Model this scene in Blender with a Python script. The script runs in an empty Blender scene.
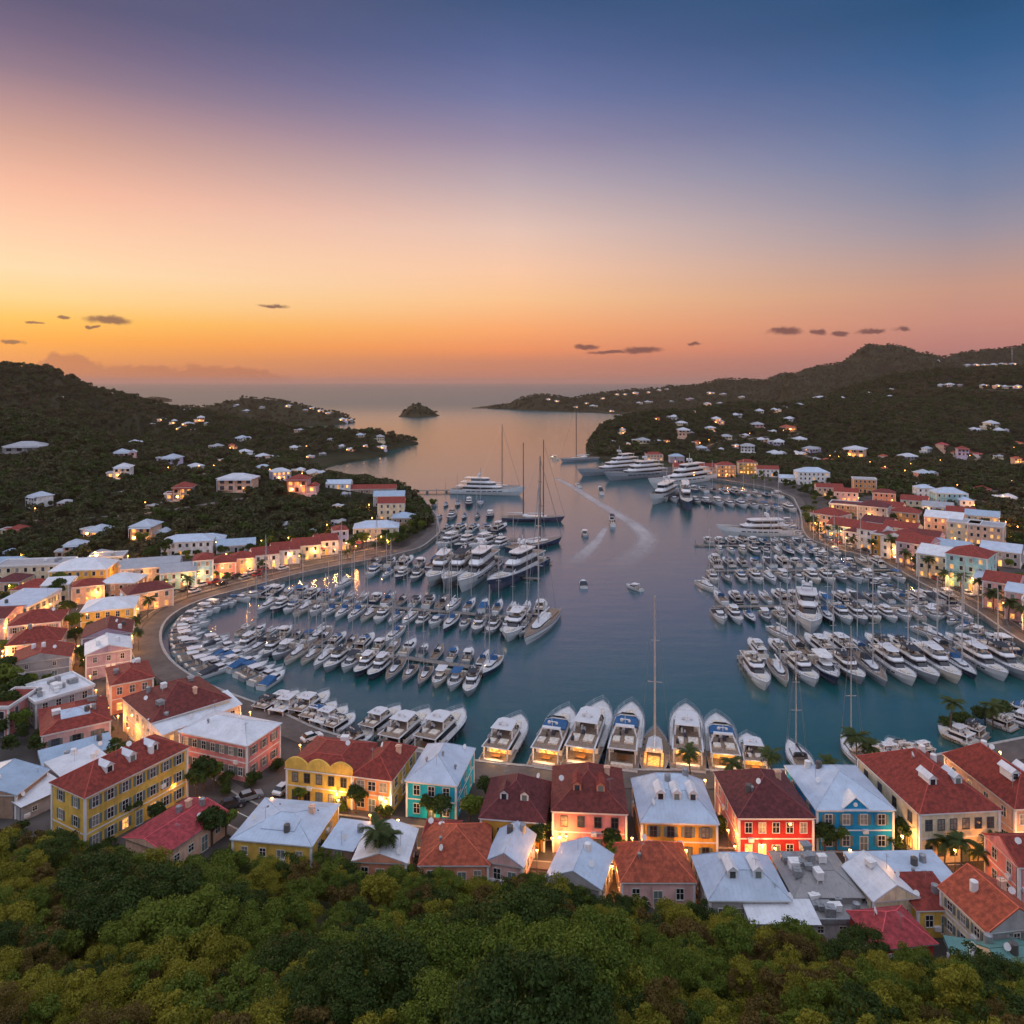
import bpy, math, random
import numpy as np
from math import pi, sin, cos, tan, sqrt, atan2, radians, exp
from mathutils import Vector, Matrix

RND = random.Random(11)
S = bpy.context.scene
COL = S.collection

# ------------------------------------------------------------------ camera
H, F, HZ = 72.0, 750.0, 382.0          # eye height, focal length in pixels, horizon row
cam_d = bpy.data.cameras.new('camera')
cam = bpy.data.objects.new('camera', cam_d)
COL.objects.link(cam)
cam.location = (0, 0, H)
cam.rotation_euler = (radians(90), 0, 0)
cam_d.sensor_width = 36.0
cam_d.lens = 36.0 * F / 1024.0
cam_d.shift_y = -(512.0 - HZ) / 1024.0
cam_d.clip_start = 1.0
cam_d.clip_end = 200000.0
S.camera = cam

# ------------------------------------------------------------------ world: dusk sky
def lin(c):
    return tuple(((v / 255.0) / 12.92 if v / 255.0 <= 0.04045 else ((v / 255.0 + 0.055) / 1.055) ** 2.4) for v in c)

W = bpy.data.worlds.new('World')
S.world = W
W.use_nodes = True
wt = W.node_tree
wt.nodes.clear()
class NT:
    def __init__(s, t): s.t = t
    def n(s, ty, **k):
        o = s.t.nodes.new(ty)
        for a, b in k.items(): setattr(o, a, b)
        return o
    def put(s, sock, v):
        if isinstance(v, bpy.types.NodeSocket): s.t.links.new(v, sock)
        elif v is not None: sock.default_value = v
    def math(s, op, a, b=None, c=None, clamp=False):
        o = s.n('ShaderNodeMath', operation=op, use_clamp=clamp)
        s.put(o.inputs[0], a)
        if b is not None: s.put(o.inputs[1], b)
        if c is not None: s.put(o.inputs[2], c)
        return o.outputs[0]
    def vmath(s, op, a, b=None, out=0):
        o = s.n('ShaderNodeVectorMath', operation=op)
        s.put(o.inputs[0], a)
        if b is not None: s.put(o.inputs[1], b)
        return o.outputs[out]
    def mixc(s, f, a, b, blend='MIX'):
        o = s.n('ShaderNodeMix', data_type='RGBA', blend_type=blend)
        s.put(o.inputs[0], f); s.put(o.inputs[6], a); s.put(o.inputs[7], b)
        return o.outputs[2]
    def smooth(s, v, a, b, c=0.0, d=1.0):
        o = s.n('ShaderNodeMapRange', interpolation_type='SMOOTHSTEP')
        s.put(o.inputs[0], v)
        for i, x in zip((1, 2, 3, 4), (a, b, c, d)): o.inputs[i].default_value = x
        return o.outputs[0]
    def ramp(s, v, stops):
        o = s.n('ShaderNodeValToRGB')
        e = o.color_ramp.elements
        while len(e) > 1: e.remove(e[0])
        e[0].position = stops[0][0]; e[0].color = (*stops[0][1], 1)
        for p, c in stops[1:]:
            q = e.new(p); q.color = (*c, 1)
        s.put(o.inputs[0], v)
        return o.outputs[0]
    def noise(s, vec, scale, detail=3, rough=0.5, dim='3D'):
        o = s.n('ShaderNodeTexNoise', noise_dimensions=dim)
        if vec is not None: s.put(o.inputs['Vector'], vec)
        o.inputs['Scale'].default_value = scale
        o.inputs['Detail'].default_value = detail
        o.inputs['Roughness'].default_value = rough
        return o

nt = NT(wt)
tc = nt.n('ShaderNodeTexCoord')
sep = nt.n('ShaderNodeSeparateXYZ')
wt.links.new(tc.outputs['Generated'], sep.inputs[0])
dx, dy, dz = sep.outputs
SKY_L = [(0, (90, 86, 118)), (40, (116, 100, 128)), (75, (142, 118, 136)), (105, (176, 138, 142)), (140, (206, 158, 145)),
         (190, (244, 184, 158)), (235, (252, 204, 168)), (270, (252, 216, 172)), (300, (252, 208, 138)), (320, (252, 190, 88)),
         (340, (250, 165, 66)), (360, (228, 146, 82)), (382, (208, 130, 90))]
SKY_M = [(0, (60, 85, 126)), (50, (85, 100, 146)), (95, (112, 118, 160)), (140, (150, 138, 165)), (185, (190, 170, 176)),
         (230, (230, 195, 180)), (270, (250, 200, 166)), (300, (252, 195, 142)), (330, (252, 168, 108)), (350, (240, 146, 96)),
         (362, (205, 132, 104)), (382, (188, 124, 106))]
SKY_R = [(0, (36, 80, 122)), (50, (50, 92, 140)), (95, (72, 105, 151)), (140, (95, 118, 160)), (190, (125, 132, 160)),
         (230, (155, 145, 158)), (260, (180, 150, 146)), (290, (200, 150, 131)), (320, (200, 140, 125)), (345, (186, 126, 120)),
         (382, (150, 110, 114))]
def stops(tab, caz):
    out = []
    for py, c in tab:
        t = (HZ - py) / F * caz
        out.append((t / sqrt(1 + t * t), lin(c)))
    out.sort()
    return out
el = nt.math('MAXIMUM', dz, 0.0)
hl = nt.math('SQRT', nt.math('ADD', nt.math('MULTIPLY', dx, dx), nt.math('MULTIPLY', dy, dy)))
saz = nt.math('DIVIDE', dx, nt.math('MAXIMUM', hl, 0.001))
rl, rm, rr = (nt.ramp(el, stops(t, c)) for t, c in ((SKY_L, .859), (SKY_M, 1.0), (SKY_R, .859)))
front = nt.mixc(nt.math('MULTIPLY', nt.math('ADD', saz, 0.51), 1 / .51, clamp=True), rl, rm)
front = nt.mixc(nt.math('MULTIPLY', saz, 1 / .51, clamp=True), front, rr)

# small cloud bars and the low bank over the left horizon, all in sky directions
az = nt.math('ARCTAN2', dx, dy)
elv = nt.math('ARCTAN2', dz, hl)
comb = nt.n('ShaderNodeCombineXYZ')
nt.put(comb.inputs[0], az); nt.put(comb.inputs[1], elv)
wob = nt.noise(comb.outputs[0], 55, 5, .62)
wv = nt.vmath('MULTIPLY', nt.vmath('SUBTRACT', wob.outputs['Color'], (0.5, 0.5, 0.5)), (0.034, 0.011, 0))
cv = nt.vmath('ADD', comb.outputs[0], wv)
CLOUDS = [(108, 320, 25, 4.6), (10, 342, 14, 2.5), (64, 318, 9, 2), (32, 322, 10, 1.6), (272, 306, 16, 2), (92, 327, 6, 1.6), (786, 331, 18, 4.2),
          (819, 332, 8, 3), (872, 332, 16, 3), (840, 334, 10, 2.5), (904, 329, 10, 3), (588, 347, 14, 2.6), (640, 350, 20, 4), (695, 344, 8, 2), (610, 352, 22, 2)]
dmin = None
for px, py, a, b in CLOUDS:
    A = atan2(px - 512, F); E = atan2((HZ - py) * cos(A), F)
    ca = cos(A) ** 2
    q = nt.vmath('MULTIPLY', nt.vmath('SUBTRACT', cv, (A, E, 0)), (F / (a * ca), F / (b * cos(A)), 0))
    l = nt.vmath('LENGTH', q, out=1)
    dmin = l if dmin is None else nt.math('MINIMUM', dmin, l)
cm = nt.smooth(dmin, 1.25, .45)
cm = nt.math('MULTIPLY', cm, 0.95)
ccol = nt.mixc(0.9, front, (*lin((104, 66, 70)), 1))
front = nt.mixc(cm, front, ccol)
# the bank: cumulus tops from 345 down to the horizon, left of the middle
bank_n = nt.noise(comb.outputs[0], 46, 6, .6)
def azx(px): return atan2(px - 512, F)
b1 = nt.smooth(nt.math('ABSOLUTE', nt.math('SUBTRACT', az, azx(68))), .040, .010, 0, .013)
b2 = nt.smooth(nt.math('ABSOLUTE', nt.math('SUBTRACT', az, azx(150))), .27, .09, -.03, .019)
bt = nt.math('ADD', nt.math('ADD', b1, b2), nt.math('MULTIPLY', nt.math('SUBTRACT', bank_n.outputs[0], .44), .032))
bm = nt.smooth(nt.math('SUBTRACT', bt, elv), -.001, .005, 0, .85)
front = nt.mixc(bm, front, (*lin((186, 112, 82)), 1))
# the unseen sky overhead and behind the viewer: brightened in lavender to fill the facades
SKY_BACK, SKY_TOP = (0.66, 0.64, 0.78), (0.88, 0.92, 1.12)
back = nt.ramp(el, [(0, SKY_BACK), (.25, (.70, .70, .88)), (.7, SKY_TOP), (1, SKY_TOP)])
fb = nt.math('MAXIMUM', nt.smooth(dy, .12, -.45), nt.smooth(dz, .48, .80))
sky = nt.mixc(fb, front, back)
nish = nt.n('ShaderNodeTexSky', sky_type='NISHITA', sun_disc=False)
SUN_EL, SUN_AZ = radians(7.0), azx(-260)
nish.sun_elevation = SUN_EL
nish.sun_rotation = SUN_AZ
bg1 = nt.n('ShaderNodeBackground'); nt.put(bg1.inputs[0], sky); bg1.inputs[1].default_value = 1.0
bg2 = nt.n('ShaderNodeBackground'); nt.put(bg2.inputs[0], nish.outputs[0]); bg2.inputs[1].default_value = 0.004
ad = nt.n('ShaderNodeAddShader')
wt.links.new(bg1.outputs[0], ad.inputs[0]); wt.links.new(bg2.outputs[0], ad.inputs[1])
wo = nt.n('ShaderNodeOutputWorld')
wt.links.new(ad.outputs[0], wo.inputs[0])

# ------------------------------------------------------------------ sun (just above the ridge, front left)
sd_ = bpy.data.lights.new('sun', 'SUN')
sun = bpy.data.objects.new('sun', sd_); COL.objects.link(sun)
sd_.energy = 1.3; sd_.angle = radians(10); sd_.color = (1, .66, .42)
sv = Vector((sin(SUN_AZ) * cos(SUN_EL), cos(SUN_AZ) * cos(SUN_EL), sin(SUN_EL)))
sun.rotation_euler = sv.to_track_quat('Z', 'Y').to_euler()
sun.location = (-300, 300, 200)

S.view_settings.view_transform = 'Standard'
S.view_settings.look = 'None'
S.view_settings.exposure = 0.0
S.view_settings.gamma = 1.0
S.view_settings.use_curve_mapping = False
try:
    S.cycles.use_light_tree = True
    S.cycles.max_bounces = 6; S.cycles.diffuse_bounces = 2; S.cycles.glossy_bounces = 3
    S.cycles.transparent_max_bounces = 8; S.cycles.volume_bounces = 0
    S.cycles.sample_clamp_indirect = 3.0; S.cycles.sample_clamp_direct = 0
    S.cycles.use_denoising = True
    S.cycles.denoising_prefilter = 'ACCURATE'
    S.cycles.denoising_input_passes = 'RGB_ALBEDO_NORMAL'
    S.cycles.caustics_reflective = False; S.cycles.caustics_refractive = False
except Exception: pass

# ------------------------------------------------------------------ helpers
ORDW = ('first second third fourth fifth sixth seventh eighth ninth tenth eleventh twelfth thirteenth fourteenth fifteenth sixteenth '
        'seventeenth eighteenth nineteenth twentieth').split()
TENS = {20: 'twenty', 30: 'thirty', 40: 'forty', 50: 'fifty', 60: 'sixty'}
TENTH = {30: 'thirtieth', 40: 'fortieth', 50: 'fiftieth', 60: 'sixtieth'}
def ordw(n):
    if n <= 20: return ORDW[n - 1]
    t, u = n // 10 * 10, n % 10
    return TENTH[t] if u == 0 else TENS[t] + '-' + ORDW[u - 1]

def P(px, py, z=0.0):
    Y = (H - z) * F / (py - HZ)
    return ((px - 512) * Y / F, Y)

def tag(o, label=None, cat=None, group=None, kind=None):
    if label: o['label'] = label
    if cat: o['category'] = cat
    if group: o['group'] = group
    if kind: o['kind'] = kind
    return o

def empty(name, loc, rz=0.0, scale=None):
    o = bpy.data.objects.new(name, None)
    COL.objects.link(o)
    o.empty_display_size = .3
    o.location = loc; o.rotation_euler = (0, 0, rz)
    if scale: o.scale = scale
    return o

def link(name, me, parent=None, loc=None, rz=None, scale=None):
    o = bpy.data.objects.new(name, me)
    COL.objects.link(o)
    if parent: o.parent = parent
    if loc: o.location = loc
    if rz: o.rotation_euler = (0, 0, rz)
    if scale: o.scale = scale
    return o

class MB:
    def __init__(s): s.v = []; s.f = []; s.m = []
    def add(s, vs, fs, mi=0):
        b = len(s.v)
        s.v += [tuple(v) for v in vs]
        for f in fs:
            s.f.append(tuple(i + b for i in f)); s.m.append(mi)
        return s
    def box(s, x0, x1, y0, y1, z0, z1, mi=0):
        return s.add([(x0, y0, z0), (x1, y0, z0), (x1, y1, z0), (x0, y1, z0), (x0, y0, z1), (x1, y0, z1), (x1, y1, z1), (x0, y1, z1)],
                     [(3, 2, 1, 0), (4, 5, 6, 7), (0, 1, 5, 4), (1, 2, 6, 5), (2, 3, 7, 6), (3, 0, 4, 7)], mi)
    def hexa(s, b, t, mi=0):
        return s.add(list(b) + list(t), [(3, 2, 1, 0), (4, 5, 6, 7), (0, 1, 5, 4), (1, 2, 6, 5), (2, 3, 7, 6), (3, 0, 4, 7)], mi)
    def tube(s, p, q, r0, r1=None, n=6, mi=0, cap=True):
        r1 = r0 if r1 is None else r1
        p, q = Vector(p), Vector(q); d = (q - p).normalized()
        u = d.orthogonal().normalized(); w = d.cross(u)
        vs = []
        for c, r in ((p, r0), (q, r1)):
            for i in range(n):
                a = 2 * pi * i / n
                vs.append(c + u * cos(a) * r + w * sin(a) * r)
        fs = [(i, (i + 1) % n, n + (i + 1) % n, n + i) for i in range(n)]
        if cap: fs += [tuple(range(n - 1, -1, -1)), tuple(range(n, 2 * n))]
        return s.add(vs, fs, mi)
    def loft(s, rings, closed=True, caps=True, mi=0):
        n = len(rings[0]); vs = [p for r in rings for p in r]; fs = []
        for k in range(len(rings) - 1):
            for i in range(n if closed else n - 1):
                j = (i + 1) % n
                fs.append((k * n + i, k * n + j, (k + 1) * n + j, (k + 1) * n + i))
        if caps:
            fs.append(tuple(range(n - 1, -1, -1))); fs.append(tuple(range((len(rings) - 1) * n, len(rings) * n)))
        return s.add(vs, fs, mi)
    def ball(s, c, r, n=8, m=5, mi=0, sz=1.0):
        rings = []
        for k in range(1, m):
            a = pi * k / m
            rings.append([(c[0] + r * sin(a) * cos(2 * pi * i / n), c[1] + r * sin(a) * sin(2 * pi * i / n), c[2] - r * cos(a) * sz) for i in range(n)])
        return s.loft(rings, True, True, mi)
    def mesh(s, name, mats, smooth=False):
        me = bpy.data.meshes.new(name)
        me.from_pydata(s.v, [], s.f)
        for m in (mats if isinstance(mats, (list, tuple)) else [mats]): me.materials.append(m)
        if any(s.m): me.polygons.foreach_set('material_index', s.m)
        if smooth: me.polygons.foreach_set('use_smooth', [True] * len(s.f))
        me.update()
        return me
    def build(s, name, mats, parent=None, smooth=False, loc=None, rz=None):
        return link(name, s.mesh(name, mats, smooth), parent, loc, rz)

# ------------------------------------------------------------------ materials
MATS = {}
def mk(name, col, rough=.6, var=.12, vscale=.6, bump=0.0, bscale=8.0, metal=0.0, spec=.4, stain=0.0, coat=0.0, obj_rand=0.0):
    if name in MATS: return MATS[name]
    m = bpy.data.materials.new(name); m.use_nodes = True
    t = m.node_tree; k = NT(t)
    b = t.nodes['Principled BSDF']
    co = k.n('ShaderNodeTexCoord').outputs['Object']
    oi = k.n('ShaderNodeObjectInfo')
    vec = k.vmath('ADD', co, k.vmath('MULTIPLY', oi.outputs['Location'], (.37, .61, .11)))
    n1 = k.noise(vec, vscale, 5, .6)
    f = k.smooth(n1.outputs[0], .3, .72, 1 - var, 1 + var)
    if obj_rand:
        f = k.math('MULTIPLY', f, k.math('MULTIPLY_ADD', oi.outputs['Random'], 2 * obj_rand, 1 - obj_rand))
    c = k.vmath('SCALE', (*col,), None)
    sc = c.node; sc.inputs[0].default_value = col; k.put(sc.inputs[3], f)
    cc = c
    if stain:
        sv_ = k.vmath('MULTIPLY', vec, (1.6, 1.6, .22))
        n2 = k.noise(sv_, 1.3, 5, .65)
        cc = k.mixc(k.smooth(n2.outputs[0], .52, .78, 0, stain), c, (col[0] * .35 + .02, col[1] * .35 + .02, col[2] * .35 + .02, 1))
    k.put(b.inputs['Base Color'], cc)
    b.inputs['Roughness'].default_value = rough
    b.inputs['Metallic'].default_value = metal
    b.inputs['Specular IOR Level'].default_value = spec
    if coat: b.inputs['Coat Weight'].default_value = coat
    if bump:
        n3 = k.noise(vec, bscale, 4, .6)
        bp = k.n('ShaderNodeBump'); bp.inputs['Distance'].default_value = bump
        k.put(bp.inputs['Height'], n3.outputs[0]); k.put(b.inputs['Normal'], bp.outputs[0])
    MATS[name] = m
    return m

def emit(name, col, strength, patchy=0.0):
    if name in MATS: return MATS[name]
    m = bpy.data.materials.new(name); m.use_nodes = True
    t = m.node_tree; k = NT(t); b = t.nodes['Principled BSDF']
    b.inputs['Base Color'].default_value = (*[min(1, c * .6) for c in col], 1)
    b.inputs['Emission Color'].default_value = (*col, 1)
    b.inputs['Emission Strength'].default_value = strength
    b.inputs['Roughness'].default_value = .3
    if patchy:
        co = k.n('ShaderNodeTexCoord').outputs['Object']
        oi = k.n('ShaderNodeObjectInfo')
        n1 = k.noise(k.vmath('ADD', co, oi.outputs['Location']), 1.7, 3, .6)
        f = k.math('MULTIPLY', k.smooth(n1.outputs[0], .3, .7, 1 - patchy, 1 + patchy * .6),
                   k.math('MULTIPLY_ADD', oi.outputs['Random'], .9, .45))
        k.put(b.inputs['Emission Strength'], k.math('MULTIPLY', f, strength))
    MATS[name] = m
    return m

def tile_mat(name, col, scale=3.2, var=.25):
    if name in MATS: return MATS[name]
    m = mk(name, col, .75, var * 1.5, 1.6, 0, stain=.5)
    t = m.node_tree; k = NT(t); b = t.nodes['Principled BSDF']
    co = k.n('ShaderNodeTexCoord').outputs['Object']
    br = k.n('ShaderNodeTexBrick')
    k.put(br.inputs['Vector'], co)
    br.inputs['Scale'].default_value = scale
    br.inputs['Color1'].default_value = (1, 1, 1, 1); br.inputs['Color2'].default_value = (.7, .7, .7, 1); br.inputs['Mortar'].default_value = (.45, .45, .45, 1)
    src = b.inputs['Base Color'].links[0].from_socket
    k.put(b.inputs['Base Color'], k.mixc(.55, src, br.outputs[0], 'MULTIPLY'))
    bp = k.n('ShaderNodeBump'); bp.inputs['Distance'].default_value = .05
    k.put(bp.inputs['Height'], br.outputs[0]); k.put(b.inputs['Normal'], bp.outputs[0])
    return m

def seam_mat(name, col, stain=.25, rough=.45):
    if name in MATS: return MATS[name]
    m = mk(name, col, rough, .10, .5, 0, stain=stain)
    t = m.node_tree; k = NT(t); b = t.nodes['Principled BSDF']
    co = k.n('ShaderNodeTexCoord').outputs['Object']
    w = k.n('ShaderNodeTexWave', wave_type='BANDS', bands_direction='X', wave_profile='SIN')
    k.put(w.inputs['Vector'], co); w.inputs['Scale'].default_value = .55; w.inputs['Distortion'].default_value = 0
    s_ = k.smooth(w.outputs['Fac'], .93, 1.0)
    bp = k.n('ShaderNodeBump'); bp.inputs['Distance'].default_value = .018
    k.put(bp.inputs['Height'], s_); k.put(b.inputs['Normal'], bp.outputs[0])
    return m

def leaf_mat(name, c1, c2, trans=.25):
    m = bpy.data.materials.new(name); m.use_nodes = True
    t = m.node_tree; k = NT(t); b = t.nodes['Principled BSDF']
    g = k.n('ShaderNodeNewGeometry'); oi = k.n('ShaderNodeObjectInfo')
    f = k.math('ADD', k.math('MULTIPLY', g.outputs['Random Per Island'], .55), k.math('MULTIPLY', oi.outputs['Random'], .45))
    c = k.mixc(f, (*c1, 1), (*c2, 1))
    k.put(b.inputs['Base Color'], c)
    b.inputs['Roughness'].default_value = .65
    b.inputs['Specular IOR Level'].default_value = .2
    tr = k.n('ShaderNodeBsdfTranslucent'); k.put(tr.inputs[0], c)
    mx = k.n('ShaderNodeMixShader'); mx.inputs[0].default_value = trans
    t.links.new(b.outputs[0], mx.inputs[1]); t.links.new(tr.outputs[0], mx.inputs[2])
    t.links.new(mx.outputs[0], t.nodes['Material Output'].inputs[0])
    MATS[name] = m
    return m

WALLS = {
 'yellow': (.74, .47, .10), 'ochre': (.70, .36, .06), 'pink': (.72, .28, .26), 'pale pink': (.74, .45, .42), 'salmon': (.70, .30, .19),
 'teal': (.012, .42, .58), 'blue': (.012, .27, .54), 'light blue': (.25, .50, .68), 'aqua': (.30, .56, .58), 'orange': (.74, .32, .12), 'red': (.42, .035, .035),
 'cream': (.76, .63, .43), 'white': (.78, .76, .74), 'grey': (.40, .38, .38), 'peach': (.76, .48, .34), 'mauve': (.45, .33, .40), 'brown': (.36, .24, .17), 'lilac': (.58, .52, .66)}
def wall_mat(c): return mk('stucco ' + c, WALLS[c], .85, .20, .55, .015, 6, spec=.2, stain=.62)
ROOFS = {'red': (.30, .045, .030), 'dark red': (.19, .036, .030), 'orange red': (.46, .095, .045), 'white': (.68, .70, .74), 'pale blue': (.47, .56, .68), 'grey': (.36, .37, .40),
         'pink red': (.45, .06, .07), 'dirty': (.30, .29, .29), 'green': (.10, .24, .22), 'maroon': (.15, .032, .034), 'steel blue': (.33, .44, .56)}
def roof_mat(c):
    if 'red' in c or c == 'maroon': return tile_mat('tiles ' + c, ROOFS[c])
    return seam_mat('sheet roof ' + c, ROOFS[c], .6 if c == 'dirty' else .42)
TRIM = mk('white trim', (.78, .77, .76), .6, .08, 1.0, stain=.15)
FRAME_D = mk('dark frame', (.10, .09, .085), .5)
FRAME_W = mk('window frame paint', (.72, .68, .62), .55)
GLASS = mk('dark window glass', (.02, .024, .03), .08, .3, 1.5, spec=.6)
CURT = mk('curtained window', (.26, .24, .21), .35, .35, 2.2, spec=.5)
GLASS2 = mk('sky tinted window glass', (.07, .085, .11), .06, .4, 1.2, spec=.8)  # paler bluish base colour stands for sky reflected in the pane
SHUT = mk('grey green shutter', (.16, .20, .19), .7)
LIT = emit('lit window glow', (1, .50, .15), 1.0, .6)
LIT_HOT = emit('lit shopfront glow', (1, .42, .09), 1.7, .8)
LAMP = emit('lamp glow', (1, .58, .17), 12)
LAMP_O = emit('orange lamp glow', (1, .38, .08), 13)
METAL = mk('weathered metal', (.32, .33, .34), .5, .2, 2, metal=.4, stain=.3)
POST = mk('lamp post paint', (.05, .055, .055), .5)
# ------------------------------------------------------------------ terrain
HAZE_D = .00005
def ppoly(pts):
    return np.array([P(p[0], p[1]) if len(p) == 2 else (p[0], p[1]) for p in pts], float)   # 3-tuples are world points
LEFT_QUAY = [(1180, 708), (1024, 745), (960, 757), (923, 766), (880, 773), (800, 778), (640, 778), (540, 776), (500, 772), (430, 762), (380, 752), (322, 740),
             (285, 719), (235, 702), (200, 687), (176, 671), (166, 660), (161, 647), (162, 632), (172, 619), (190, 609), (212, 601), (250, 592),
             (274, 584), (311, 575), (345, 568), (385, 561), (421, 552), (441, 536), (437, 518), (425, 503), (412, 494)]
SHORE_L = [(392, 488), (360, 484), (335, 481), (323, 475), (331, 467), (356, 462), (391, 456), (388, 451), (405, 447), (421, 444), (418, 441),
           (400, 437), (350, 433), (300, 431), (240, 430), (150, 428), (0, 425), (-400, 425)]
LAND_A = [(-1500, 300, 0), (-1500, -60, 0), (500, -60, 0), (500, 230, 0), (170, 200, 0)] + LEFT_QUAY + SHORE_L
RIGHT_QUAY = [(670, 475), (720, 482), (770, 490), (793, 500), (800, 515), (802, 533), (808, 543), (843, 555), (876, 562), (903, 577), (928, 592),
              (958, 605), (978, 617), (998, 632), (1024, 650), (1090, 682), (1150, 697)]
LAND_B = [(590, 458), (620, 468)] + RIGHT_QUAY + [(200, 150, 0), (2500, 200, 0), (1700, 415), (700, 415), (650, 424), (610, 432), (588, 441), (583, 450)]
LAND_C = [(470, 408.4), (512, 409.5), (560, 411.5), (600, 413.5), (625, 415), (700, 417), (1700, 417), (1700, 392), (700, 396), (560, 400), (500, 404)]
HEAD = [(180, 427), (240, 428), (288, 427), (330, 426), (358, 422.5), (350, 420), (300, 416), (200, 414), (120, 416), (120, 426)]
ISLE = [(396, 417), (418, 418), (441, 416), (430, 413.5), (405, 413.5)]
ISLET = [(139, 402), (155, 403), (174, 401.5), (165, 399.5), (145, 399.5)]
POLYS = [ppoly(p) for p in (LAND_A, LAND_B, LAND_C, HEAD, ISLE, ISLET)]
# ridge lines: (column, row of the crest, distance, half width)
RIDGES = [
 [(-420, 330, 900, 420), (-150, 345, 900, 420), (0, 357, 900, 400), (25, 362, 900, 390), (50, 370, 905, 370), (75, 381, 910, 340), (100, 391, 915, 300), (120, 396, 920, 280), (140, 400, 930, 250),
  (175, 407, 945, 200), (200, 412, 930, 190), (235, 418, 890, 170), (256, 421, 850, 150), (306, 428, 825, 120), (356, 430, 815, 110), (396, 431, 808, 90), (412, 436, 800, 70)],
 [(-250, 388, 520, 270), (0, 402, 520, 265), (62, 423, 520, 255), (125, 441, 540, 240), (200, 453, 560, 210), (260, 463, 560, 140)],
 [(215, 470, 430, 95), (262, 476, 430, 110), (320, 483, 430, 100), (360, 495, 420, 75)],
 [(170, 404, 1400, 130), (205, 404.5, 1400, 130), (225, 399.5, 1400, 130), (245, 396, 1400, 130), (270, 397.5, 1390, 125), (300, 403, 1370, 115), (330, 411, 1340, 95), (352, 418.5, 1300, 60)],
 [(411, 404.5, 1600, 50), (418, 402.6, 1600, 56), (428, 407.5, 1600, 46)],
 [(146, 398, 2800, 80), (156, 397, 2800, 80)],
 [(588, 442, 800, 90), (602, 428, 830, 130), (617, 418, 850, 150), (632, 412.5, 870, 170), (657, 408.5, 880, 190), (687, 410.5, 900, 230), (737, 405.5, 950, 330), (768, 403, 970, 400),
  (818, 397.5, 1000, 470), (878, 396, 1030, 550), (908, 384, 1050, 620), (930, 373, 1080, 690), (958, 367, 1100, 740), (1024, 364, 1120, 820), (1200, 345, 1120, 820)],
 [(500, 404.5, 2000, 120), (512, 401, 2000, 150), (525, 395, 2000, 200), (545, 394, 2000, 220), (575, 398, 2000, 220), (595, 392.5, 2050, 260), (640, 389.5, 2100, 320), (680, 384.5, 2150, 380),
  (725, 377, 2200, 450), (768, 378.5, 2200, 480), (788, 370, 2200, 520), (813, 371, 2200, 560), (828, 366, 2150, 580), (843, 358, 2100, 600), (865, 348, 2100, 600), (893, 346, 2100, 600),
  (913, 350, 2100, 600), (938, 358, 2100, 600), (955, 361, 2100, 600), (980, 354, 2000, 600), (1000, 350, 2000, 600), (1024, 342, 2000, 600), (1150, 325, 2000, 600)],
]
def rw(px, py, Y, w):
    z = H - (py - HZ) * Y / F
    return ((px - 512) * Y / F, Y, z - min(5.0, z * .2), w)      # the woods add their own height
RIDGES = [np.array([rw(*p) for p in r]) for r in RIDGES]

def signed_dist(X, Y):
    out = np.full(X.shape, -1e9)
    for pl in POLYS:
        d2 = np.full(X.shape, 1e18); ins = np.zeros(X.shape, bool)
        n = len(pl)
        for i in range(n):
            ax, ay = pl[i]; bx, by = pl[(i + 1) % n]
            ex, ey = bx - ax, by - ay
            t = np.clip(((X - ax) * ex + (Y - ay) * ey) / (ex * ex + ey * ey + 1e-9), 0, 1)
            d2 = np.minimum(d2, (X - ax - t * ex) ** 2 + (Y - ay - t * ey) ** 2)
            c = ((ay > Y) != (by > Y))
            with np.errstate(divide='ignore', invalid='ignore'):
                xi = ex * (Y - ay) / (ey if ey != 0 else 1e-9) + ax
            ins ^= c & (X < xi)
        d = np.sqrt(d2)
        out = np.maximum(out, np.where(ins, d, -d))
    return out

def vnoise(X, Y, seed=0):
    xi, yi = np.floor(X).astype(np.int64), np.floor(Y).astype(np.int64)
    fx, fy = X - xi, Y - yi
    fx = fx * fx * (3 - 2 * fx); fy = fy * fy * (3 - 2 * fy)
    def h(a, b):
        n = (a * 374761393 + b * 668265263 + seed * 974711) & 0x7fffffff
        n = ((n ^ (n >> 13)) * 1274126177) & 0x7fffffff
        return ((n ^ (n >> 16)) & 0xffff) / 65535.0
    return (h(xi, yi) * (1 - fx) + h(xi + 1, yi) * fx) * (1 - fy) + (h(xi, yi + 1) * (1 - fx) + h(xi + 1, yi + 1) * fx) * fy

def hill_height(X, Y):
    z = np.zeros(X.shape)
    for r in RIDGES:
        best = np.zeros(X.shape); dmn = np.full(X.shape, 1e9)
        for i in range(len(r) - 1):
            ax, ay, az_, aw = r[i]; bx, by, bz, bw = r[i + 1]
            ex, ey = bx - ax, by - ay
            t = np.clip(((X - ax) * ex + (Y - ay) * ey) / (ex * ex + ey * ey), 0, 1)
            d = np.sqrt((X - ax - t * ex) ** 2 + (Y - ay - t * ey) ** 2)
            behind = (ex * (Y - ay) - ey * (X - ax)) > 0
            hz, w = az_ + (bz - az_) * t, aw + (bw - aw) * t
            d = np.sqrt(d * d + (.10 * w) ** 2) - .10 * w
            u = np.clip(1 - d / np.where(behind & (w > 100), w * .45, w), 0, 1)
            v_ = hz * (u ** 1.25)
            best = np.where(d < dmn, v_, best); dmn = np.minimum(d, dmn)
        z = np.maximum(z, best)
    n = (vnoise(X / 90, Y / 90, 1) - .5) * .22 + (vnoise(X / 34, Y / 34, 2) - .5) * .10
    return z * (1 + n * np.clip(z / 30, 0, 1))

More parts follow.
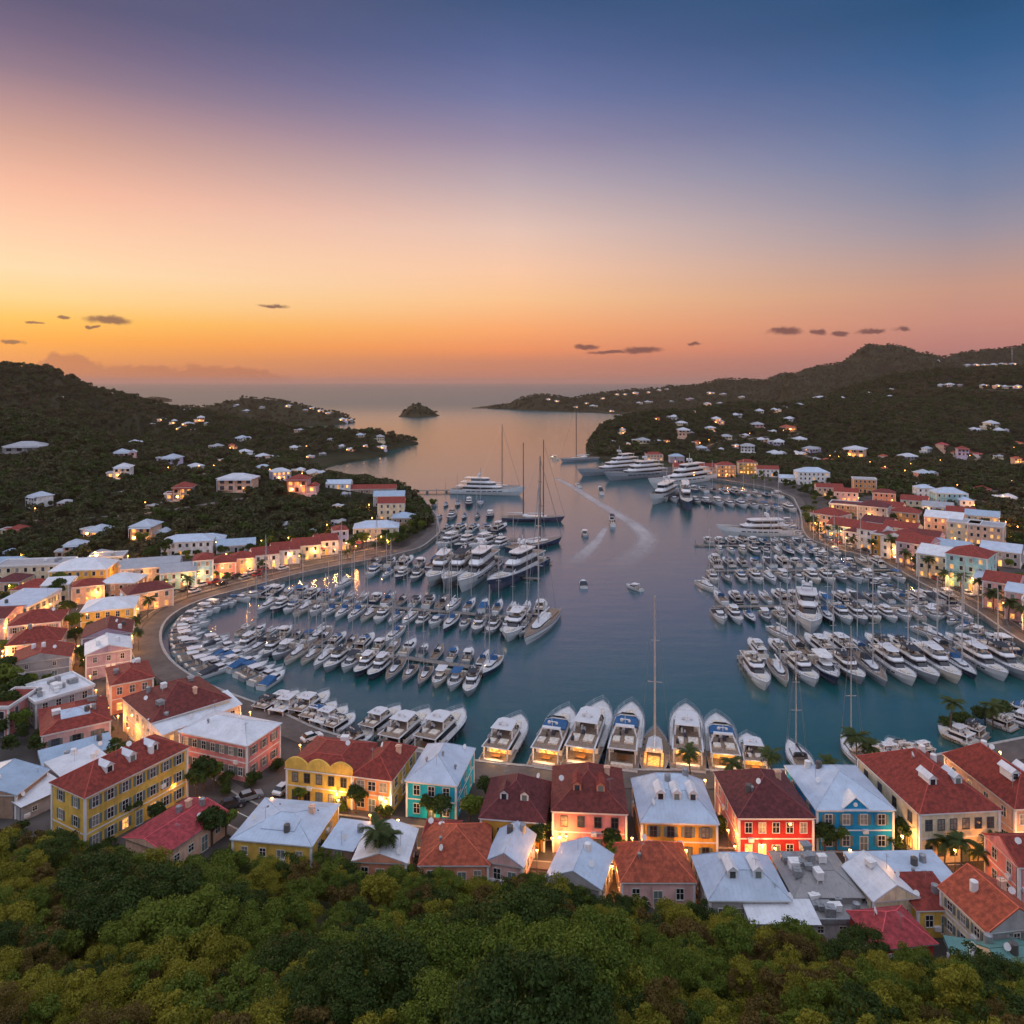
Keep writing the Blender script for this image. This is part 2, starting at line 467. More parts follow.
def edge_y(X): return np.interp(X, [-75, -62, -45, -10, 0, 30, 55, 80], [115, 113, 108, 105, 103, 95, 85, 82])
def near_hill(X, Y):
    e = edge_y(X)
    s = 26 / (e - 45)
    t = np.clip(e - Y, 0, 1e9)
    return t * s * np.clip(t / 10, .35, 1) + np.where(t > 0, (vnoise(X / 9, Y / 9, 5) - .5) * 1.6 * np.clip(t / 12, 0, 1), 0)

def terrain(X, Y):
    sd = signed_dist(X, Y)
    hh = hill_height(X, Y)
    s = np.clip(sd / 22, 0, 1); s = s * s * (3 - 2 * s)
    base = np.clip((sd - 1.6) / 1.2, -1, 1) * 2.7 - 1.2
    z = base + hh * s + near_hill(X, Y)
    return z, sd, hh

NC, NR = 500, 470
gpx = np.linspace(-560, 1560, NC)
gy = np.exp(np.linspace(math.log(2.0), math.log(4600.0), NR))
GX = (gpx[None, :] - 512) / F * gy[:, None]
GY = np.repeat(gy[:, None], NC, 1)
GZ, GSD, GH = terrain(GX, GY)
def samp(G, X, Y):
    c = (512 + F * X / Y - gpx[0]) / (gpx[1] - gpx[0])
    r = (math.log(Y) - math.log(gy[0])) / (math.log(gy[1]) - math.log(gy[0]))
    c = min(max(c, 0), NC - 1.001); r = min(max(r, 0), NR - 1.001)
    i, j = int(r), int(c); a, b = r - i, c - j
    return float((G[i, j] * (1 - b) + G[i, j + 1] * b) * (1 - a) + (G[i + 1, j] * (1 - b) + G[i + 1, j + 1] * b) * a)
def gz_at(X, Y): return max(0.0, samp(GZ, X, Y))
def hit(px, py):
    """first ground point seen through a pixel of the photograph"""
    c = (px - gpx[0]) / (gpx[1] - gpx[0]); j = int(c); b = c - j
    col = GZ[:, j] * (1 - b) + GZ[:, j + 1] * b
    ray = H - (py - HZ) * gy / F
    k = np.nonzero((col >= ray) & (gy > 40))[0]
    k = k[0] if len(k) else NR - 2
    if k > 0:
        d0, d1 = ray[k - 1] - col[k - 1], ray[k] - col[k]
        t = d0 / (d0 - d1) if d0 != d1 else 0
        Y = gy[k - 1] + (gy[k] - gy[k - 1]) * min(max(t, 0), 1)
    else: Y = gy[k]
    X = (px - 512) * Y / F
    return X, float(Y), gz_at(X, Y)

def grid_mesh(name, keep, mat, group_of):
    idx = -np.ones(NC * NR, int)
    q = np.argwhere(keep)
    a = q[:, 0] * NC + q[:, 1]
    quads = np.stack([a, a + 1, a + NC + 1, a + NC], 1)
    used = np.unique(quads)
    idx[used] = np.arange(len(used))
    co = np.stack([GX.ravel()[used], GY.ravel()[used], GZ.ravel()[used]], 1)
    me = bpy.data.meshes.new(name)
    me.vertices.add(len(used)); me.vertices.foreach_set('co', co.ravel())
    fi = idx[quads]
    me.loops.add(fi.size); me.loops.foreach_set('vertex_index', fi.ravel().astype(np.int32))
    me.polygons.add(len(fi)); me.polygons.foreach_set('loop_start', np.arange(0, fi.size, 4, dtype=np.int32))
    me.polygons.foreach_set('loop_total', np.full(len(fi), 4, np.int32))
    me.polygons.foreach_set('use_smooth', np.ones(len(fi), bool))
    me.materials.append(mat)
    me.update(calc_edges=True); me.validate()
    return tag(link(name, me), kind='structure')

EARTH = mk('hill earth and scrub', (.030, .034, .016), .95, .45, .035, .3, .8, spec=.1)
TOWN = mk('town paving', (.070, .064, .060), .85, .40, .12, .01, 3, spec=.25, stain=.3)
land = (np.maximum.reduce([GZ[:-1, :-1], GZ[1:, :-1], GZ[:-1, 1:], GZ[1:, 1:]]) > -2.2)
gh4 = np.maximum.reduce([(GH + near_hill(GX, GY))[:-1, :-1], (GH + near_hill(GX, GY))[1:, 1:]])
yc = .5 * (GY[:-1, :-1] + GY[1:, 1:])
sdc = .5 * (GSD[:-1, :-1] + GSD[1:, 1:])
flat = (gh4 < .5) & (yc < 620) & ((sdc < 48) | (yc < 215) | ((GX[:-1, :-1] < -60) & (yc < 300) & (sdc < 92)))
grid_mesh('town_ground', land & flat, TOWN, 0)
grid_mesh('hillside', land & ~flat & (yc < 1150), EARTH, 0)
grid_mesh('far_hills', land & ~flat & (yc >= 1150), EARTH, 0)

# ------------------------------------------------------------------ water
def water_mat(name, foam=False):
    m = bpy.data.materials.new(name); m.use_nodes = True
    t = m.node_tree; k = NT(t); b = t.nodes['Principled BSDF']
    g = k.n('ShaderNodeNewGeometry').outputs['Position']
    n1 = k.noise(k.vmath('MULTIPLY', g, (.010, .016, .01)), 1.0, 4, .55)
    c = k.mixc(k.smooth(n1.outputs[0], .3, .7), (.004, .076, .078, 1), (.006, .090, .088, 1))
    k.put(b.inputs['Base Color'], c)
    sy_ = k.n('ShaderNodeSeparateXYZ'); k.put(sy_.inputs[0], g)
    k.put(b.inputs['Roughness'], k.smooth(sy_.outputs[1], 500, 2600, .10, .34))   # open sea is rougher than the sheltered harbour
    ior = k.math('MULTIPLY', k.smooth(sy_.outputs[1], 500, 2000, 4.4, 1.45), k.smooth(sy_.outputs[1], 140, 255, .40, 1.0))
    k.put(b.inputs['IOR'], ior)
    b.inputs['Specular Tint'].default_value = (.88, .80, 1.0, 1)
    r1 = k.noise(k.vmath('MULTIPLY', g, (.8, 1.9, .8)), 1.0, 5, .7)
    r2 = k.noise(k.vmath('MULTIPLY', g, (.06, .15, .06)), 1.0, 3, .5)
    hsum = k.math('ADD', k.math('MULTIPLY', r1.outputs[0], .34), k.math('MULTIPLY', r2.outputs[0], .55))
    bp = k.n('ShaderNodeBump'); bp.inputs['Distance'].default_value = 1.0; bp.inputs['Strength'].default_value = .15
    # swell and chop: facets tilted at random, gentle in the harbour, steeper on the open sea
    w1 = k.noise(k.vmath('MULTIPLY', g, (.35, .8, .5)), 1.0, 3, .6)
    tl = k.vmath('SUBTRACT', w1.outputs['Color'], (.5, .5, .5))
    am = k.smooth(sy_.outputs[1], 450, 2200, .012, .55)
    sc_ = k.n('ShaderNodeVectorMath', operation='SCALE'); k.put(sc_.inputs[0], k.vmath('MULTIPLY', tl, (1, 1, 0))); k.put(sc_.inputs[3], am)
    nn = k.vmath('NORMALIZE', k.vmath('ADD', sc_.outputs[0], (0, 0, 1)))
    k.put(bp.inputs['Normal'], nn)
    k.put(bp.inputs['Height'], hsum); k.put(b.inputs['Normal'], bp.outputs[0])
    MATS[name] = m
    return m
WATER = water_mat('harbour water')
wb = MB()
ys = [20, 120, 200, 320, 520, 900, 1600, 3000, 6000, 14000, 40000]
for a, b_ in zip(ys[:-1], ys[1:]):
    xw = max(1500, b_ * 1.4)
    wb.add([(-xw, a, 0), (xw, a, 0), (xw, b_, 0), (-xw, b_, 0)], [(0, 1, 2, 3)])
tag(wb.build('water', WATER), kind='structure')

# boat wakes: thin sheets, foam plus the water's paler reflection put into the colour
def wake_mat():
    m = bpy.data.materials.new('wake foam and sheen'); m.use_nodes = True
    t = m.node_tree; k = NT(t); b = t.nodes['Principled BSDF']
    b.inputs['Base Color'].default_value = (.55, .52, .53, 1); b.inputs['Roughness'].default_value = .4
    uv = k.n('ShaderNodeTexCoord').outputs['UV']
    g = k.n('ShaderNodeNewGeometry').outputs['Position']
    n1 = k.noise(k.vmath('MULTIPLY', g, (.10, .05, .1)), 1.0, 5, .6)
    sp = k.n('ShaderNodeSeparateXYZ'); k.put(sp.inputs[0], uv)
    e = k.smooth(k.math('ABSOLUTE', k.math('SUBTRACT', sp.outputs[0], .5)), .5, .12)
    al = k.math('MULTIPLY', k.math('MULTIPLY', e, sp.outputs[1]), k.smooth(n1.outputs[0], .25, .80, .45, .85))
    k.put(b.inputs['Alpha'], al)
    return m
WAKE_PALE = wake_mat()
def wake(label, pts, w0, w1):
    w = [P(*p) for p in pts]
    # resample
    res = []
    for i in range(len(w) - 1):
        for k in range(6):
            t = k / 6; res.append((w[i][0] + (w[i + 1][0] - w[i][0]) * t, w[i][1] + (w[i + 1][1] - w[i][1]) * t))
    res.append(w[-1])
    n = len(res); vs = []; fs = []; uv = []
    for i, (x, y) in enumerate(res):
        a = res[max(i - 1, 0)]; b = res[min(i + 1, n - 1)]
        tx, ty = b[0] - a[0], b[1] - a[1]; l = sqrt(tx * tx + ty * ty)
        nx, ny = -ty / l, tx / l
        wd = w0 + (w1 - w0) * i / (n - 1)
        vs += [(x - nx * wd, y - ny * wd, .02), (x + nx * wd, y + ny * wd, .02)]
        fade = min(1, (n - 1 - i) / (n * .35)) * min(1, i / 1.5 + .2)
        uv += [(0, fade), (1, fade)]
    for i in range(n - 1): fs.append((2 * i, 2 * i + 1, 2 * i + 3, 2 * i + 2))
    me = bpy.data.meshes.new('wake'); me.from_pydata(vs, [], fs)
    l = me.uv_layers.new(name='UVMap')
    for lp in me.loops: l.data[lp.index].uv = uv[lp.vertex_index]
    me.materials.append(WAKE_PALE)
    tag(link('wake', me), label, 'boat wake', kind='stuff')
wake('long pale curving boat wake across the open channel', [(556, 478), (575, 488), (592, 499), (612, 511), (632, 523), (643, 532), (648, 540), (642, 549), (628, 560), (610, 572)], 3.5, 8)
wake('faint second wake crossing below the long curved one', [(606, 527), (598, 540), (586, 552), (570, 566)], 2, 6)

# ------------------------------------------------------------------ roads and quays
def offset_line(pts, d):
    out = []
    n = len(pts)
    for i in range(n):
        a = pts[max(i - 1, 0)]; b = pts[min(i + 1, n - 1)]
        tx, ty = b[0] - a[0], b[1] - a[1]; l = sqrt(tx * tx + ty * ty) or 1
        out.append((pts[i][0] - ty / l * d, pts[i][1] + tx / l * d))
    return out
def dense(pts, step=4.0):
    out = []
    for i in range(len(pts) - 1):
        a, b = pts[i], pts[i + 1]
        n = max(1, int(math.dist(a, b) / step))
        out += [(a[0] + (b[0] - a[0]) * k / n, a[1] + (b[1] - a[1]) * k / n) for k in range(n)]
    return out + [pts[-1]]
def smoothline(pts, it=3):
    p = [tuple(q) for q in pts]
    for _ in range(it):
        p = [p[0]] + [((p[i - 1][0] + 2 * p[i][0] + p[i + 1][0]) / 4, (p[i - 1][1] + 2 * p[i][1] + p[i + 1][1]) / 4) for i in range(1, len(p) - 1)] + [p[-1]]
    return p
def strip(mb, a, b, za, zb, mi=0):
    n = len(a)
    vs = [(p[0], p[1], za) for p in a] + [(p[0], p[1], zb) for p in b]
    mb.add(vs, [(i, i + 1, n + i + 1, n + i) for i in range(n - 1)], mi)
STONE = mk('quay stone', (.22, .20, .185), .85, .3, .5, .02, 3, stain=.4)
PAVE = mk('promenade paving', (.105, .088, .080), .8, .25, .3, .01, 4, stain=.25)
ASPH = mk('asphalt', (.060, .056, .056), .8, .3, .25, .008, 12, stain=.15)
KERB = mk('kerb stone', (.34, .32, .30), .8, .2, 1)
LQ = smoothline(dense([P(*p) for p in LEFT_QUAY]), 3)
RQ = smoothline(dense([P(*p) for p in RIGHT_QUAY]), 3)
def quay(name, line, side, width):
    m = MB()
    inn = offset_line(line, side * width); cap = offset_line(line, side * .7)
    strip(m, line, cap, 1.72, 1.72, 1)
    strip(m, line, line, -1.2, 1.72, 0)
    strip(m, cap, cap, 1.6, 1.72, 0)
    strip(m, cap, inn, 1.60, 1.60, 2)
    tag(m.build(name, [STONE, KERB, PAVE]), kind='structure')
quay('quay', LQ, 1, 6.5)
quay('quay', RQ, 1, 5.0)
def road(name, pts, wd, z=1.66, side=False):
    c = smoothline(dense(pts), 2)
    l, r = offset_line(c, wd / 2), offset_line(c, -wd / 2)
    m = MB()
    strip(m, l, r, z, z, 0)
    for s_ in (1, -1):
        a = offset_line(c, s_ * (wd / 2)); b = offset_line(c, s_ * (wd / 2 + .3)); d = offset_line(c, s_ * (wd / 2 + 1.9))
        strip(m, a, a, z - .1, z + .13, 1); strip(m, a, b, z + .13, z + .13, 1); strip(m, b, d, z + .126, z + .126, 2)
        strip(m, d, d, z - .2, z + .126, 2)
    # dashes
    for i in range(2, len(c) - 1, 3):
        a, b = c[i], c[i + 1]; L = math.dist(a, b) or 1
        nx, ny = -(b[1] - a[1]) / L * .08, (b[0] - a[0]) / L * .08
        q = (a[0] + (b[0] - a[0]) * .55, a[1] + (b[1] - a[1]) * .55)
        m.add([(a[0] - nx, a[1] - ny, z + .006), (a[0] + nx, a[1] + ny, z + .006), (q[0] + nx, q[1] + ny, z + .006), (q[0] - nx, q[1] - ny, z + .006)], [(0, 1, 2, 3)], 3)
    tag(m.build(name, [ASPH, KERB, PAVE, mk('road paint', (.6, .6, .56), .7)]), kind='structure')
    return c
i0 = min(range(len(LQ)), key=lambda i: math.dist(LQ[i], P(176, 671)))
i1 = min(range(len(LQ)), key=lambda i: math.dist(LQ[i], P(421, 552)))
LROAD = road('bay_road', offset_line(LQ[i0:i1], 11.5)[::2], 7)
RROAD = road('promenade_road', offset_line([p for p in RQ if p[1] < 395], 8.3)[::2], 5)
STREET = road('town_street', [P(92, 590, 1.6), P(74, 612, 1.6), P(78, 640, 1.6), P(88, 672, 1.6), P(104, 702, 1.6), P(128, 738, 1.6), P(168, 764, 1.6), P(215, 802, 1.6), P(258, 822, 1.6)], 6, 1.62)
SQUARE = road('harbour_street', [P(258, 822, 1.6), P(330, 822, 1.6), P(400, 836, 1.6), P(520, 850, 1.6), P(620, 856, 1.6), P(790, 862, 1.6), P(920, 866, 1.6), P(1060, 862, 1.6)], 5, 1.64)

# ------------------------------------------------------------------ sea air
hz_ = MB(); hz_.box(-60000, 60000, -80, 41000, -6.5, 172)
HZM = bpy.data.materials.new('sea haze'); HZM.use_nodes = True
_t = HZM.node_tree; _t.nodes.remove(_t.nodes['Principled BSDF'])
_v = _t.nodes.new('ShaderNodeVolumePrincipled')
_v.inputs['Density'].default_value = HAZE_D
_v.inputs['Color'].default_value = (.90, .60, .50, 1)
_v.inputs['Anisotropy'].default_value = .2
_t.links.new(_v.outputs[0], _t.nodes['Material Output'].inputs['Volume'])
HZM.cycles.homogeneous_volume = True
tag(hz_.build('haze', HZM), 'thin warm evening haze over the sea and hills', 'haze', kind='stuff')
# ------------------------------------------------------------------ houses
def ridge_mat(c):
    q = ROOFS[c]; k = 1.55 if ('red' in c or c == 'maroon') else .85
    return mk('ridge ' + c, tuple(min(.9, v * k + .012) for v in q), .7, .2, 1.5, stain=.3)
CACHE = {}
def win_frame(w, h, kind):
    key = ('wf', round(w, 2), round(h, 2), kind)
    if key not in CACHE:
        m = MB(); f = .09
        m.box(-w / 2 - f, w / 2 + f, -.07, .02, h, h + f); m.box(-w / 2 - f, w / 2 + f, -.13, .02, -f, 0)
        m.box(-w / 2 - f, -w / 2, -.07, .02, 0, h); m.box(w / 2, w / 2 + f, -.07, .02, 0, h)
        m.box(-.03, .03, -.05, .0, 0, h); m.box(-w / 2, -.03, -.05, .0, h * .55, h * .55 + .05); m.box(.03, w / 2, -.05, .0, h * .55, h * .55 + .05)
        CACHE[key] = m.mesh('window', FRAME_W if kind != 'd' else FRAME_D)
    return CACHE[key]
def win_pane(w, h, mat):
    key = ('wp', round(w, 2), round(h, 2), mat.name)
    if key not in CACHE:
        CACHE[key] = MB().box(-w / 2, w / 2, -.025, -.005, 0, h).mesh('pane', mat)
    return CACHE[key]
def win_simple(w, h, mat):
    key = ('ws', round(w, 2), round(h, 2), mat.name)
    if key not in CACHE:
        m = MB(); f = .12
        m.box(-w / 2, w / 2, -.06, .0, 0, h, 0)
        m.box(-w / 2 - f, w / 2 + f, -.09, .0, -f, 0, 1); m.box(-w / 2 - f, w / 2 + f, -.09, .0, h, h + f, 1)
        m.box(-w / 2 - f, -w / 2, -.09, .0, 0, h, 1); m.box(w / 2, w / 2 + f, -.09, .0, 0, h, 1)
        CACHE[key] = m.mesh('window', [mat, FRAME_W])
    return CACHE[key]
def shutter_mesh(w, h):
    key = ('sh', round(w, 2), round(h, 2))
    if key not in CACHE:
        m = MB(); m.box(-w / 2, w / 2, -.09, -.03, 0, h)
        for k in range(6): m.box(-w / 2 + .05, w / 2 - .05, -.11, -.09, h * (k + .2) / 6.2, h * (k + .8) / 6.2)
        CACHE[key] = m.mesh('shutter', SHUT)
    return CACHE[key]

def roof_mesh(m, w, d, h, rtype, rh, o=.35, top=.4):
    x0, x1, y0, y1 = -w / 2 - o, w / 2 + o, -d / 2 - o, d / 2 + o
    e = h
    E = [(x0, y0, e), (x1, y0, e), (x1, y1, e), (x0, y1, e)]
    m.box(x0 + .02, x1 - .02, y0 + .02, y1 - .02, e - .16, e - .004, 1)
    W_, D_ = x1 - x0, y1 - y0
    ridges = []
    if rtype == 'hip':
        if W_ >= D_:
            k = D_ / 2 * .95
            a, b = (x0 + k, 0, e + rh), (x1 - k, 0, e + rh)
            if W_ - 2 * k < .2: a = (-.1, 0, e + rh); b = (.1, 0, e + rh)
            m.add(E + [a, b], [(0, 1, 5, 4), (1, 2, 5), (2, 3, 4, 5), (3, 0, 4)], 0)
            ridges = [(E[0], a), (E[3], a), (E[1], b), (E[2], b), (a, b)]
        else:
            k = W_ / 2 * .95
            a, b = (0, y0 + k, e + rh), (0, y1 - k, e + rh)
            m.add(E + [a, b], [(0, 1, 4), (1, 2, 5, 4), (2, 3, 5), (3, 0, 4, 5)], 0)
            ridges = [(E[0], a), (E[1], a), (E[2], b), (E[3], b), (a, b)]
    elif rtype == 'mansard':
        tw, td = W_ * top / 2, D_ * top / 2
        T = [(-tw, -td, e + rh), (tw, -td, e + rh), (tw, td, e + rh), (-tw, td, e + rh)]
        m.add(E + T, [(0, 1, 5, 4), (1, 2, 6, 5), (2, 3, 7, 6), (3, 0, 4, 7), (4, 5, 6, 7)], 0)
        ridges = [(E[i], T[i]) for i in range(4)] + [(T[i], T[(i + 1) % 4]) for i in range(4)]
    elif rtype == 'gablex':
        a, b = (x0, 0, e + rh), (x1, 0, e + rh)
        m.add(E + [a, b], [(0, 1, 5, 4), (2, 3, 4, 5), (3, 0, 4), (1, 2, 5)], 0)
        ridges = [(a, b), (E[0], a), (E[1], b), (E[3], a), (E[2], b)]
    elif rtype == 'gabley':
        a, b = (0, y0, e + rh), (0, y1, e + rh)
        m.add(E + [a, b], [(1, 2, 5, 4), (3, 0, 4, 5), (0, 1, 4), (2, 3, 5)], 0)
        ridges = [(a, b), (E[0], a), (E[1], a), (E[2], b), (E[3], b)]
    elif rtype == 'shed':      # high at the back
        a, b = (x0, y1, e + rh), (x1, y1, e + rh)
        m.add(E + [a, b], [(0, 1, 5, 4), (1, 2, 5), (3, 0, 4), (2, 3, 4, 5)], 0)
    elif rtype == 'flat':
        p = .25
        m.add([(x0 + .3, y0 + .3, e + .03), (x1 - .3, y0 + .3, e + .03), (x1 - .3, y1 - .3, e + .03), (x0 + .3, y1 - .3, e + .03)], [(0, 1, 2, 3)], 0)
        for bx in ((x0, x1, y0, y0 + p), (x0, x1, y1 - p, y1), (x0, x0 + p, y0 + p, y1 - p), (x1 - p, x1, y0 + p, y1 - p)):
            m.box(*bx, e, e + .45, 1)
    for a, b in ridges: m.tube(a, b, .07, n=5, mi=2, cap=False)
    return m

def roof_z(w, d, h, rtype, rh, x, y, o=.35):
    """height of the roof surface over a local point"""
    hx, hy = w / 2 + o - abs(x), d / 2 + o - abs(y)
    if rtype == 'hip': return h + rh * min(1, min(hx, hy) / (min(w, d) / 2 + o))
    if rtype == 'gablex': return h + rh * hy / (d / 2 + o)
    if rtype == 'gabley': return h + rh * hx / (w / 2 + o)
    if rtype == 'mansard': return h + rh * min(1, min(hx / (w / 2 + o), hy / (d / 2 + o)) / .6)
    if rtype == 'shed': return h + rh * (y + d / 2 + o) / (d + 2 * o)
    return h

def lampglow(par, loc, power, col=(1, .56, .20), r=.35, name='lamp_light'):
    l = bpy.data.lights.new(name, 'POINT'); l.energy = power; l.color = col; l.shadow_soft_size = r
    o = bpy.data.objects.new(name, l); COL.objects.link(o); o.location = loc
    if par: o.parent = par
    return o

def house(name, label, cx, cy, rz, w, d, h, roof, rtype, rh, wall, gz=1.5, cols=(4, 3), rows=2, cat='house', group=None, lit=.1, detail=2,
          win=(.95, 1.45), wk='w', ground_lit=0.0, dormers=0, dorm_mat=None, chimney=0, skylight=0, units=0, side_wall=None, trim=True, shutters=False,
          door=True, pediment=False, vent=0, left=True, right=True, lamp=None, gable_wall=None, o=.35, balcony=False, rr=None):
    rr = rr or RND
    root = tag(empty(name, (cx, cy, gz), rz), label, cat, group)
    wm = wall_mat(wall); wm2 = wall_mat(side_wall) if side_wall else wm
    m = MB()
    X, Y = w / 2, d / 2
    vs = [(-X, -Y, -2.5), (X, -Y, -2.5), (X, Y, -2.5), (-X, Y, -2.5), (-X, -Y, h), (X, -Y, h), (X, Y, h), (-X, Y, h)]
    m.add(vs, [(4, 5, 6, 7), (0, 1, 5, 4), (2, 3, 7, 6)], 0); m.add(vs, [(1, 2, 6, 5), (3, 0, 4, 7)], 1)
    m.build('wall', [wm, wm2], root)
    # trim: eaves band, corner strips, string course
    if trim:
        t = MB(); q = .06
        t.box(-X - q, X + q, -Y - q, Y + q, h - .42, h - .165)
        for sx in (-1, 1):
            for sy in (-1, 1):
                t.box(sx * X - .16, sx * X + .16, sy * Y - .16, sy * Y + .16, -2.4, h - .43)
        if detail == 2 and rows >= 2: t.box(-X - .045, X + .045, -Y - .045, Y + .045, h / rows - .08, h / rows + .1)
        t.build('trim', TRIM, root)
    r = roof_mesh(MB(), w, d, h, rtype, rh, o)
    wallcap = TRIM
    ro = r.build('roof', [roof_mat(roof), TRIM if trim else METAL, ridge_mat(roof)], root)
    if rtype in ('gabley', 'gablex'):
        for s_ in (-1, 1):
            g = MB(); yy, xx = s_ * (Y + o + .03), s_ * (X + o + .03)
            if rtype == 'gabley': g.add([(-X, yy, h), (X, yy, h), (0, yy, h + rh * .93)], [(0, 1, 2)])
            else: g.add([(xx, -Y, h), (xx, Y, h), (xx, 0, h + rh * .93)], [(0, 1, 2)])
            g.build('gable', wall_mat(gable_wall or wall), root)
    # windows
    sh = h / rows
    faces = [('f', w, -Y, 0.0)]
    if right: faces.append(('r', d, X, pi / 2))
    if left: faces.append(('l', d, X, -pi / 2))
    ww, wh = win
    rz_key = int(abs(cx * 7 + cy * 3)) if detail == 2 else 0
    for fc, span, off, rot in faces:
        n = cols[0] if fc == 'f' else cols[1]
        if n <= 0: continue
        for row in range(rows):
            isg = row == 0
            for c in range(n):
                u = (c + .5) / n * (span - .8) - (span - .8) / 2
                zb = row * sh + (sh - wh) * .52
                if detail == 1: zb = row * sh + (sh - wh) * .5
                if fc == 'f': loc = (u, -Y, zb)
                elif fc == 'r': loc = (X, u, zb)
                else: loc = (-X, -u, zb)
                a_lit = rr.random() < (ground_lit if isg and ground_lit else lit)
                isdoor = door and isg and fc == 'f' and c == n // 2
                h_, w_ = (wh, ww)
                if isdoor:
                    h_ = min(sh - .5, 2.2); w_ = 1.1; loc = (loc[0], loc[1], .05)
                gm = (LIT_HOT if isg and ground_lit else LIT) if a_lit else rr.choice((GLASS, GLASS, GLASS2, CURT))
                nm = 'door' if isdoor else 'window'
                if detail >= 2:
                    wo_ = link(nm, win_frame(w_, h_, wk), root, loc, rot)
                    link('pane', win_pane(w_, h_, gm if (not isdoor or a_lit) else SHUT), wo_)
                    if (shutters or (rz_key % 5 == 1)) and not isdoor:
                        for s_ in (-1, 1): link('shutter', shutter_mesh(.42, h_), wo_, (s_ * (w_ / 2 + .31), 0, 0))
                else:
                    link(nm, win_simple(w_, h_, gm), root, loc, rot)
    # dormers
    dm = dorm_mat or roof
    for k in range(dormers):
        u = (k + .5) / dormers * w * .66 - w * .33
        if rtype == 'hip' and dormers == 1: u = 0
        yf = -Y * .62; zf = roof_z(w, d, h, rtype, rh, u, yf, o) - .25
        b = MB(); hw = .62; hh = 1.25
        b.add([(-hw, 0, 0), (hw, 0, 0), (hw, 0, hh), (0, 0, hh + .55), (-hw, 0, hh)], [(0, 1, 2, 3, 4)], 0)
        b.add([(-hw, 0, 0), (-hw, 2.6, 0), (-hw, 2.6, hh), (-hw, 0, hh), (hw, 0, 0), (hw, 2.6, 0), (hw, 2.6, hh), (hw, 0, hh)], [(0, 1, 2, 3), (4, 7, 6, 5)], 0)
        b.hexa([(-hw - .15, -.15, hh - .1), (0, -.15, hh + .52), (0, 3.0, hh + .52), (-hw - .15, 3.0, hh - .1)],
               [(-hw - .15, -.15, hh), (0, -.15, hh + .62), (0, 3.0, hh + .62), (-hw - .15, 3.0, hh)], 1)
        b.hexa([(0, -.15, hh + .52), (hw + .15, -.15, hh - .1), (hw + .15, 3.0, hh - .1), (0, 3.0, hh + .52)],
               [(0, -.15, hh + .62), (hw + .15, -.15, hh), (hw + .15, 3.0, hh), (0, 3.0, hh + .62)], 1)
        do = b.build('dormer', [TRIM if dm != 'red' else wall_mat('salmon'), roof_mat(dm)], ro, loc=(u, yf, zf))
        link('pane', win_pane(.75, .85, SHUT if k % 2 else GLASS), do, (0, -.01, .3))
    for k in range(chimney):
        u = w * (.28 if k % 2 == 0 else -.3); yy = Y * .25 * (1 if k % 2 == 0 else -1)
        z = roof_z(w, d, h, rtype, rh, u, yy, o)
        c = MB(); c.box(-.4, .4, -.3, .3, -.8, 1.0); c.box(-.5, .5, -.4, .4, 1.0, 1.15); c.box(-.3, .3, -.2, .2, 1.15, 1.3)
        c.build('chimney', wall_mat('white' if k % 2 else 'peach'), ro, loc=(u, yy, z))
    for k in range(vent):
        u = w * (-.22 + .3 * k); yy = -Y * (.45 - .2 * (k % 2)); z = roof_z(w, d, h, rtype, rh, u, yy, o)
        c = MB(); c.tube((0, 0, -.3), (0, 0, .45), .14, n=7); c.ball((0, 0, .55), .27, 8, 5)
        c.build('roof_vent', METAL, ro, loc=(u, yy, z))
    if skylight:
        u = 0; yy = -Y * .42; z0 = roof_z(w, d, h, rtype, rh, -.1, yy - 1.2, o); z1 = roof_z(w, d, h, rtype, rh, -.1, yy + 1.2, o)
        c = MB(); L = min(w * .22, 3.2)
        c.hexa([(-L, yy - 1.2, z0 - .1), (L, yy - 1.2, z0 - .1), (L, yy + 1.2, z1 - .1), (-L, yy + 1.2, z1 - .1)],
               [(-L, yy - 1.2, z0 + .14), (L, yy - 1.2, z0 + .14), (L, yy + 1.2, z1 + .14), (-L, yy + 1.2, z1 + .14)])
        c.build('skylight', roof_mat('pale blue'), ro)
    for k in range(units):
        u = rr.uniform(-X * .75, X * .75); yy = rr.uniform(-Y * .7, Y * .7); z = roof_z(w, d, h, rtype, rh, u, yy, o)
        c = MB(); a, b_, e_ = rr.uniform(.4, .9), rr.uniform(.35, .7), rr.uniform(.6, 1.2)
        c.box(-a, a, -b_, b_, .12, e_); c.box(-a - .05, a + .05, -b_ - .05, b_ + .05, e_, e_ + .06); c.tube((0, 0, e_ + .06), (0, 0, e_ + .12), min(a, b_) * .7, n=10)
        for sx in (-1, 1):
            for sy in (-1, 1): c.box(sx * a * .8 - .05, sx * a * .8 + .05, sy * b_ * .8 - .05, sy * b_ * .8 + .05, -.4, .12)
        c.build('roof_unit', METAL if k % 3 else TRIM, ro, loc=(u, yy, z), rz=rr.uniform(-.2, .2))
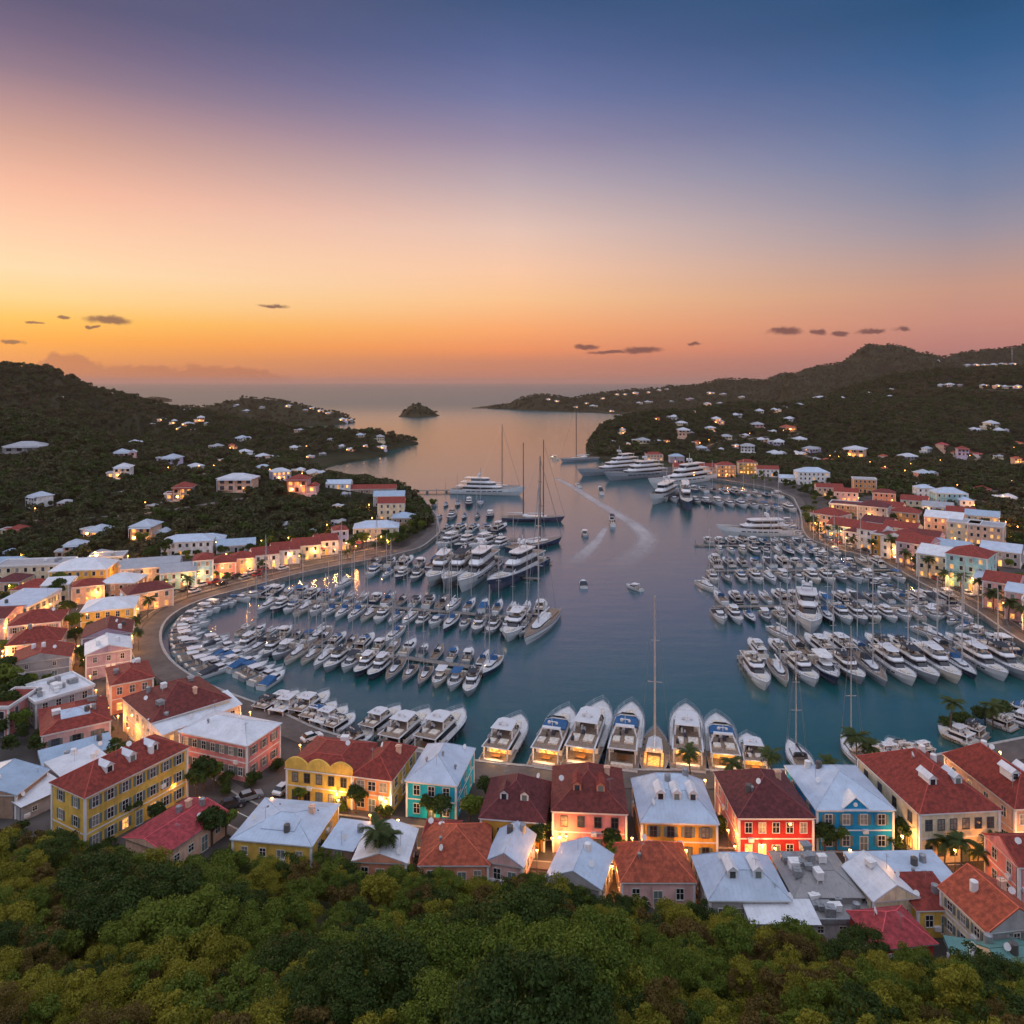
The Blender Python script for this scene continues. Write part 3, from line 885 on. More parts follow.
    if detail == 2:
        for sx, yy in ((X + .09, -Y + .35), (-X - .09, -Y + .4))[:1 + rz_key % 2]:
            c = MB(); c.tube((sx, yy, -1.5), (sx, yy, h - .45), .055, n=5); c.tube((sx, yy, h - .45), (sx * .995, yy, h - .1), .055, n=5); c.build('drainpipe', METAL, root)
        for k in range(1 + rz_key % 3):
            u = rr.uniform(-.8, .8) * (Y if k % 2 else X); q = MB(); q.box(-.42, .42, -.34, 0, 0, .55); q.tube((.12, -.35, .27), (.12, -.34, .27), .2, n=10); q.box(-.35, .35, -.3, -.02, -.06, 0)
            sd = 1 if cx < 0 else -1
            if k % 2: q.build('air_conditioner', TRIM, root, loc=(sd * X, u * .8, h * .5), rz=sd * pi / 2)
            else: q.build('air_conditioner', TRIM, root, loc=(u, -Y, h * .5 - .35 if rows > 1 else .5))
        for k in range(2 + rz_key % 3):
            u, yy = rr.uniform(-X * .8, X * .8), rr.uniform(-Y * .8, Y * .8); z = roof_z(w, d, h, rtype, rh, u, yy, o)
            c = MB(); kk = (rz_key + k) % 3
            if kk == 0:
                c.tube((0, 0, -.2), (0, 0, 1.9), .03, n=4); c.tube((-.5, 0, 1.8), (.5, 0, 1.8), .02, n=4)
                for q in range(5): c.tube((-.4 + .2 * q, -.3, 1.8), (-.4 + .2 * q, .3, 1.8), .012, n=3)
                c.build('aerial', METAL, ro, loc=(u, yy, z), rz=rr.uniform(0, 3))
            elif kk == 1:
                c.tube((0, 0, -.2), (0, 0, .6), .035, n=4); c.tube((0, .02, .6), (0, -.14, .68), .05, .42, n=12); c.build('satellite_dish', TRIM, ro, loc=(u, yy, z), rz=rr.uniform(-1, 1))
            else:
                c.tube((0, 0, -.3), (0, 0, .95), .5, .47, n=12); c.tube((0, 0, .95), (0, 0, 1.1), .47, .15, n=12); c.build('water_tank', rr.choice((METAL, FRAME_D, TRIM)), ro, loc=(u, yy, z))
    if pediment:
        c = MB(); c.add([(-1.7, -Y - .14, h - .42), (1.7, -Y - .14, h - .42), (1.7, -Y - .14, h + .25), (0, -Y - .14, h + 1.75), (-1.7, -Y - .14, h + .25)], [(0, 1, 2, 3, 4)], 0)
        c.hexa([(-1.95, -Y - .3, h + .1), (0, -Y - .3, h + 1.8), (0, -Y + 2.2, h + 1.8), (-1.95, -Y + 2.2, h + .1)],
               [(-1.95, -Y - .3, h + .24), (0, -Y - .3, h + 1.94), (0, -Y + 2.2, h + 1.94), (-1.95, -Y + 2.2, h + .24)], 1)
        c.hexa([(0, -Y - .3, h + 1.8), (1.95, -Y - .3, h + .1), (1.95, -Y + 2.2, h + .1), (0, -Y + 2.2, h + 1.8)],
               [(0, -Y - .3, h + 1.94), (1.95, -Y - .3, h + .24), (1.95, -Y + 2.2, h + .24), (0, -Y + 2.2, h + 1.94)], 1)
        c.tube((0, -Y - .22, h + .75), (0, -Y - .13, h + .75), .32, n=12, mi=1)
        c.build('pediment', [wm, TRIM], root)
    if balcony:
        c = MB(); zb = sh - .05
        c.box(-X * .8, X * .8, -Y - 1.2, -Y, zb - .15, zb); c.box(-X * .8, X * .8, -Y - 1.2, -Y - 1.14, zb + .85, zb + .95)
        k = 0; xx = -X * .8
        while xx <= X * .8 + .01:
            c.box(xx - .04, xx + .04, -Y - 1.2, -Y - 1.13, zb, zb + .85); xx += .5
        for xx in (-X * .78, 0, X * .78): c.box(xx - .09, xx + .09, -Y - 1.2, -Y - 1.02, -.4, zb - .15)
        c.build('balcony', TRIM, root)
    if lamp:
        for lx, lz, pw in lamp:
            c = MB(); c.box(-.08, .08, -.1, 0, -.15, .35, 1); c.tube((0, -.05, .3), (0, -.5, .4), .04, n=5, mi=1); c.ball((0, -.55, .15), .20, 10, 6, 0)
            lo = c.build('wall_lamp', [LAMP, POST], root, loc=(lx, -Y, lz))
            lampglow(lo, (0, -1.0, -.25), pw, r=.15)
    return root

def facade(A, B, h, d, gz=1.5):
    """centre, angle and width of a house whose front eaves run from pixel A to pixel B"""
    a, b = P(*A, gz + h), P(*B, gz + h)
    w = math.dist(a, b); rz = atan2(b[1] - a[1], b[0] - a[0])
    nx, ny = -sin(rz), cos(rz)
    return (a[0] + b[0]) / 2 + nx * d / 2, (a[1] + b[1]) / 2 + ny * d / 2, rz, w
def fh(name, label, A, B, h, d, roof, rtype, rh, wall, **k):
    gz = k.pop('gz', 1.5)
    cx, cy, rz, w = facade(A, B, h, d, gz)
    HOUSE_SPOTS.append((cx, cy, max(w, d) * .62))
    return house(name, label, cx, cy, rz, w, d, h, roof, rtype, rh, wall, gz=gz, **k)
HOUSE_SPOTS = []

# --- the harbour-front row, left to right
fh('yellow_house', 'long three storey yellow house with red tiled hip roof above the left treeline', (85, 797), (187, 747), 8.6, 8.5, 'red', 'hip', 2.6, 'yellow', cols=(7, 2), rows=3, lit=.0, ground_lit=.25, dormers=3, dorm_mat='white', win=(.95, 1.5))
fh('pink_house', 'two storey rose pink house with broad white hip roof beside the square', (180, 731), (247, 745), 6.6, 9.0, 'white', 'hip', 1.9, 'pink', cols=(7, 3), rows=2, lit=.0, vent=1, win=(.9, 1.4))
fh('white_roof_annexe', 'low annexe with long white metal lean-to roof between red roof and pink house', (163, 734), (240, 704), 5.4, 4.6, 'white', 'shed', 1.6, 'cream', cols=(6, 1), rows=2, lit=.1, win=(.8, 1.1))
fh('cream_house', 'cream house with deep red hip roof and dormers on the lit street corner', (124, 698), (152, 722), 6.8, 15, 'dark red', 'hip', 3.6, 'cream', cols=(5, 6), rows=2, lit=.1, ground_lit=.8, units=3, chimney=1)
fh('pale_pink_house', 'pale pink single storey house with red hip roof and long white skylight', (42, 735), (110, 720), 4.3, 13, 'red', 'hip', 2.2, 'pale pink', cols=(3, 3), rows=1, lit=.0, skylight=1, units=2, win=(1.3, 1.5), wk='d', door=False)
fh('white_flat_house', 'flat white roofed building cluttered with roof units behind the pale pink house', (36, 703), (93, 686), 5.2, 11, 'white', 'flat', 0, 'grey', cols=(4, 3), rows=2, lit=.1, units=9)
fh('grey_gable_house', 'grey stone house with broad gable end and red and white roof', (10, 664), (70, 656), 5.0, 9, 'red', 'gabley', 1.9, 'grey', cols=(2, 2), rows=2, lit=.0, win=(.7, .9))
fh('red_roof_house', 'house with maroon hip roof directly behind the grey gable house', (6, 646), (60, 640), 5.2, 9, 'red', 'hip', 2.8, 'pale pink', cols=(4, 2), rows=2, lit=.2)
fh('red_roof_house', 'house with red hip roof and pink front wall, second behind the grey gable', (8, 626), (60, 621), 5.8, 10, 'red', 'hip', 2.4, 'pale pink', cols=(5, 2), rows=2, lit=.2)
fh('orange_house', 'orange red house with white edged red roof on the bend of the lit street', (111, 685), (153, 677), 6.5, 11, 'red', 'hip', 1.6, 'salmon', cols=(3, 4), rows=2, lit=.1, side_wall='pale pink', units=2, ground_lit=.5)
fh('mauve_gable_house', 'mauve grey house with stepped front gable along the lit street', (86, 655), (131, 648), 6.2, 9, 'white', 'gabley', 1.7, 'mauve', cols=(3, 3), rows=2, lit=.1, win=(.8, 1.2))
fh('red_gable_house', 'house with dull red roof and small grey gable behind the mauve gable house', (82, 638), (131, 632), 6.4, 10, 'dark red', 'gabley', 2.0, 'mauve', cols=(3, 3), rows=2, lit=.1, side_wall='pale pink', dormers=0)
fh('ochre_house', 'ochre walled house with rounded white hip roof at the end of the lit street', (81, 612), (134, 607), 6.0, 12, 'white', 'hip', 2.0, 'yellow', cols=(5, 3), rows=2, lit=.1)
fh('blue_wall_house', 'wide house with flat pale blue roof and dark blue wall at the left edge', (-12, 607), (27, 607), 5.5, 16, 'pale blue', 'shed', 1.0, 'steel' if 0 else 'blue', cols=(4, 5), rows=2, lit=.1, side_wall='cream')
fh('brown_house', 'small brown walled house with grey blue gable roof at the left edge', (16, 794), (47, 770), 4.0, 12, 'steel blue', 'gablex', 1.6, 'brown', cols=(2, 1), rows=1, lit=0, win=(.8, .9))
fh('white_shed', 'low shed with wide white flat roof beside the brown walled house', (22, 806), (66, 786), 2.6, 7, 'white', 'shed', .6, 'grey', cols=(2, 1), rows=1, lit=0, win=(.7, .7), trim=False)
fh('white_shed', 'low shed with white flat roof tucked behind the yellow house', (62, 776), (108, 758), 2.8, 6, 'white', 'shed', .6, 'grey', cols=(2, 1), rows=1, lit=0, win=(.7, .7), trim=False)
fh('blue_roof_shed', 'long low lean-to with dull blue grey roof below the pale pink house', (44, 766), (113, 747), 2.6, 5, 'steel blue', 'shed', .8, 'grey', cols=(3, 1), rows=1, lit=0, win=(.7, .8), trim=False)
fh('red_shed', 'long low building under a plain bright red roof at the edge of the trees', (167, 852), (226, 812), 3.6, 8.5, 'pink red', 'gablex', 1.0, 'peach', cols=(4, 1), rows=1, lit=.1, win=(.9, 1.0), trim=False, chimney=1)
fh('white_roof_house', 'low yellow walled house with large square white metal roof by the square', (233, 838), (311, 845), 3.4, 10.5, 'pale blue', 'hip', 1.3, 'yellow', cols=(4, 2), rows=1, lit=.2, chimney=1, skylight=1, win=(.9, 1.1))
fh('white_roof_shed', 'tiny flat white roofed outbuilding between two white roofed houses', (324, 846), (352, 850), 2.6, 6, 'pale blue', 'shed', .5, 'brown', cols=(1, 1), rows=1, lit=0, win=(.8, .9), trim=False)
fh('white_gable_house', 'low house with bright white gable roof and salmon side wall by a palm', (354, 860), (406, 862), 3.4, 7.5, 'white', 'gabley', 1.3, 'salmon', cols=(3, 2), rows=1, lit=.1, units=1)
fh('bright_yellow_house', 'bright yellow two storey house with scalloped parapet and red roof behind', (287, 767), (352, 775), 5.9, 11, 'red', 'mansard', 1.3, 'yellow', cols=(5, 3), rows=2, lit=.0, wk='d', lamp=[(3.4, 2.6, 500)], units=1)
fh('orange_house', 'orange two storey house with red hip roof joined to the bright yellow house', (353, 775), (391, 780), 5.8, 11, 'red', 'hip', 2.2, 'orange', cols=(3, 3), rows=2, lit=.0, side_wall='yellow', win=(1.25, 1.4), lamp=[(2.6, 2.4, 500)], dormers=0, chimney=1)
fh('teal_house', 'turquoise two storey house with pale blue white hip roof', (407, 780), (456, 785), 5.9, 12, 'pale blue', 'hip', 2.6, 'teal', cols=(3, 3), rows=2, lit=.05, vent=3, win=(1.0, 1.5), lamp=[(.6, 2.6, 350)])
fh('ochre_cottage', 'low ochre house with very dark red hip roof and two small dormers', (481, 817), (544, 822), 4.6, 11, 'maroon', 'hip', 3.6, 'ochre', cols=(5, 2), rows=1, lit=.1, dormers=2, win=(.9, 1.5), side_wall='peach', wk='d')
fh('salmon_house', 'salmon pink house with red hip roof, two green windowed dormers and flank wall', (553, 810), (626, 813), 6.4, 12.5, 'dark red', 'hip', 3.6, 'pink', cols=(4, 2), rows=2, lit=.0, dormers=2, dorm_mat='red', wk='d', shutters=False, lamp=[(-4.4, 2.5, 330)], chimney=1)
fh('orange_yellow_house', 'orange yellow house with pale blue hip roof and three dormers', (642, 821), (717, 823), 5.9, 11.5, 'pale blue', 'mansard', 2.9, 'ochre', cols=(4, 2), rows=2, lit=.0, dormers=3, dorm_mat='white', wk='d', chimney=0)
fh('red_house', 'deep red house with dark red hip roof and cream framed windows', (739, 817), (813, 817), 6.4, 12.5, 'maroon', 'hip', 3.4, 'red', cols=(5, 3), rows=2, lit=.0, side_wall='pink', lamp=[(-2.2, 2.3, 420)], ground_lit=.35, vent=1, chimney=1)
fh('blue_house', 'bright blue house with white hip roof and small round windowed pediment', (817, 809), (893, 809), 6.4, 12.5, 'pale blue', 'hip', 3.0, 'blue', cols=(4, 2), rows=2, lit=.0, pediment=True, win=(1.0, 1.5))
fh('cream_mansion', 'large cream two storey mansion with broad red hip roof near the road bend', (920, 813), (999, 809), 7.6, 16.5, 'red', 'hip', 4.0, 'cream', cols=(6, 4), rows=2, lit=.0, dormers=2, dorm_mat='white', wk='d', ground_lit=.1, side_wall='cream')
fh('peach_house', 'peach house with bright red roof and two white dormers at the right edge', (1015, 808), (1062, 806), 7.2, 16, 'red', 'hip', 3.6, 'peach', cols=(4, 4), rows=2, lit=.1, dormers=2, dorm_mat='white', lamp=[(0.6, 2.4, 700)])
# --- the second row along the trees
fh('grey_roof_house', 'house with silver grey hip roof and two white dormers below the red house', (710, 899), (789, 899), 4.0, 8.5, 'pale blue', 'mansard', 2.2, 'grey', cols=(4, 2), rows=1, lit=0, dormers=2, dorm_mat='white', chimney=0)
fh('red_cottage', 'cottage with brick red tiled pyramid roof in front of the yellow house', (622, 881), (694, 881), 3.6, 8.0, 'orange red', 'hip', 2.9, 'pale pink', cols=(3, 2), rows=1, lit=.1, side_wall='peach', vent=1)
fh('white_gable_cottage', 'small white gabled cottage set at an angle at the treeline', (548, 876), (600, 888), 3.2, 7.2, 'pale blue', 'gabley', 1.7, 'grey', cols=(2, 2), rows=1, lit=0, gz=2.0)
fh('red_hip_house', 'wide low house with warm red hip roof between two white roofs', (420, 864), (488, 864), 3.4, 9.5, 'orange red', 'hip', 2.6, 'salmon', cols=(4, 2), rows=1, lit=.1, vent=1)
fh('red_annexe', 'small red roofed annexe tucked behind the wide red hip house', (424, 838), (452, 841), 3.0, 5, 'red', 'gablex', 1.2, 'salmon', cols=(2, 1), rows=1, lit=.1)
fh('white_blue_cottage', 'narrow cottage with pale blue gable roof and pink side wall', (487, 860), (522, 866), 3.4, 7.2, 'pale blue', 'gabley', 1.6, 'pale pink', cols=(2, 3), rows=1, lit=.1)
fh('grey_complex', 'weathered grey hip roofed house crowded with roof clutter left of white gable', (795, 896), (862, 896), 3.6, 9, 'dirty', 'mansard', 1.7, 'grey', cols=(3, 2), rows=1, lit=0, units=9, trim=False)
fh('grey_annexe', 'dilapidated low grey annexe full of debris in front of the weathered house', (806, 921), (902, 921), 2.2, 5.5, 'dirty', 'flat', 0, 'grey', cols=(4, 1), rows=1, lit=0, units=12, trim=False, win=(.8, .8), gz=2.0)
fh('white_gable_house', 'white roofed house with plain gable end facing left of the red roof slab', (874, 900), (916, 896), 3.8, 6.5, 'white', 'gabley', 1.9, 'cream', cols=(2, 2), rows=1, lit=0, units=1, gz=2)
fh('flat_blue_house', 'wide low building with flat pale blue roof behind the white gable', (872, 889), (962, 887), 3.2, 7.0, 'pale blue', 'shed', .4, 'yellow', cols=(4, 2), rows=1, lit=.1, vent=2)
fh('red_slab_house', 'yellow walled building under a flat dark red roof by the gable house', (918, 909), (957, 908), 3.2, 5.5, 'red', 'shed', .9, 'yellow', cols=(2, 1), rows=1, lit=.1, gz=2)
fh('orange_gable_house', 'cream house with orange red gable roof and grey gable end at the right', (987, 931), (1046, 924), 5.0, 7.5, 'orange red', 'gabley', 2.6, 'grey', side_wall='cream', cols=(1, 3), rows=2, lit=0, gz=2.5, win=(.8, 1.1), chimney=1)
fh('red_pavilion', 'low pavilion with folded bright pink red roof among the shrubs', (880, 948), (934, 942), 2.6, 6, 'pink red', 'hip', 1.9, 'red', cols=(3, 1), rows=1, lit=0, gz=3, trim=False, win=(.7, .8))
fh('white_flat_shed', 'long low shed with white flat roof below the silver grey house', (752, 922), (818, 923), 2.6, 4.5, 'white', 'shed', .5, 'grey', cols=(3, 1), rows=1, lit=0, trim=False, gz=2, win=(.8, .8))
fh('green_roof_shed', 'dark green roofed shed cut by the lower right edge', (1007, 974), (1046, 970), 2.6, 4.5, 'green', 'gablex', 1.2, 'cream', cols=(2, 1), rows=1, lit=0, gz=4, trim=False)
fh('teal_roof_shed', 'small teal roofed shed below the orange red gable house', (957, 962), (983, 966), 2.4, 3.2, 'green', 'shed', .5, 'grey', cols=(2, 1), rows=1, lit=0, gz=3, trim=False, win=(.7, .8))
fh('pink_tower_house', 'tall pink house front cut by the right edge behind the gable house', (1019, 866), (1066, 866), 6.0, 7, 'red', 'gablex', 2, 'pink', cols=(4, 2), rows=2, lit=0)

# the scalloped parapet of the bright yellow house
for o_ in [o for o in COL.objects if o.name == 'bright_yellow_house']:
    cx, cy, rz, w = facade((287, 767), (352, 775), 5.9, 11)
    c = MB(); Yf = -5.5 - .30
    pts = []
    N = 42
    for i in range(N + 1):
        x = -w / 2 - .2 + (w + .4) * i / N
        t = (i / N * 3) % 1.0
        pts.append((x, 1.0 + 1.0 * abs(sin(pi * t)) ** .8 * (1 if i not in (0, N) else .3)))
    vs = [(x, Yf - .02, 5.9 + .03) for x, z in pts] + [(x, Yf - .02, 5.9 + z) for x, z in pts]
    n = N + 1
    vs2 = [(x, Yf + .3, z) for x, _, z in vs]
    c.add(vs + vs2, [(i, i + 1, n + i + 1, n + i) for i in range(N)] + [(2 * n + i + 1, 2 * n + i, 3 * n + i, 3 * n + i + 1) for i in range(N)] +
          [(n + i, n + i + 1, 3 * n + i + 1, 3 * n + i) for i in range(N)])
    c.build('parapet', wall_mat('yellow'), o_)
# ------------------------------------------------------------------ town buildings further off (column, base row, width px, storeys, wall, roof, roof type, depth m, turn deg, ...)
RT = {'h': 'hip', 'g': 'gablex', 'y': 'gabley', 'f': 'flat', 's': 'shed'}
def mid(label, px, py, wpx, st, wall, roof, rt, d, turn, glit=.5, lit=.14, name=None, cols=None, group=None, cat='house', sh=2.9, rh=None, units=0, detail=1, win=(1.0, 1.4), bal=False):
    if px > 800 and py < 650:
        py -= 6 if py > 515 else 3; wpx *= 1.0
    x, y, z = hit(px, py)
    rz = radians(turn)
    vis = abs(cos(rz)) * 1.0
    w = max(4.5, wpx * y / F / max(.45, vis))
    if rt == 'f': rh_ = 0
    else: rh_ = rh if rh is not None else min(w, d) * .22
    n = cols or max(2, min(9, int(w / 2.6)))
    cx, cy = x - sin(rz) * d / 2, y + cos(rz) * d / 2
    HOUSE_SPOTS.append((cx, cy, max(w, d) * .6))
    nm = name or (wall.replace(' ', '_') + '_house')
    if rt == 's': rh_ = .9
    return house(nm, label, cx, cy, rz, w, d, st * sh, roof, RT[rt], rh_, wall, gz=z, cols=(n, max(2, int(d / 3.4))), rows=st, detail=detail, lit=lit * .6, ground_lit=glit * .75,
                 units=units, group=group, cat=cat, win=win, balcony=bal, left=turn > -60, right=turn < 60, rr=random.Random(int(px * 7 + py * 13)))
# left town
mid('blue fronted house on the bay road with pale blue shutters, left of its taller twin', 178, 589, 30, 2, 'aqua', 'grey', 'g', 10, 22, glit=.7)
mid('tall light blue house with dark blue windows on the bay road', 203, 585, 17, 3, 'light blue', 'red', 'h', 9, 20, glit=.7)
mid('long grey roofed building behind the two blue houses', 150, 584, 50, 2, 'grey', 'grey', 'g', 11, 18, glit=.2)
mid('ochre lit house with arcade beside the bay road bend', 151, 610, 32, 2, 'peach', 'dark red', 'h', 9, 40, glit=1.0, lit=.5)
mid('pink house with red hip roof right of the tall light blue house', 222, 579, 24, 2, 'pink', 'red', 'h', 9, 18, glit=.9)
mid('peach house with lit terraces between pink house and white row', 242, 574, 22, 2, 'peach', 'red', 'h', 8, 18, glit=1.0, lit=.5)
mid('pale end house with gable of the white waterfront row', 266, 570, 22, 2, 'white', 'red', 'g', 10, 25, glit=.9)
mid('second house of the white waterfront row with turquoise upper windows', 286, 565, 24, 2, 'white', 'red', 'g', 10, 22, glit=.9)
mid('third house of the white waterfront row with long red roof', 307, 560, 24, 2, 'cream', 'red', 'g', 10, 22, glit=.9)
mid('fourth house of the white waterfront row above lit cafe terrace', 327, 555, 20, 2, 'white', 'red', 'g', 10, 22, glit=1.0)
mid('lilac end house at the right of the white waterfront row', 341, 551, 13, 3, 'lilac', 'red', 'h', 8, 20, glit=1.0)
mid('two storey hotel with pale blue roof above the inner pontoon', 376, 541, 44, 2, 'cream', 'pale blue', 'h', 11, 8, glit=.5)
mid('yellow three storey house with red roof and blue lean-to by the tall lit tree', 391, 521, 26, 3, 'cream', 'red', 'g', 11, 6, glit=.3)
mid('brown house with steel blue roof right of the yellow three storey house', 403, 530, 22, 2, 'brown', 'steel blue', 'h', 9, 4, glit=.4)
mid('grey blue roofed house stepping up behind the yellow three storey house', 389, 507, 30, 2, 'grey', 'steel blue', 'g', 10, 6, glit=.1, lit=.1)
mid('low red roofed quay building near the outer pier', 372, 494, 46, 1, 'brown', 'red', 'g', 9, 4, glit=.3)
mid('white quay building left of the low red roofed one', 338, 489, 24, 1, 'white', 'pale blue', 'g', 9, 4, glit=.3)
mid('yellow hall with big white roof in the left town', 78, 587, 52, 2, 'yellow', 'white', 'h', 13, 12, glit=.3, lit=.1)
mid('flat roofed cream block with dark windows at upper left town', 30, 582, 64, 2, 'cream', 'grey', 'f', 10, 10, glit=.3, lit=.1, units=3)
mid('low house with red hip roof left of the white awning house', 30, 600, 36, 1, 'cream', 'red', 'h', 10, 4, glit=.2, sh=3.4)
mid('small cream house with white lean-to roof beside the red hip roof', 55, 603, 24, 2, 'cream', 'white', 's', 7, 14, glit=.5)
mid('white house with vaulted pale roof above the ochre walled house', 117, 601, 34, 2, 'brown', 'white', 'h', 10, 6, glit=.3)
mid('house with wide pale blue roof and green terrace below left hillside', 187, 556, 46, 2, 'white', 'pale blue', 'h', 10, 14, glit=.5)
mid('white house with stepped pale blue roofs right of the terrace house', 207, 549, 30, 1, 'white', 'pale blue', 'h', 10, 14, glit=.5, sh=3.5)
mid('low house with two steel blue roofs above the pink house', 236, 553, 34, 1, 'grey', 'steel blue', 'g', 9, 18, glit=.3, sh=3.2)
mid('peach shop row glowing warmly behind the ochre lit house', 130, 575, 36, 1, 'peach', 'grey', 'f', 8, 20, glit=1.0, sh=3.4)
mid('lit cream shophouse left of the white vaulted roof', 88, 604, 26, 2, 'peach', 'red', 'h', 7, 24, glit=1.0, lit=.6)
mid('grey flat house with aerials above the peach shop row', 105, 566, 30, 1, 'grey', 'grey', 'f', 9, 16, glit=.2, sh=3.2, units=2)
mid('low white house left of the flat roofed cream block', 2, 574, 26, 1, 'white', 'steel blue', 'g', 9, 4, glit=.3, sh=3.4)
mid('maroon roofed house at the left edge below the cream block', 6, 592, 24, 1, 'peach', 'maroon', 'h', 9, 4, glit=.3, sh=3.4)
mid('pink walled house cut by the left edge beside dark trees', -3, 737, 18, 2, 'pink', 'red', 'f', 9, 0, glit=0, lit=0)
mid('pale pink gable house between left edge and maroon hip roofs', -8, 640, 22, 2, 'pale pink', 'dark red', 'g', 12, 10, glit=1.0, lit=.6)
# right town: front row along the promenade, nearest last
mid('peach end house with red hip roof at the far end of the promenade row', 824, 539, 18, 3, 'peach', 'red', 'h', 12, -52, glit=.9)
mid('long house with red roof and pale blue gable wall beside the peach end house', 842, 545, 20, 2, 'light blue', 'red', 'g', 12, -50, glit=.9)
mid('lilac house with maroon roof third along the right promenade', 857, 552, 18, 2, 'lilac', 'maroon', 'h', 11, -50, glit=.9)
mid('white house fourth along the right promenade with tall windows', 869, 557, 15, 3, 'white', 'red', 'g', 11, -50, glit=1.0)
mid('bright ochre house squeezed between white houses on the right promenade', 880, 562, 12, 3, 'ochre', 'dark red', 'f', 11, -50, glit=1.0)
mid('white gabled house with large arched front beside the bright ochre house', 895, 566, 18, 3, 'white', 'red', 'y', 12, -48, glit=.8)
mid('grey mauve house with long red roof behind the promenade palms', 912, 572, 20, 3, 'mauve', 'red', 'g', 12, -48, glit=.9)
mid('long cream house with white roof edge above promenade palms', 937, 586, 26, 3, 'cream', 'white', 'g', 12, -46, glit=1.0)
mid('large pale aqua house with red roof and white arcade on the promenade', 966, 596, 26, 4, 'aqua', 'red', 'h', 13, -44, glit=.9)
mid('small white house between pale aqua and pink promenade houses', 985, 603, 14, 2, 'white', 'pale blue', 'g', 10, -44, glit=.9)
mid('pink house with white window frames and red roof on the near promenade', 1000, 617, 22, 3, 'pale pink', 'red', 'g', 13, -42, glit=.9)
mid('pale pink house with white roof beside the orange block at right edge', 1018, 628, 16, 3, 'pale pink', 'pale blue', 'g', 12, -42, glit=.9)
mid('orange red block at the right edge of the promenade row', 1040, 640, 22, 3, 'salmon', 'red', 'f', 12, -40, glit=.9)
# behind them
mid('dark maroon barn-like block behind the peach end house', 848, 522, 30, 2, 'brown', 'maroon', 'f', 13, -30, glit=.2)
mid('grey white house with dark mansard right of the maroon block', 872, 530, 22, 3, 'grey', 'maroon', 'h', 11, -36, glit=.4)
mid('glowing orange house in the middle of the right town', 904, 530, 20, 2, 'orange', 'red', 'h', 10, -38, glit=1.0, lit=.8)
mid('red roofed house left of the glowing orange house', 889, 524, 18, 2, 'peach', 'red', 'g', 10, -38, glit=.6)
mid('long peach house with many lit windows, left of the cream lit block', 943, 543, 26, 3, 'peach', 'white', 'g', 11, -38, glit=.9, lit=.5)
mid('cream lit block right of the long peach house', 963, 549, 22, 3, 'cream', 'grey', 'f', 11, -38, glit=.9, lit=.5)
mid('tan corner house with flat roof at the forest edge', 985, 552, 24, 3, 'peach', 'grey', 'f', 11, -38, glit=.7, lit=.3)
mid('low house with pale blue roof below the forest edge', 1000, 572, 26, 2, 'grey', 'pale blue', 'g', 11, -40, glit=.4)
mid('pale teal mansion with domed pale blue roof above the right town', 952, 512, 28, 3, 'aqua', 'pale blue', 'h', 12, -14, glit=.3, lit=.1)
mid('small white pavilion with rounded roof right of the teal mansion', 967, 514, 12, 2, 'white', 'pale blue', 'h', 9, -14, glit=.3, lit=.1)
mid('white tower house with pale blue roof above the right town', 926, 506, 16, 3, 'white', 'pale blue', 'h', 8, -12, glit=.3, lit=.1)
mid('orange flat house by the road behind the promenade', 865, 496, 20, 3, 'orange', 'grey', 'f', 9, -18, glit=.3)
mid('large white hotel with pale hipped roof above the inner harbour', 814, 488, 30, 3, 'white', 'pale blue', 'h', 13, -8, glit=.2, lit=.1, cat='hotel')
mid('low peach house below the large white hotel', 830, 500, 24, 2, 'peach', 'red', 'g', 9, -14, glit=.6)
mid('red roofed row house right of the low peach house', 846, 505, 20, 2, 'pale pink', 'red', 'g', 9, -24, glit=.6)
mid('salmon house right of the orange flat house', 884, 506, 18, 2, 'salmon', 'dark red', 'h', 9, -28, glit=.6)
mid('cream house with red roof under the white tower house', 914, 517, 20, 2, 'cream', 'red', 'g', 10, -32, glit=.8)
mid('lilac house with grey roof under the teal mansion', 937, 524, 22, 2, 'lilac', 'grey', 'g', 10, -34, glit=.7)
mid('white house with red roof right of the lilac one', 960, 530, 20, 2, 'white', 'red', 'g', 10, -34, glit=.6)
mid('steel blue roofed house at the forest edge above the tan corner house', 982, 534, 24, 2, 'cream', 'steel blue', 'g', 10, -34, glit=.5)
mid('dark red roofed house behind the grey mauve house', 921, 556, 22, 2, 'pale pink', 'dark red', 'g', 10, -44, glit=.5)
mid('pale blue roofed house behind the long cream house', 950, 568, 22, 2, 'white', 'steel blue', 'g', 10, -44, glit=.5)
mid('red roofed house behind the white arched house', 899, 547, 22, 2, 'cream', 'red', 'g', 10, -44, glit=.5)
mid('maroon roofed house behind the fourth promenade house', 876, 541, 20, 2, 'peach', 'maroon', 'g', 10, -44, glit=.5)
mid('long red roofed quay hall behind the moored superyachts', 700, 475, 50, 2, 'peach', 'red', 'g', 12, -6, glit=.9, lit=.5)
mid('glowing arcaded quay house right of the long red hall', 726, 477, 18, 3, 'orange', 'red', 'h', 10, -8, glit=1.0, lit=.9)
mid('glowing yellow quay house near the inner harbour palms', 748, 474, 18, 3, 'ochre', 'red', 'h', 10, -10, glit=1.0, lit=.9)
mid('white quay house with red roof at the inner harbour corner', 768, 477, 20, 2, 'white', 'red', 'g', 10, -14, glit=.7)
mid('small mauve quay house left of the long red hall', 677, 463, 14, 2, 'mauve', 'steel blue', 'h', 9, -4, glit=.5)
mid('peach quay house under the promontory trees', 655, 461, 16, 2, 'peach', 'red', 'h', 9, -2, glit=.8)
mid('low white harbour shed beside the inner quay', 790, 483, 20, 1, 'white', 'pale blue', 'g', 9, -18, glit=.6, sh=3.4)

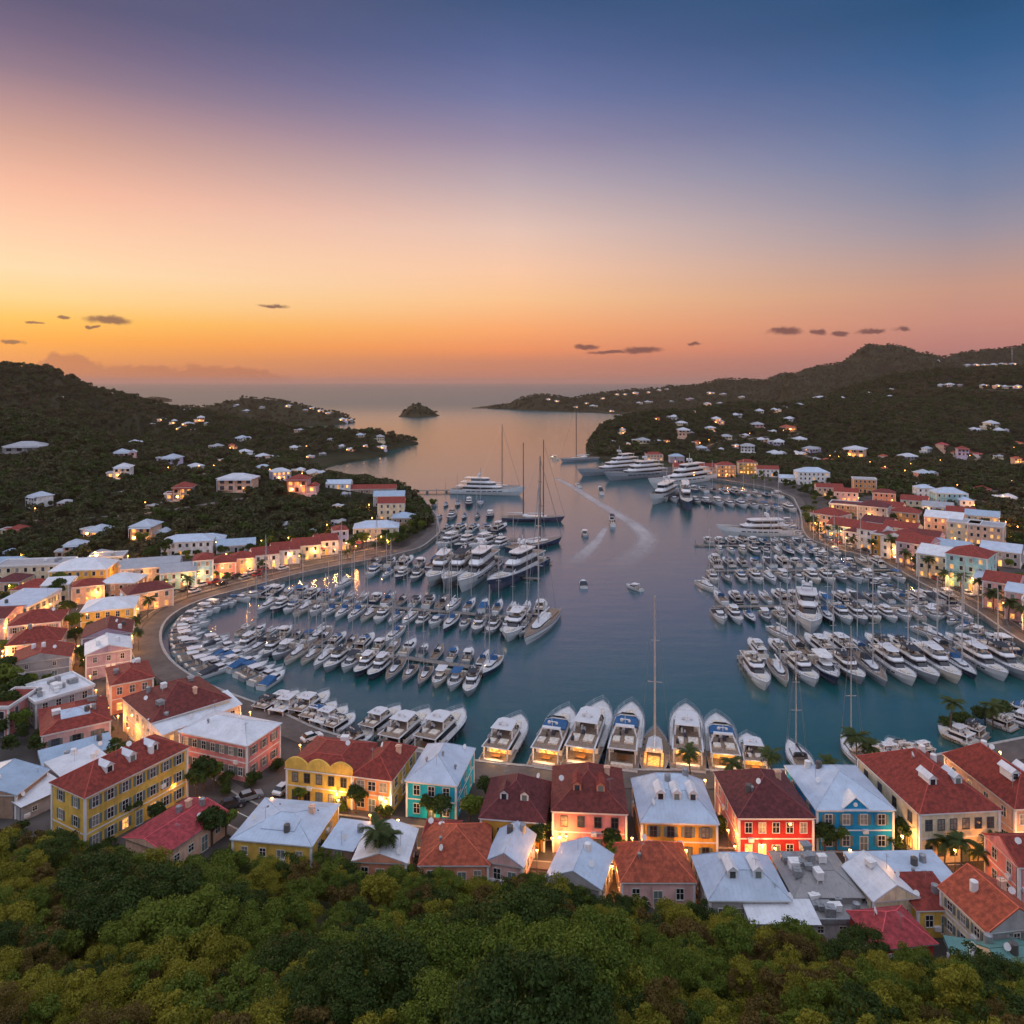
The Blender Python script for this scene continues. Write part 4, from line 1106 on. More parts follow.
# ------------------------------------------------------------------ hill roads
HROAD = mk('hill road', (.15, .13, .115), .9, .3, .4)
BANK = mk('cut earth bank', (.13, .095, .065), .95, .4, .5)
HILL_LAMPS = []
def hill_road(pts, wd):
    w = [hit(*p)[:2] for p in pts]
    c = smoothline(dense(w, 5), 6)
    m = MB(); l, r = offset_line(c, wd / 2), offset_line(c, -wd / 2); lb = offset_line(c, wd / 2 + 1.6)
    zc = [gz_at(*p) for p in c]; zc = [sum(zc[max(0, i - 2):i + 3]) / len(zc[max(0, i - 2):i + 3]) for i in range(len(zc))]
    n = len(c)
    vs = [(*p, z + .9) for p, z in zip(l, zc)] + [(*p, z + .9) for p, z in zip(r, zc)]
    m.add(vs, [(i, n + i, n + i + 1, i + 1) for i in range(n - 1)], 0)
    vs = [(*p, z + .9) for p, z in zip(r, zc)] + [(*p, z - 2.5) for p, z in zip(r, zc)]
    m.add(vs, [(i, n + i, n + i + 1, i + 1) for i in range(n - 1)], 1)
    tag(m.build('hill_road', [HROAD, BANK]), kind='structure')
    for i in range(0, n, 2): HOUSE_SPOTS.append((c[i][0], c[i][1], wd * .55))
    for i in range(4, n, 9): HILL_LAMPS.append((*l[i], zc[i] + .9))
hill_road([(930, 388), (955, 389), (985, 390), (1010, 391), (1045, 391)], 6)
hill_road([(790, 452), (830, 462), (870, 470), (900, 473), (940, 468), (975, 462), (1010, 455), (1045, 448)], 5)
hill_road([(690, 452), (715, 444), (740, 441), (770, 437), (800, 434)], 5)
hill_road([(905, 505), (935, 498), (965, 494), (1000, 492), (1040, 488)], 4.5)
hill_road([(-20, 520), (30, 524), (80, 522), (120, 516), (170, 512), (215, 505), (255, 498)], 4.5)
hill_road([(130, 470), (165, 475), (205, 478), (240, 474), (270, 478), (300, 486)], 4.5)

# ------------------------------------------------------------------ hillside houses: (column, base row, width px, storeys, roof, lit)
HILL = {
 'left hill': [(34, 507, 28, 2, 'pale blue', 0), (116, 478, 27, 2, 'white', 1), (122, 457, 24, 1, 'pale blue', 0), (134, 445, 15, 1, 'white', 0), (166, 463, 26, 1, 'pale blue', 0), (191, 470, 20, 1, 'white', 0), (176, 500, 32, 2, 'red', 1),
   (235, 491, 42, 2, 'white', 0), (92, 537, 34, 1, 'pale blue', 1), (66, 558, 32, 2, 'pale blue', 0), (146, 541, 38, 2, 'pale blue', 1), (22, 452, 44, 1, 'grey', 0), (66, 456, 16, 1, 'grey', 0), (214, 449, 16, 1, 'grey', 0), (10, 535, 27, 1, 'red', 0),
   (64, 506, 18, 1, 'grey', 0), (10, 557, 22, 1, 'steel blue', 0), (100, 557, 20, 1, 'grey', 0), (205, 458, 10, 1, 'grey', 0), (120, 496, 16, 1, 'grey', 0), (60, 398, 5, 1, 'white', 0), (78, 431, 6, 1, 'white', 0), (187, 411, 8, 1, 'white', 0), (150, 508, 12, 1, 'grey', 0)],
 'left ridge hamlet': [(160, 421, 10, 1, 'white', 1), (172, 424, 9, 2, 'white', 1), (187, 426, 12, 1, 'white', 1), (198, 422, 12, 2, 'white', 1), (207, 425, 9, 1, 'grey', 0), (180, 430, 9, 1, 'white', 1), (166, 428, 7, 1, 'grey', 0), (193, 431, 8, 1, 'white', 1), (152, 425, 6, 1, 'white', 0)],
 'saddle above the beach': [(242, 441, 16, 1, 'pale blue', 0), (232, 449, 10, 2, 'orange red', 1), (245, 459, 22, 2, 'white', 1), (263, 463, 18, 2, 'white', 0), (273, 460, 14, 1, 'white', 0), (262, 470, 16, 1, 'pale blue', 0), (278, 480, 22, 2, 'white', 1), (301, 493, 34, 2, 'red', 1),
   (297, 473, 16, 1, 'white', 1), (313, 477, 22, 1, 'white', 1), (338, 526, 20, 1, 'grey', 0), (313, 534, 14, 1, 'grey', 0), (288, 528, 18, 1, 'grey', 0), (338, 508, 12, 1, 'white', 1), (345, 496, 12, 1, 'grey', 0), (254, 478, 12, 1, 'grey', 0), (222, 462, 12, 1, 'white', 1), (288, 466, 10, 1, 'white', 0)],
 'beach peninsula': [(295, 450, 14, 1, 'white', 0), (343, 448, 11, 1, 'white', 0), (351, 451, 10, 1, 'white', 1), (361, 437, 12, 1, 'pale blue', 0), (381, 449, 12, 1, 'white', 1), (310, 458, 9, 1, 'white', 1), (322, 455, 8, 1, 'grey', 0), (331, 441, 9, 1, 'grey', 0), (298, 432, 11, 1, 'grey', 0), (378, 441, 12, 2, 'grey', 0), (308, 447, 7, 1, 'white', 1), (366, 447, 7, 1, 'white', 1)],
 'outer headland': [(320, 412, 8, 1, 'white', 1), (343, 421, 10, 1, 'white', 1), (288, 407, 7, 1, 'white', 1), (305, 411, 6, 1, 'grey', 0), (312, 409, 6, 1, 'white', 1), (328, 414, 6, 1, 'white', 1), (350, 421, 6, 1, 'white', 1), (262, 408, 6, 1, 'grey', 0), (236, 406, 6, 1, 'white', 0), (245, 412, 8, 1, 'white', 0)],
 'promontory': [(657, 420, 9, 1, 'orange red', 1), (673, 419, 13, 1, 'white', 0), (682, 425, 12, 1, 'white', 0), (692, 413, 9, 1, 'white', 1), (709, 406, 10, 2, 'white', 1), (722, 406, 10, 2, 'white', 1), (738, 417, 12, 1, 'white', 0), (759, 413, 13, 1, 'white', 0), (756, 427, 20, 1, 'grey', 0), (719, 424, 14, 2, 'white', 1), (711, 432, 11, 2, 'white', 1),
   (687, 436, 20, 2, 'white', 0), (727, 439, 14, 1, 'grey', 0), (697, 444, 10, 1, 'orange red', 1), (641, 443, 20, 1, 'grey', 0), (622, 434, 8, 3, 'white', 1), (612, 443, 8, 1, 'white', 1), (667, 442, 7, 1, 'orange red', 1), (658, 442, 7, 1, 'white', 0), (704, 453, 14, 2, 'pale blue', 0), (723, 453, 10, 2, 'white', 1), (749, 452, 16, 2, 'grey', 0), (764, 442, 14, 1, 'white', 0), (681, 453, 9, 1, 'pale blue', 0), (736, 447, 9, 1, 'white', 1), (627, 445, 8, 1, 'white', 1), (745, 437, 10, 1, 'white', 0)],
 'right valley': [(777, 412, 12, 1, 'white', 1), (789, 421, 14, 1, 'white', 0), (773, 433, 10, 1, 'white', 0), (790, 431, 18, 1, 'orange red', 1), (800, 407, 12, 1, 'grey', 0), (822, 400, 15, 1, 'white', 0), (865, 395, 16, 1, 'white', 1), (890, 398, 9, 1, 'white', 0), (892, 390, 6, 1, 'white', 0), (778, 445, 18, 1, 'white', 0), (799, 442, 20, 1, 'white', 0), (814, 452, 22, 1, 'grey', 0),
   (779, 457, 20, 1, 'white', 0), (853, 457, 34, 2, 'white', 1), (884, 461, 12, 2, 'orange red', 0), (830, 463, 14, 1, 'orange red', 1), (857, 476, 14, 1, 'grey', 0), (843, 478, 12, 1, 'grey', 0), (876, 470, 8, 1, 'orange red', 1), (885, 471, 12, 1, 'orange red', 1), (905, 476, 12, 1, 'orange red', 1), (785, 408, 7, 1, 'grey', 0), (842, 399, 8, 1, 'white', 0), (800, 457, 18, 1, 'white', 1), (815, 462, 14, 1, 'grey', 0)],
 'right slope': [(910, 463, 18, 2, 'white', 0), (928, 454, 14, 2, 'pale blue', 0), (945, 450, 14, 2, 'pink red', 0), (957, 455, 12, 1, 'red', 0), (968, 456, 18, 2, 'red', 0), (980, 456, 10, 1, 'pink red', 0), (992, 430, 18, 2, 'white', 0), (1020, 463, 12, 2, 'orange red', 1), (1020, 446, 14, 1, 'orange red', 1), (930, 478, 24, 1, 'pale blue', 0), (918, 486, 12, 1, 'white', 1), (932, 487, 9, 1, 'white', 1),
   (983, 493, 20, 1, 'red', 0), (1009, 502, 24, 1, 'white', 0), (992, 503, 14, 1, 'white', 0), (1004, 433, 16, 1, 'white', 0), (978, 432, 14, 1, 'white', 0), (1000, 458, 10, 1, 'grey', 0), (972, 502, 10, 1, 'grey', 0)],
 'right ridge road': [(942, 386, 7, 1, 'white', 0), (951, 386, 9, 1, 'white', 0), (961, 386, 6, 1, 'grey', 0), (986, 387, 9, 1, 'white', 0), (998, 387, 8, 1, 'white', 1), (1008, 388, 9, 1, 'white', 0), (1018, 388, 10, 1, 'white', 1)],
 'far skyline road': [(968, 366, 8, 1, 'white', 0), (977, 366, 7, 1, 'white', 1), (986, 366, 8, 1, 'white', 1), (995, 366, 8, 1, 'white', 0), (1004, 365, 9, 1, 'white', 1), (1014, 365, 9, 1, 'white', 1), (938, 361, 4, 1, 'white', 0)],
 'far peninsula': [(548, 400, 5, 1, 'white', 1), (557, 402, 6, 1, 'white', 1), (594, 407, 9, 1, 'white', 0), (649, 403, 10, 1, 'white', 0), (711, 394, 10, 1, 'white', 1), (723, 395, 8, 1, 'white', 0), (742, 398, 8, 1, 'white', 0), (576, 408, 6, 1, 'white', 1), (603, 399, 5, 1, 'white', 1), (617, 395, 5, 1, 'white', 1), (625, 395, 5, 1, 'white', 1), (636, 394, 7, 1, 'white', 1), (648, 393, 5, 1, 'white', 1), (659, 391, 6, 1, 'white', 1), (667, 390, 5, 1, 'white', 1), (682, 386, 7, 1, 'white', 0), (612, 412, 6, 1, 'white', 1), (640, 404, 7, 1, 'white', 0), (690, 400, 10, 1, 'grey', 0), (672, 402, 5, 1, 'white', 0), (587, 404, 5, 1, 'white', 1)],
}
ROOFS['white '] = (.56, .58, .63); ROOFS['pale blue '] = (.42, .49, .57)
LIT_FAR = emit('lit windows far', (1, .45, .11), 1.6, .6)
HP = {}
PORCH = emit('porch lamp glow', (1, .42, .09), 13)
def hill_proto(st, roof, lit, wall, var):
    k = (st, roof, lit, wall, var)
    if k in HP: return HP[k]
    rr = random.Random(str(k))
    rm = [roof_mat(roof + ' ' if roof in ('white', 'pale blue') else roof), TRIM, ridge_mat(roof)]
    h = 3.1 * st
    x0, x1 = ((-6, 6), (-6, 2.2), (-2.2, 6))[var]
    w = x1 - x0; d = 9.0; cx = (x0 + x1) / 2
    parts = []
    b = MB(); b.box(x0, x1, -4.5, 4.5, -4, h); b.box(-7, 7, -6.6, -4.5, -4, -.1)
    parts.append(('wall', b.mesh('wall', wall_mat(wall))))
    parts.append(('roof', roof_mesh(MB(), w, d, h, 'hip', 2.2, .6).mesh('roof', rm), (cx, 0, 0)))
    if var:
        ww = 12 - w; wx = (x1 + 6) / 2 if var == 1 else (x0 - 6) / 2; hw = 2.9
        b = MB(); b.box(wx - ww / 2, wx + ww / 2, -3.2, 3.6, -4, hw); parts.append(('wing', b.mesh('wing', wall_mat(wall))))
        parts.append(('roof', roof_mesh(MB(), ww, 6.8, hw, ('gabley', 'flat')[var - 1], 1.3, .4).mesh('roof', rm), (wx, .2, 0)))
        parts.append(('window', MB().box(-.7, .7, -.08, 0, 0, 1.5).mesh('window', LIT_FAR if lit else GLASS), (wx, -3.2, .8)))
    v = MB(); v.hexa([(x0, -6.4, h - .75), (x1, -6.4, h - .75), (x1, -4.5, h - .3), (x0, -4.5, h - .3)], [(x0, -6.4, h - .63), (x1, -6.4, h - .63), (x1, -4.5, h - .18), (x0, -4.5, h - .18)])
    for x in (x0 + .2, cx, x1 - .2): v.box(x - .1, x + .1, -6.3, -6.1, -.1, h - .74)
    parts.append(('veranda', v.mesh('veranda', [rm[0]])))
    n = 4 if var == 0 else 3
    for s_ in range(st):
        for c in range(n):
            g = LIT_FAR if lit and (rr.random() < .5) else rr.choice((GLASS, GLASS, GLASS2))
            parts.append(('window', MB().box(-.7, .7, -.08, 0, 0, 1.5 if s_ else 1.9).mesh('window', g), (x0 + w * (c + .5) / n, -4.5, s_ * 3.1 + .6)))
    if lit: parts.append(('porch_lamp', MB().ball((0, 0, 0), .6, 7, 5).mesh('porch_lamp', PORCH), (x0 + w * .3, -6.9, 2.0)))
    HP[k] = parts
    return parts
HWALL = ['white', 'cream', 'pale pink', 'grey', 'peach', 'white', 'lilac', 'cream']
for zone, items in HILL.items():
    items = sorted(items)
    for i, (px, py, wpx, st, roof, lit) in enumerate(items):
        x, y, z = hit(px, py)
        wall = HWALL[(i * 5 + len(zone)) % len(HWALL)]
        if roof == 'orange red' and lit: wall = 'peach'
        kind = f"{wall} house, {roof} roof" + (', lit windows' if lit else '')
        lab = f"{kind}, {ordw(i + 1)} from left on {zone}"
        r = random.Random(i * 31 + int(px))
        s_ = max(.42, wpx * y / F / 14.6)
        sz = s_ * .92 if s_ < 1.35 else .95 + (s_ - 1) * .25
        rz = r.uniform(-.6, .6)
        HOUSE_SPOTS.append((x, y + 3, 6.6 * s_))
        root = tag(empty('hillside_house', (x, y + 4.5 * sz, max(z, 1.2)), rz, (s_, sz * r.uniform(.85, 1.1), sz)), lab, 'house', 'houses on the ' + zone)
        for p in hill_proto(st, roof, lit, wall, r.choice((0, 1, 2, 1, 2) if wpx < 40 else (0,))):
            link(p[0], p[1], root, p[2] if len(p) > 2 else None)
        if lit and y < 1100:
            lampglow(root, (-1.5, -8.8, 2.2), 120 * s_ * s_, (1, .42, .10), .3, 'porch_light')
# masts on the ridges
def mast(label, px, py, h):
    x, y, z = hit(px, py)
    m = MB(); b = h * .035
    for sx, sy in ((-1, -1), (1, -1), (0, 1.2)): m.tube((sx * b, sy * b, -2), (0, 0, h), h * .010, h * .006, n=4)
    for k in range(8):
        t = k / 8.5; q = b * (1 - t); z0 = h * t
        m.tube((-q, -q, z0), (q, -q, z0), h * .005, n=3); m.tube((q, -q, z0), (0, 1.2 * q, z0), h * .005, n=3)
    r = tag(empty('radio_mast', (x, y, z)), label, 'radio mast')
    m.build('lattice_tower', METAL, r)
    d = MB()
    for k in (.55, .7, .82): d.tube((0, -.3, h * k), (0, -1.2 * h * .02, h * k), h * .022, n=8)
    d.build('dish', TRIM, r); MB().tube((0, 0, h), (0, 0, h * 1.12), h * .006, n=4).build('antenna', METAL, r)
mast('lattice radio mast on the outer left headland', 203, 405, 16)
mast('radio mast on top of the rounded far right hill', 897, 347, 26)
mast('pale radio mast on the right skyline slope', 1012, 361, 34)
# ------------------------------------------------------------------ boats
GEL = mk('white gelcoat', (.68, .69, .71), .25, .05, .5, spec=.5, coat=.3)
GEL_CREAM = mk('cream gelcoat', (.74, .66, .56), .3, .06, .5, spec=.5)
GEL_NAVY = mk('navy gelcoat', (.015, .03, .07), .22, .1, .5, spec=.5, coat=.3)
GEL_GREY = mk('grey gelcoat', (.28, .31, .35), .25, .08, .5, spec=.5)
GEL_BLUE = mk('blue gelcoat', (.03, .12, .26), .25, .1, .5, spec=.5)
TEAK = mk('teak deck', (.25, .18, .13), .7, .3, 2.5, stain=.2)
DECK = mk('pale deck', (.62, .62, .62), .6, .12, 1.5, stain=.15)
TINT = mk('tinted boat glass', (.012, .015, .022), .06, .2, 1, spec=.7)
CUSH = mk('cream cushions', (.62, .56, .48), .85, .25, 2)
CANV_B = mk('blue canvas', (.02, .10, .24), .85, .2, 1.5)
CANV_W = mk('white canvas', (.66, .66, .66), .85, .15, 1.5)
CANV_D = mk('dark canvas', (.03, .04, .055), .85, .2, 1.5)
ALU = mk('mast aluminium', (.55, .56, .58), .35, .1, 1, metal=.6)
STEEL = mk('stainless rail', (.62, .63, .65), .25, .1, 1, metal=.8)
RIG = mk('rigging wire', (.25, .25, .26), .4, .1, 1, metal=.5)
FEND = mk('fender rubber', (.05, .06, .09), .6)
RUBR = mk('antifouling', (.03, .04, .06), .6)
STERN_GLOW = emit('lit saloon and cockpit glow', (1, .44, .10), 1.5, .9)
CREAMY = mk('varnished wood', (.26, .12, .05), .35, .3, 3)

def hull_rings(L, B, fs, fb, n=13, full=.55, stern=.9, p=2.2, rake=1.6, chine=.9, draft=.5):
    rings, edge = [], []
    for i in range(n):
        t = i / (n - 1)
        if t < full: b = stern + (1 - stern) * sin(t / full * pi / 2)
        else: b = max(.012, 1 - ((t - full) / (1 - full)) ** p)
        b *= B / 2
        s = fs + (fb - fs) * t ** 1.7
        x = -L / 2 + L * t
        rk = rake * max(0, (t - .55) / .45) ** 2
        k = [(x, -b, s), (x - rk * .35, -b * .97, s * .55), (x - rk * .85, -b * chine * (1 - .25 * t), s * .12), (x - rk, -b * .80 * (1 - .3 * t), -.12), (x - rk, 0, -draft)]
        rings.append(k + [(q[0], -q[1], q[2]) for q in k[-2::-1]])
        edge.append((x, b, s))
    return rings, edge
def hull_mesh(L, B, fs, fb, **k):
    m = MB(); r, e = hull_rings(L, B, fs, fb, **k)
    n = len(r[0])
    m.loft(r, closed=False, caps=False)
    m.add(r[0], [tuple(range(n))])
    # rubbing strake
    for s_ in (-1, 1):
        for a, b in zip(e[:-1], e[1:]):
            m.tube((a[0], s_ * a[1], a[2] - .08), (b[0], s_ * b[1], b[2] - .08), .07, n=4, mi=1, cap=False)
    return m, e
def deck_on(m, e, drop, inset, i0=0, i1=None, mi=0):
    e = e[i0:i1]
    vs = []
    for x, b, s in e:
        bb = max(.01, b - inset); vs += [(x, -bb, s - drop), (x, bb, s - drop)]
    m.add(vs, [(2 * i, 2 * i + 2, 2 * i + 3, 2 * i + 1) for i in range(len(e) - 1)], mi)
    return m
def rail_on(m, e, h, i0, i1, every=1):
    for s_ in (-1, 1):
        for k in range(i0, i1 - 1):
            a, b = e[k], e[k + 1]
            for hh in (h, h * .5): m.tube((a[0], s_ * (a[1] - .06), a[2] + hh), (b[0], s_ * (b[1] - .06), b[2] + hh), .03, n=3, cap=False)
        for k in range(i0, i1, every): m.tube((e[k][0], s_ * (e[k][1] - .06), e[k][2]), (e[k][0], s_ * (e[k][1] - .06), e[k][2] + h), .03, n=3, cap=False)
class TB:
    """tapered deckhouse block"""
    def __init__(s, x0, x1, wa, wf, z0, z1, ta=.0, tf=1.0, ins=.25): s.a = (x0, x1, wa, wf, z0, z1, ta, tf, ins)
    def ring(s, t, out=0.0):
        x0, x1, wa, wf, z0, z1, ta, tf, ins = s.a
        z = z0 + (z1 - z0) * t; xa = x0 + ta * t - out; xf = x1 - tf * t + out; i = ins * t - out
        xm = xf - (xf - xa) * .16
        return [(xa, -(wa - i), z), (xm, -((wa + wf) / 2 * 1.02 - i), z), (xf, -(wf * .72 - i), z), (xf, (wf * .72 - i), z), (xm, ((wa + wf) / 2 * 1.02 - i), z), (xa, (wa - i), z)]
    def solid(s, m, mi=0): m.loft([s.ring(0), s.ring(1)], mi=mi); return m
    def band(s, m, t0, t1, out=.025, mi=0): m.loft([s.ring(t0, out), s.ring(t1, out)], mi=mi); return m
    def roof(s, m, th=.14, over=.25, mi=0):
        r = s.ring(1, over); m.loft([r, [(x, y, z + th) for x, y, z in r]], mi=mi); return m

def motor_yacht(L=24, B=6.4, hullm=GEL, aft_lit=False, canvas=None, hardtop=True, decks=1, rail=True, deckm=TEAK):
    P_ = []
    fs, fb = 1.9 * L / 24, 3.3 * L / 24
    k = L / 24
    m, e = hull_mesh(L, B, fs, fb, rake=2.0 * k, p=2.9, full=.58)
    P_.append(('hull', m.mesh('hull', [hullm, GEL if hullm != GEL else GEL_GREY], False), None))
    st = MB()
    for s_ in (-1, 1):
        for i in range(3, 9):
            a, b = e[i], e[i + 1]
            y0, y1 = a[1] * .985 + .03, b[1] * .985 + .03
            st.add([(a[0] + .25, s_ * y0, a[2] * .62), (b[0] - .1, s_ * y1, b[2] * .62), (b[0] - .1, s_ * (y1 + .012), b[2] * .62 + .38 * k), (a[0] + .25, s_ * (y0 + .012), a[2] * .62 + .38 * k)], [(0, 1, 2, 3)])
    P_.append(('hull_window', st.mesh('hull_window', TINT), 'hull'))
    d = MB(); deck_on(d, e, .30 * k, .12, 0, 5, 0); deck_on(d, e, .22 * k, .12, 4, None, 1)
    P_.append(('deck', d.mesh('deck', [deckm, DECK]), None))
    sp = MB(); sp.box(-L / 2 - 1.4 * k, -L / 2 + .05, -B * .42, B * .42, .35 * k, .55 * k)
    P_.append(('swim_platform', sp.mesh('swim_platform', deckm), None))
    z0 = fs - .3 * k
    c = TB(-L * .27, L * .23, B * .39, B * .34, z0, z0 + 2.5 * k, .1, 3.0 * k, .35 * k)
    m = MB(); c.solid(m); P_.append(('cabin', m.mesh('cabin', GEL), None))
    m = MB(); c.band(m, .42, .86); P_.append(('window_band', m.mesh('window_band', TINT), 'cabin'))
    x0, _, wa = c.a[:3]
    q = MB(); q.box(x0 - .05, x0 - .02, -wa * .75, wa * .75, z0 + .15, z0 + 2.0 * k)
    P_.append(('saloon_door', q.mesh('saloon_door', STERN_GLOW if aft_lit else TINT), 'cabin'))
    # fly deck
    zt = z0 + 2.5 * k
    f = TB(-L * .42, L * .14, B * .41, B * .33, zt, zt + .16 * k, 0, .3, 0)
    m = MB(); f.solid(m)
    g = TB(-L * .24, L * .14, B * .41, B * .33, zt + .16 * k, zt + .75 * k, 0, 1.0 * k, .12)
    rg0, rg1 = g.ring(0), g.ring(1)
    m.add(rg0 + rg1, [(i, i + 1, 7 + i, 6 + i) for i in range(5)])
    for s_ in (-1, 1): m.box(-L * .40, -L * .38, s_ * B * .36 - .1, s_ * B * .36 + .1, z0, zt)
    P_.append(('flybridge', m.mesh('flybridge', GEL), None))
    m = MB(); ft = TB(-L * .41, L * .10, B * .37, B * .27, zt + .165 * k, zt + .19 * k, 0, 0, 0); ft.solid(m)
    P_.append(('fly_deck', m.mesh('fly_deck', deckm), 'flybridge'))
    m = MB()
    for bx in ((-.12, -.02, -.33, -.18, .62), (-.12, -.02, .18, .33, .62), (0, .035, -.22, .05, .8), (-.34, -.24, -.28, -.02, .5), (-.33, -.25, .1, .3, .5)):
        P_.append(('fly_seat', MB().box(L * bx[0], L * bx[1], B * bx[2], B * bx[3], zt + .2 * k, zt + bx[4] * k).mesh('fly_seat', CUSH), 'flybridge'))
    m = MB(); r0, r1 = g.ring(1, .0), g.ring(1, -.35 * k)
    r1 = [(x - .1, y, z + .5 * k) for x, y, z in r1]
    m.add(r0[1:5] + r1[1:5], [(i, i + 1, 5 + i, 4 + i) for i in range(3)])
    P_.append(('windscreen', m.mesh('windscreen', TINT), 'flybridge'))
    if hardtop:
        m = MB(); zh = zt + 2.15 * k
        hb = TB(-L * .22, L * .06, B * .34, B * .26, zh, zh + .14 * k, .1, .5, .1); hb.solid(m)
        for s_ in (-1, 1):
            m.tube((-L * .20, s_ * B * .33, zt), (-L * .17, s_ * B * .30, zh), .16 * k, n=5); m.tube((L * .02, s_ * B * .28, zt + .5 * k), (L * .0, s_ * B * .24, zh), .09 * k, n=5)
        P_.append(('hardtop', m.mesh('hardtop', canvas or GEL), None))
        zz = zh + .14 * k
    else:
        m = MB(); zz = zt + 1.7 * k
        for s_ in (-1, 1): m.tube((-L * .22, s_ * B * .36, zt), (-L * .19, s_ * B * .25, zz), .15 * k, n=5)
        m.box(-L * .21, -L * .17, -B * .27, B * .27, zz - .1, zz + .1)
        P_.append(('radar_arch', m.mesh('radar_arch', GEL), None))
        if canvas:
            m = MB(); b = TB(-L * .12, L * .06, B * .36, B * .30, zt + .8 * k, zt + .95 * k, 0, .3, .1); b.solid(m)
            P_.append(('canvas_cover', m.mesh('canvas_cover', canvas), None))
    m = MB(); m.tube((-L * .15, 0, zz), (-L * .17, 0, zz + 1.5 * k), .06 * k, n=5); m.ball((-L * .13, .7 * k, zz + .35 * k), .34 * k, 8, 6); m.box(-L * .155, -L * .145, -.8 * k, .8 * k, zz + .7 * k, zz + .8 * k)
    m.ball((-L * .13, -.7 * k, zz + .3 * k), .28 * k, 8, 6)
    P_.append(('radar_mast', m.mesh('radar_mast', GEL), None))
    # foredeck
    m = MB(); zf = fs + (fb - fs) * .66 - .1 * k
    m.hexa([(L * .22, -B * .22, zf - .35 * k), (L * .36, -B * .14, zf), (L * .36, B * .14, zf), (L * .22, B * .22, zf - .35 * k)],
           [(L * .22, -B * .22, zf + .12 * k), (L * .36, -B * .13, zf + .3 * k), (L * .36, B * .13, zf + .3 * k), (L * .22, B * .22, zf + .12 * k)])
    P_.append(('sunpad', m.mesh('sunpad', CUSH), None))
    m = MB(); m.box(-L * .47, -L * .44, -B * .30, B * .30, fs - .3 * k, fs + .25 * k); m.box(-L * .44, -L * .42, -B * .30, B * .30, fs - .3 * k, fs + .05 * k)
    P_.append(('aft_sofa', m.mesh('aft_sofa', CUSH), None))
    m = MB(); m.box(-L * .39, -L * .34, -B * .12, B * .12, fs + .25 * k, fs + .33 * k); m.tube((-L * .365, 0, fs - .3 * k), (-L * .365, 0, fs + .25 * k), .09, n=6)
    P_.append(('aft_table', m.mesh('aft_table', CREAMY), None))
    rg = random.Random(int(L * 10) + len(P_))
    for q in range(7):
        x = rg.uniform(-L * .40, -L * .05); y = rg.uniform(-B * .3, B * .3); w_ = rg.uniform(.2, .5) * k; h_ = rg.uniform(.3, .9) * k
        m = MB(); m.hexa([(x - w_, y - w_ * .7, zt + .2 * k), (x + w_, y - w_ * .7, zt + .2 * k), (x + w_, y + w_ * .7, zt + .2 * k), (x - w_, y + w_ * .7, zt + .2 * k)],
               [(x - w_ * .8, y - w_ * .5, zt + .2 * k + h_), (x + w_ * .8, y - w_ * .5, zt + .2 * k + h_), (x + w_ * .8, y + w_ * .5, zt + .2 * k + h_), (x - w_ * .8, y + w_ * .5, zt + .2 * k + h_)])
        P_.append(('deck_locker', m.mesh('deck_locker', (CANV_D, GEL, CREAMY, CANV_W, FEND)[q % 5]), 'flybridge'))
    if rail:
        m = MB(); rail_on(m, e, .8 * k, 6, 13); a = e[11]; b = e[12]
        P_.append(('railing', m.mesh('railing', STEEL), None))
        m = MB()
        for s_ in (-1, 1):
            for i in (1, 3, 5, 6): m.tube((e[i][0], s_ * (e[i][1] + .14), e[i][2] * .25), (e[i][0], s_ * (e[i][1] + .14), e[i][2] * .75), .15 * k, n=6)
        P_.append(('fender', m.mesh('fender', FEND), None))
    if decks > 1:
        c2 = TB(-L * .20, L * .12, B * .33, B * .28, zt + .16 * k, zt + 2.2 * k, .1, 2.0 * k, .25)
        P_ = [p for p in P_ if p[0] not in ('fly_seat', 'hardtop', 'radar_mast', 'windscreen', 'deck_locker')]
        m = MB(); c2.solid(m); P_.append(('upper_cabin', m.mesh('upper_cabin', GEL), None))
        m = MB(); c2.band(m, .4, .85); P_.append(('window_band', m.mesh('window_band', TINT), 'upper_cabin'))
        m = MB(); c2.roof(m, .16 * k, .7 * k); P_.append(('sun_deck', m.mesh('sun_deck', GEL), None))
        z3 = zt + 2.36 * k
        m = MB()
        for s_ in (-1, 1): m.tube((-L * .12, s_ * B * .22, z3), (-L * .09, s_ * B * .16, z3 + 1.6 * k), .2 * k, n=5)
        m.box(-L * .14, -L * .05, -B * .2, B * .2, z3 + 1.5 * k, z3 + 1.66 * k); m.tube((-L * .1, 0, z3 + 1.6 * k), (-L * .1, 0, z3 + 3.4 * k), .08 * k, n=5)
        m.ball((-L * .08, .9 * k, z3 + 2.1 * k), .5 * k, 8, 6); m.ball((-L * .08, -.9 * k, z3 + 2.1 * k), .5 * k, 8, 6)
        P_.append(('radar_mast', m.mesh('radar_mast', GEL), None))
    return P_, L, B

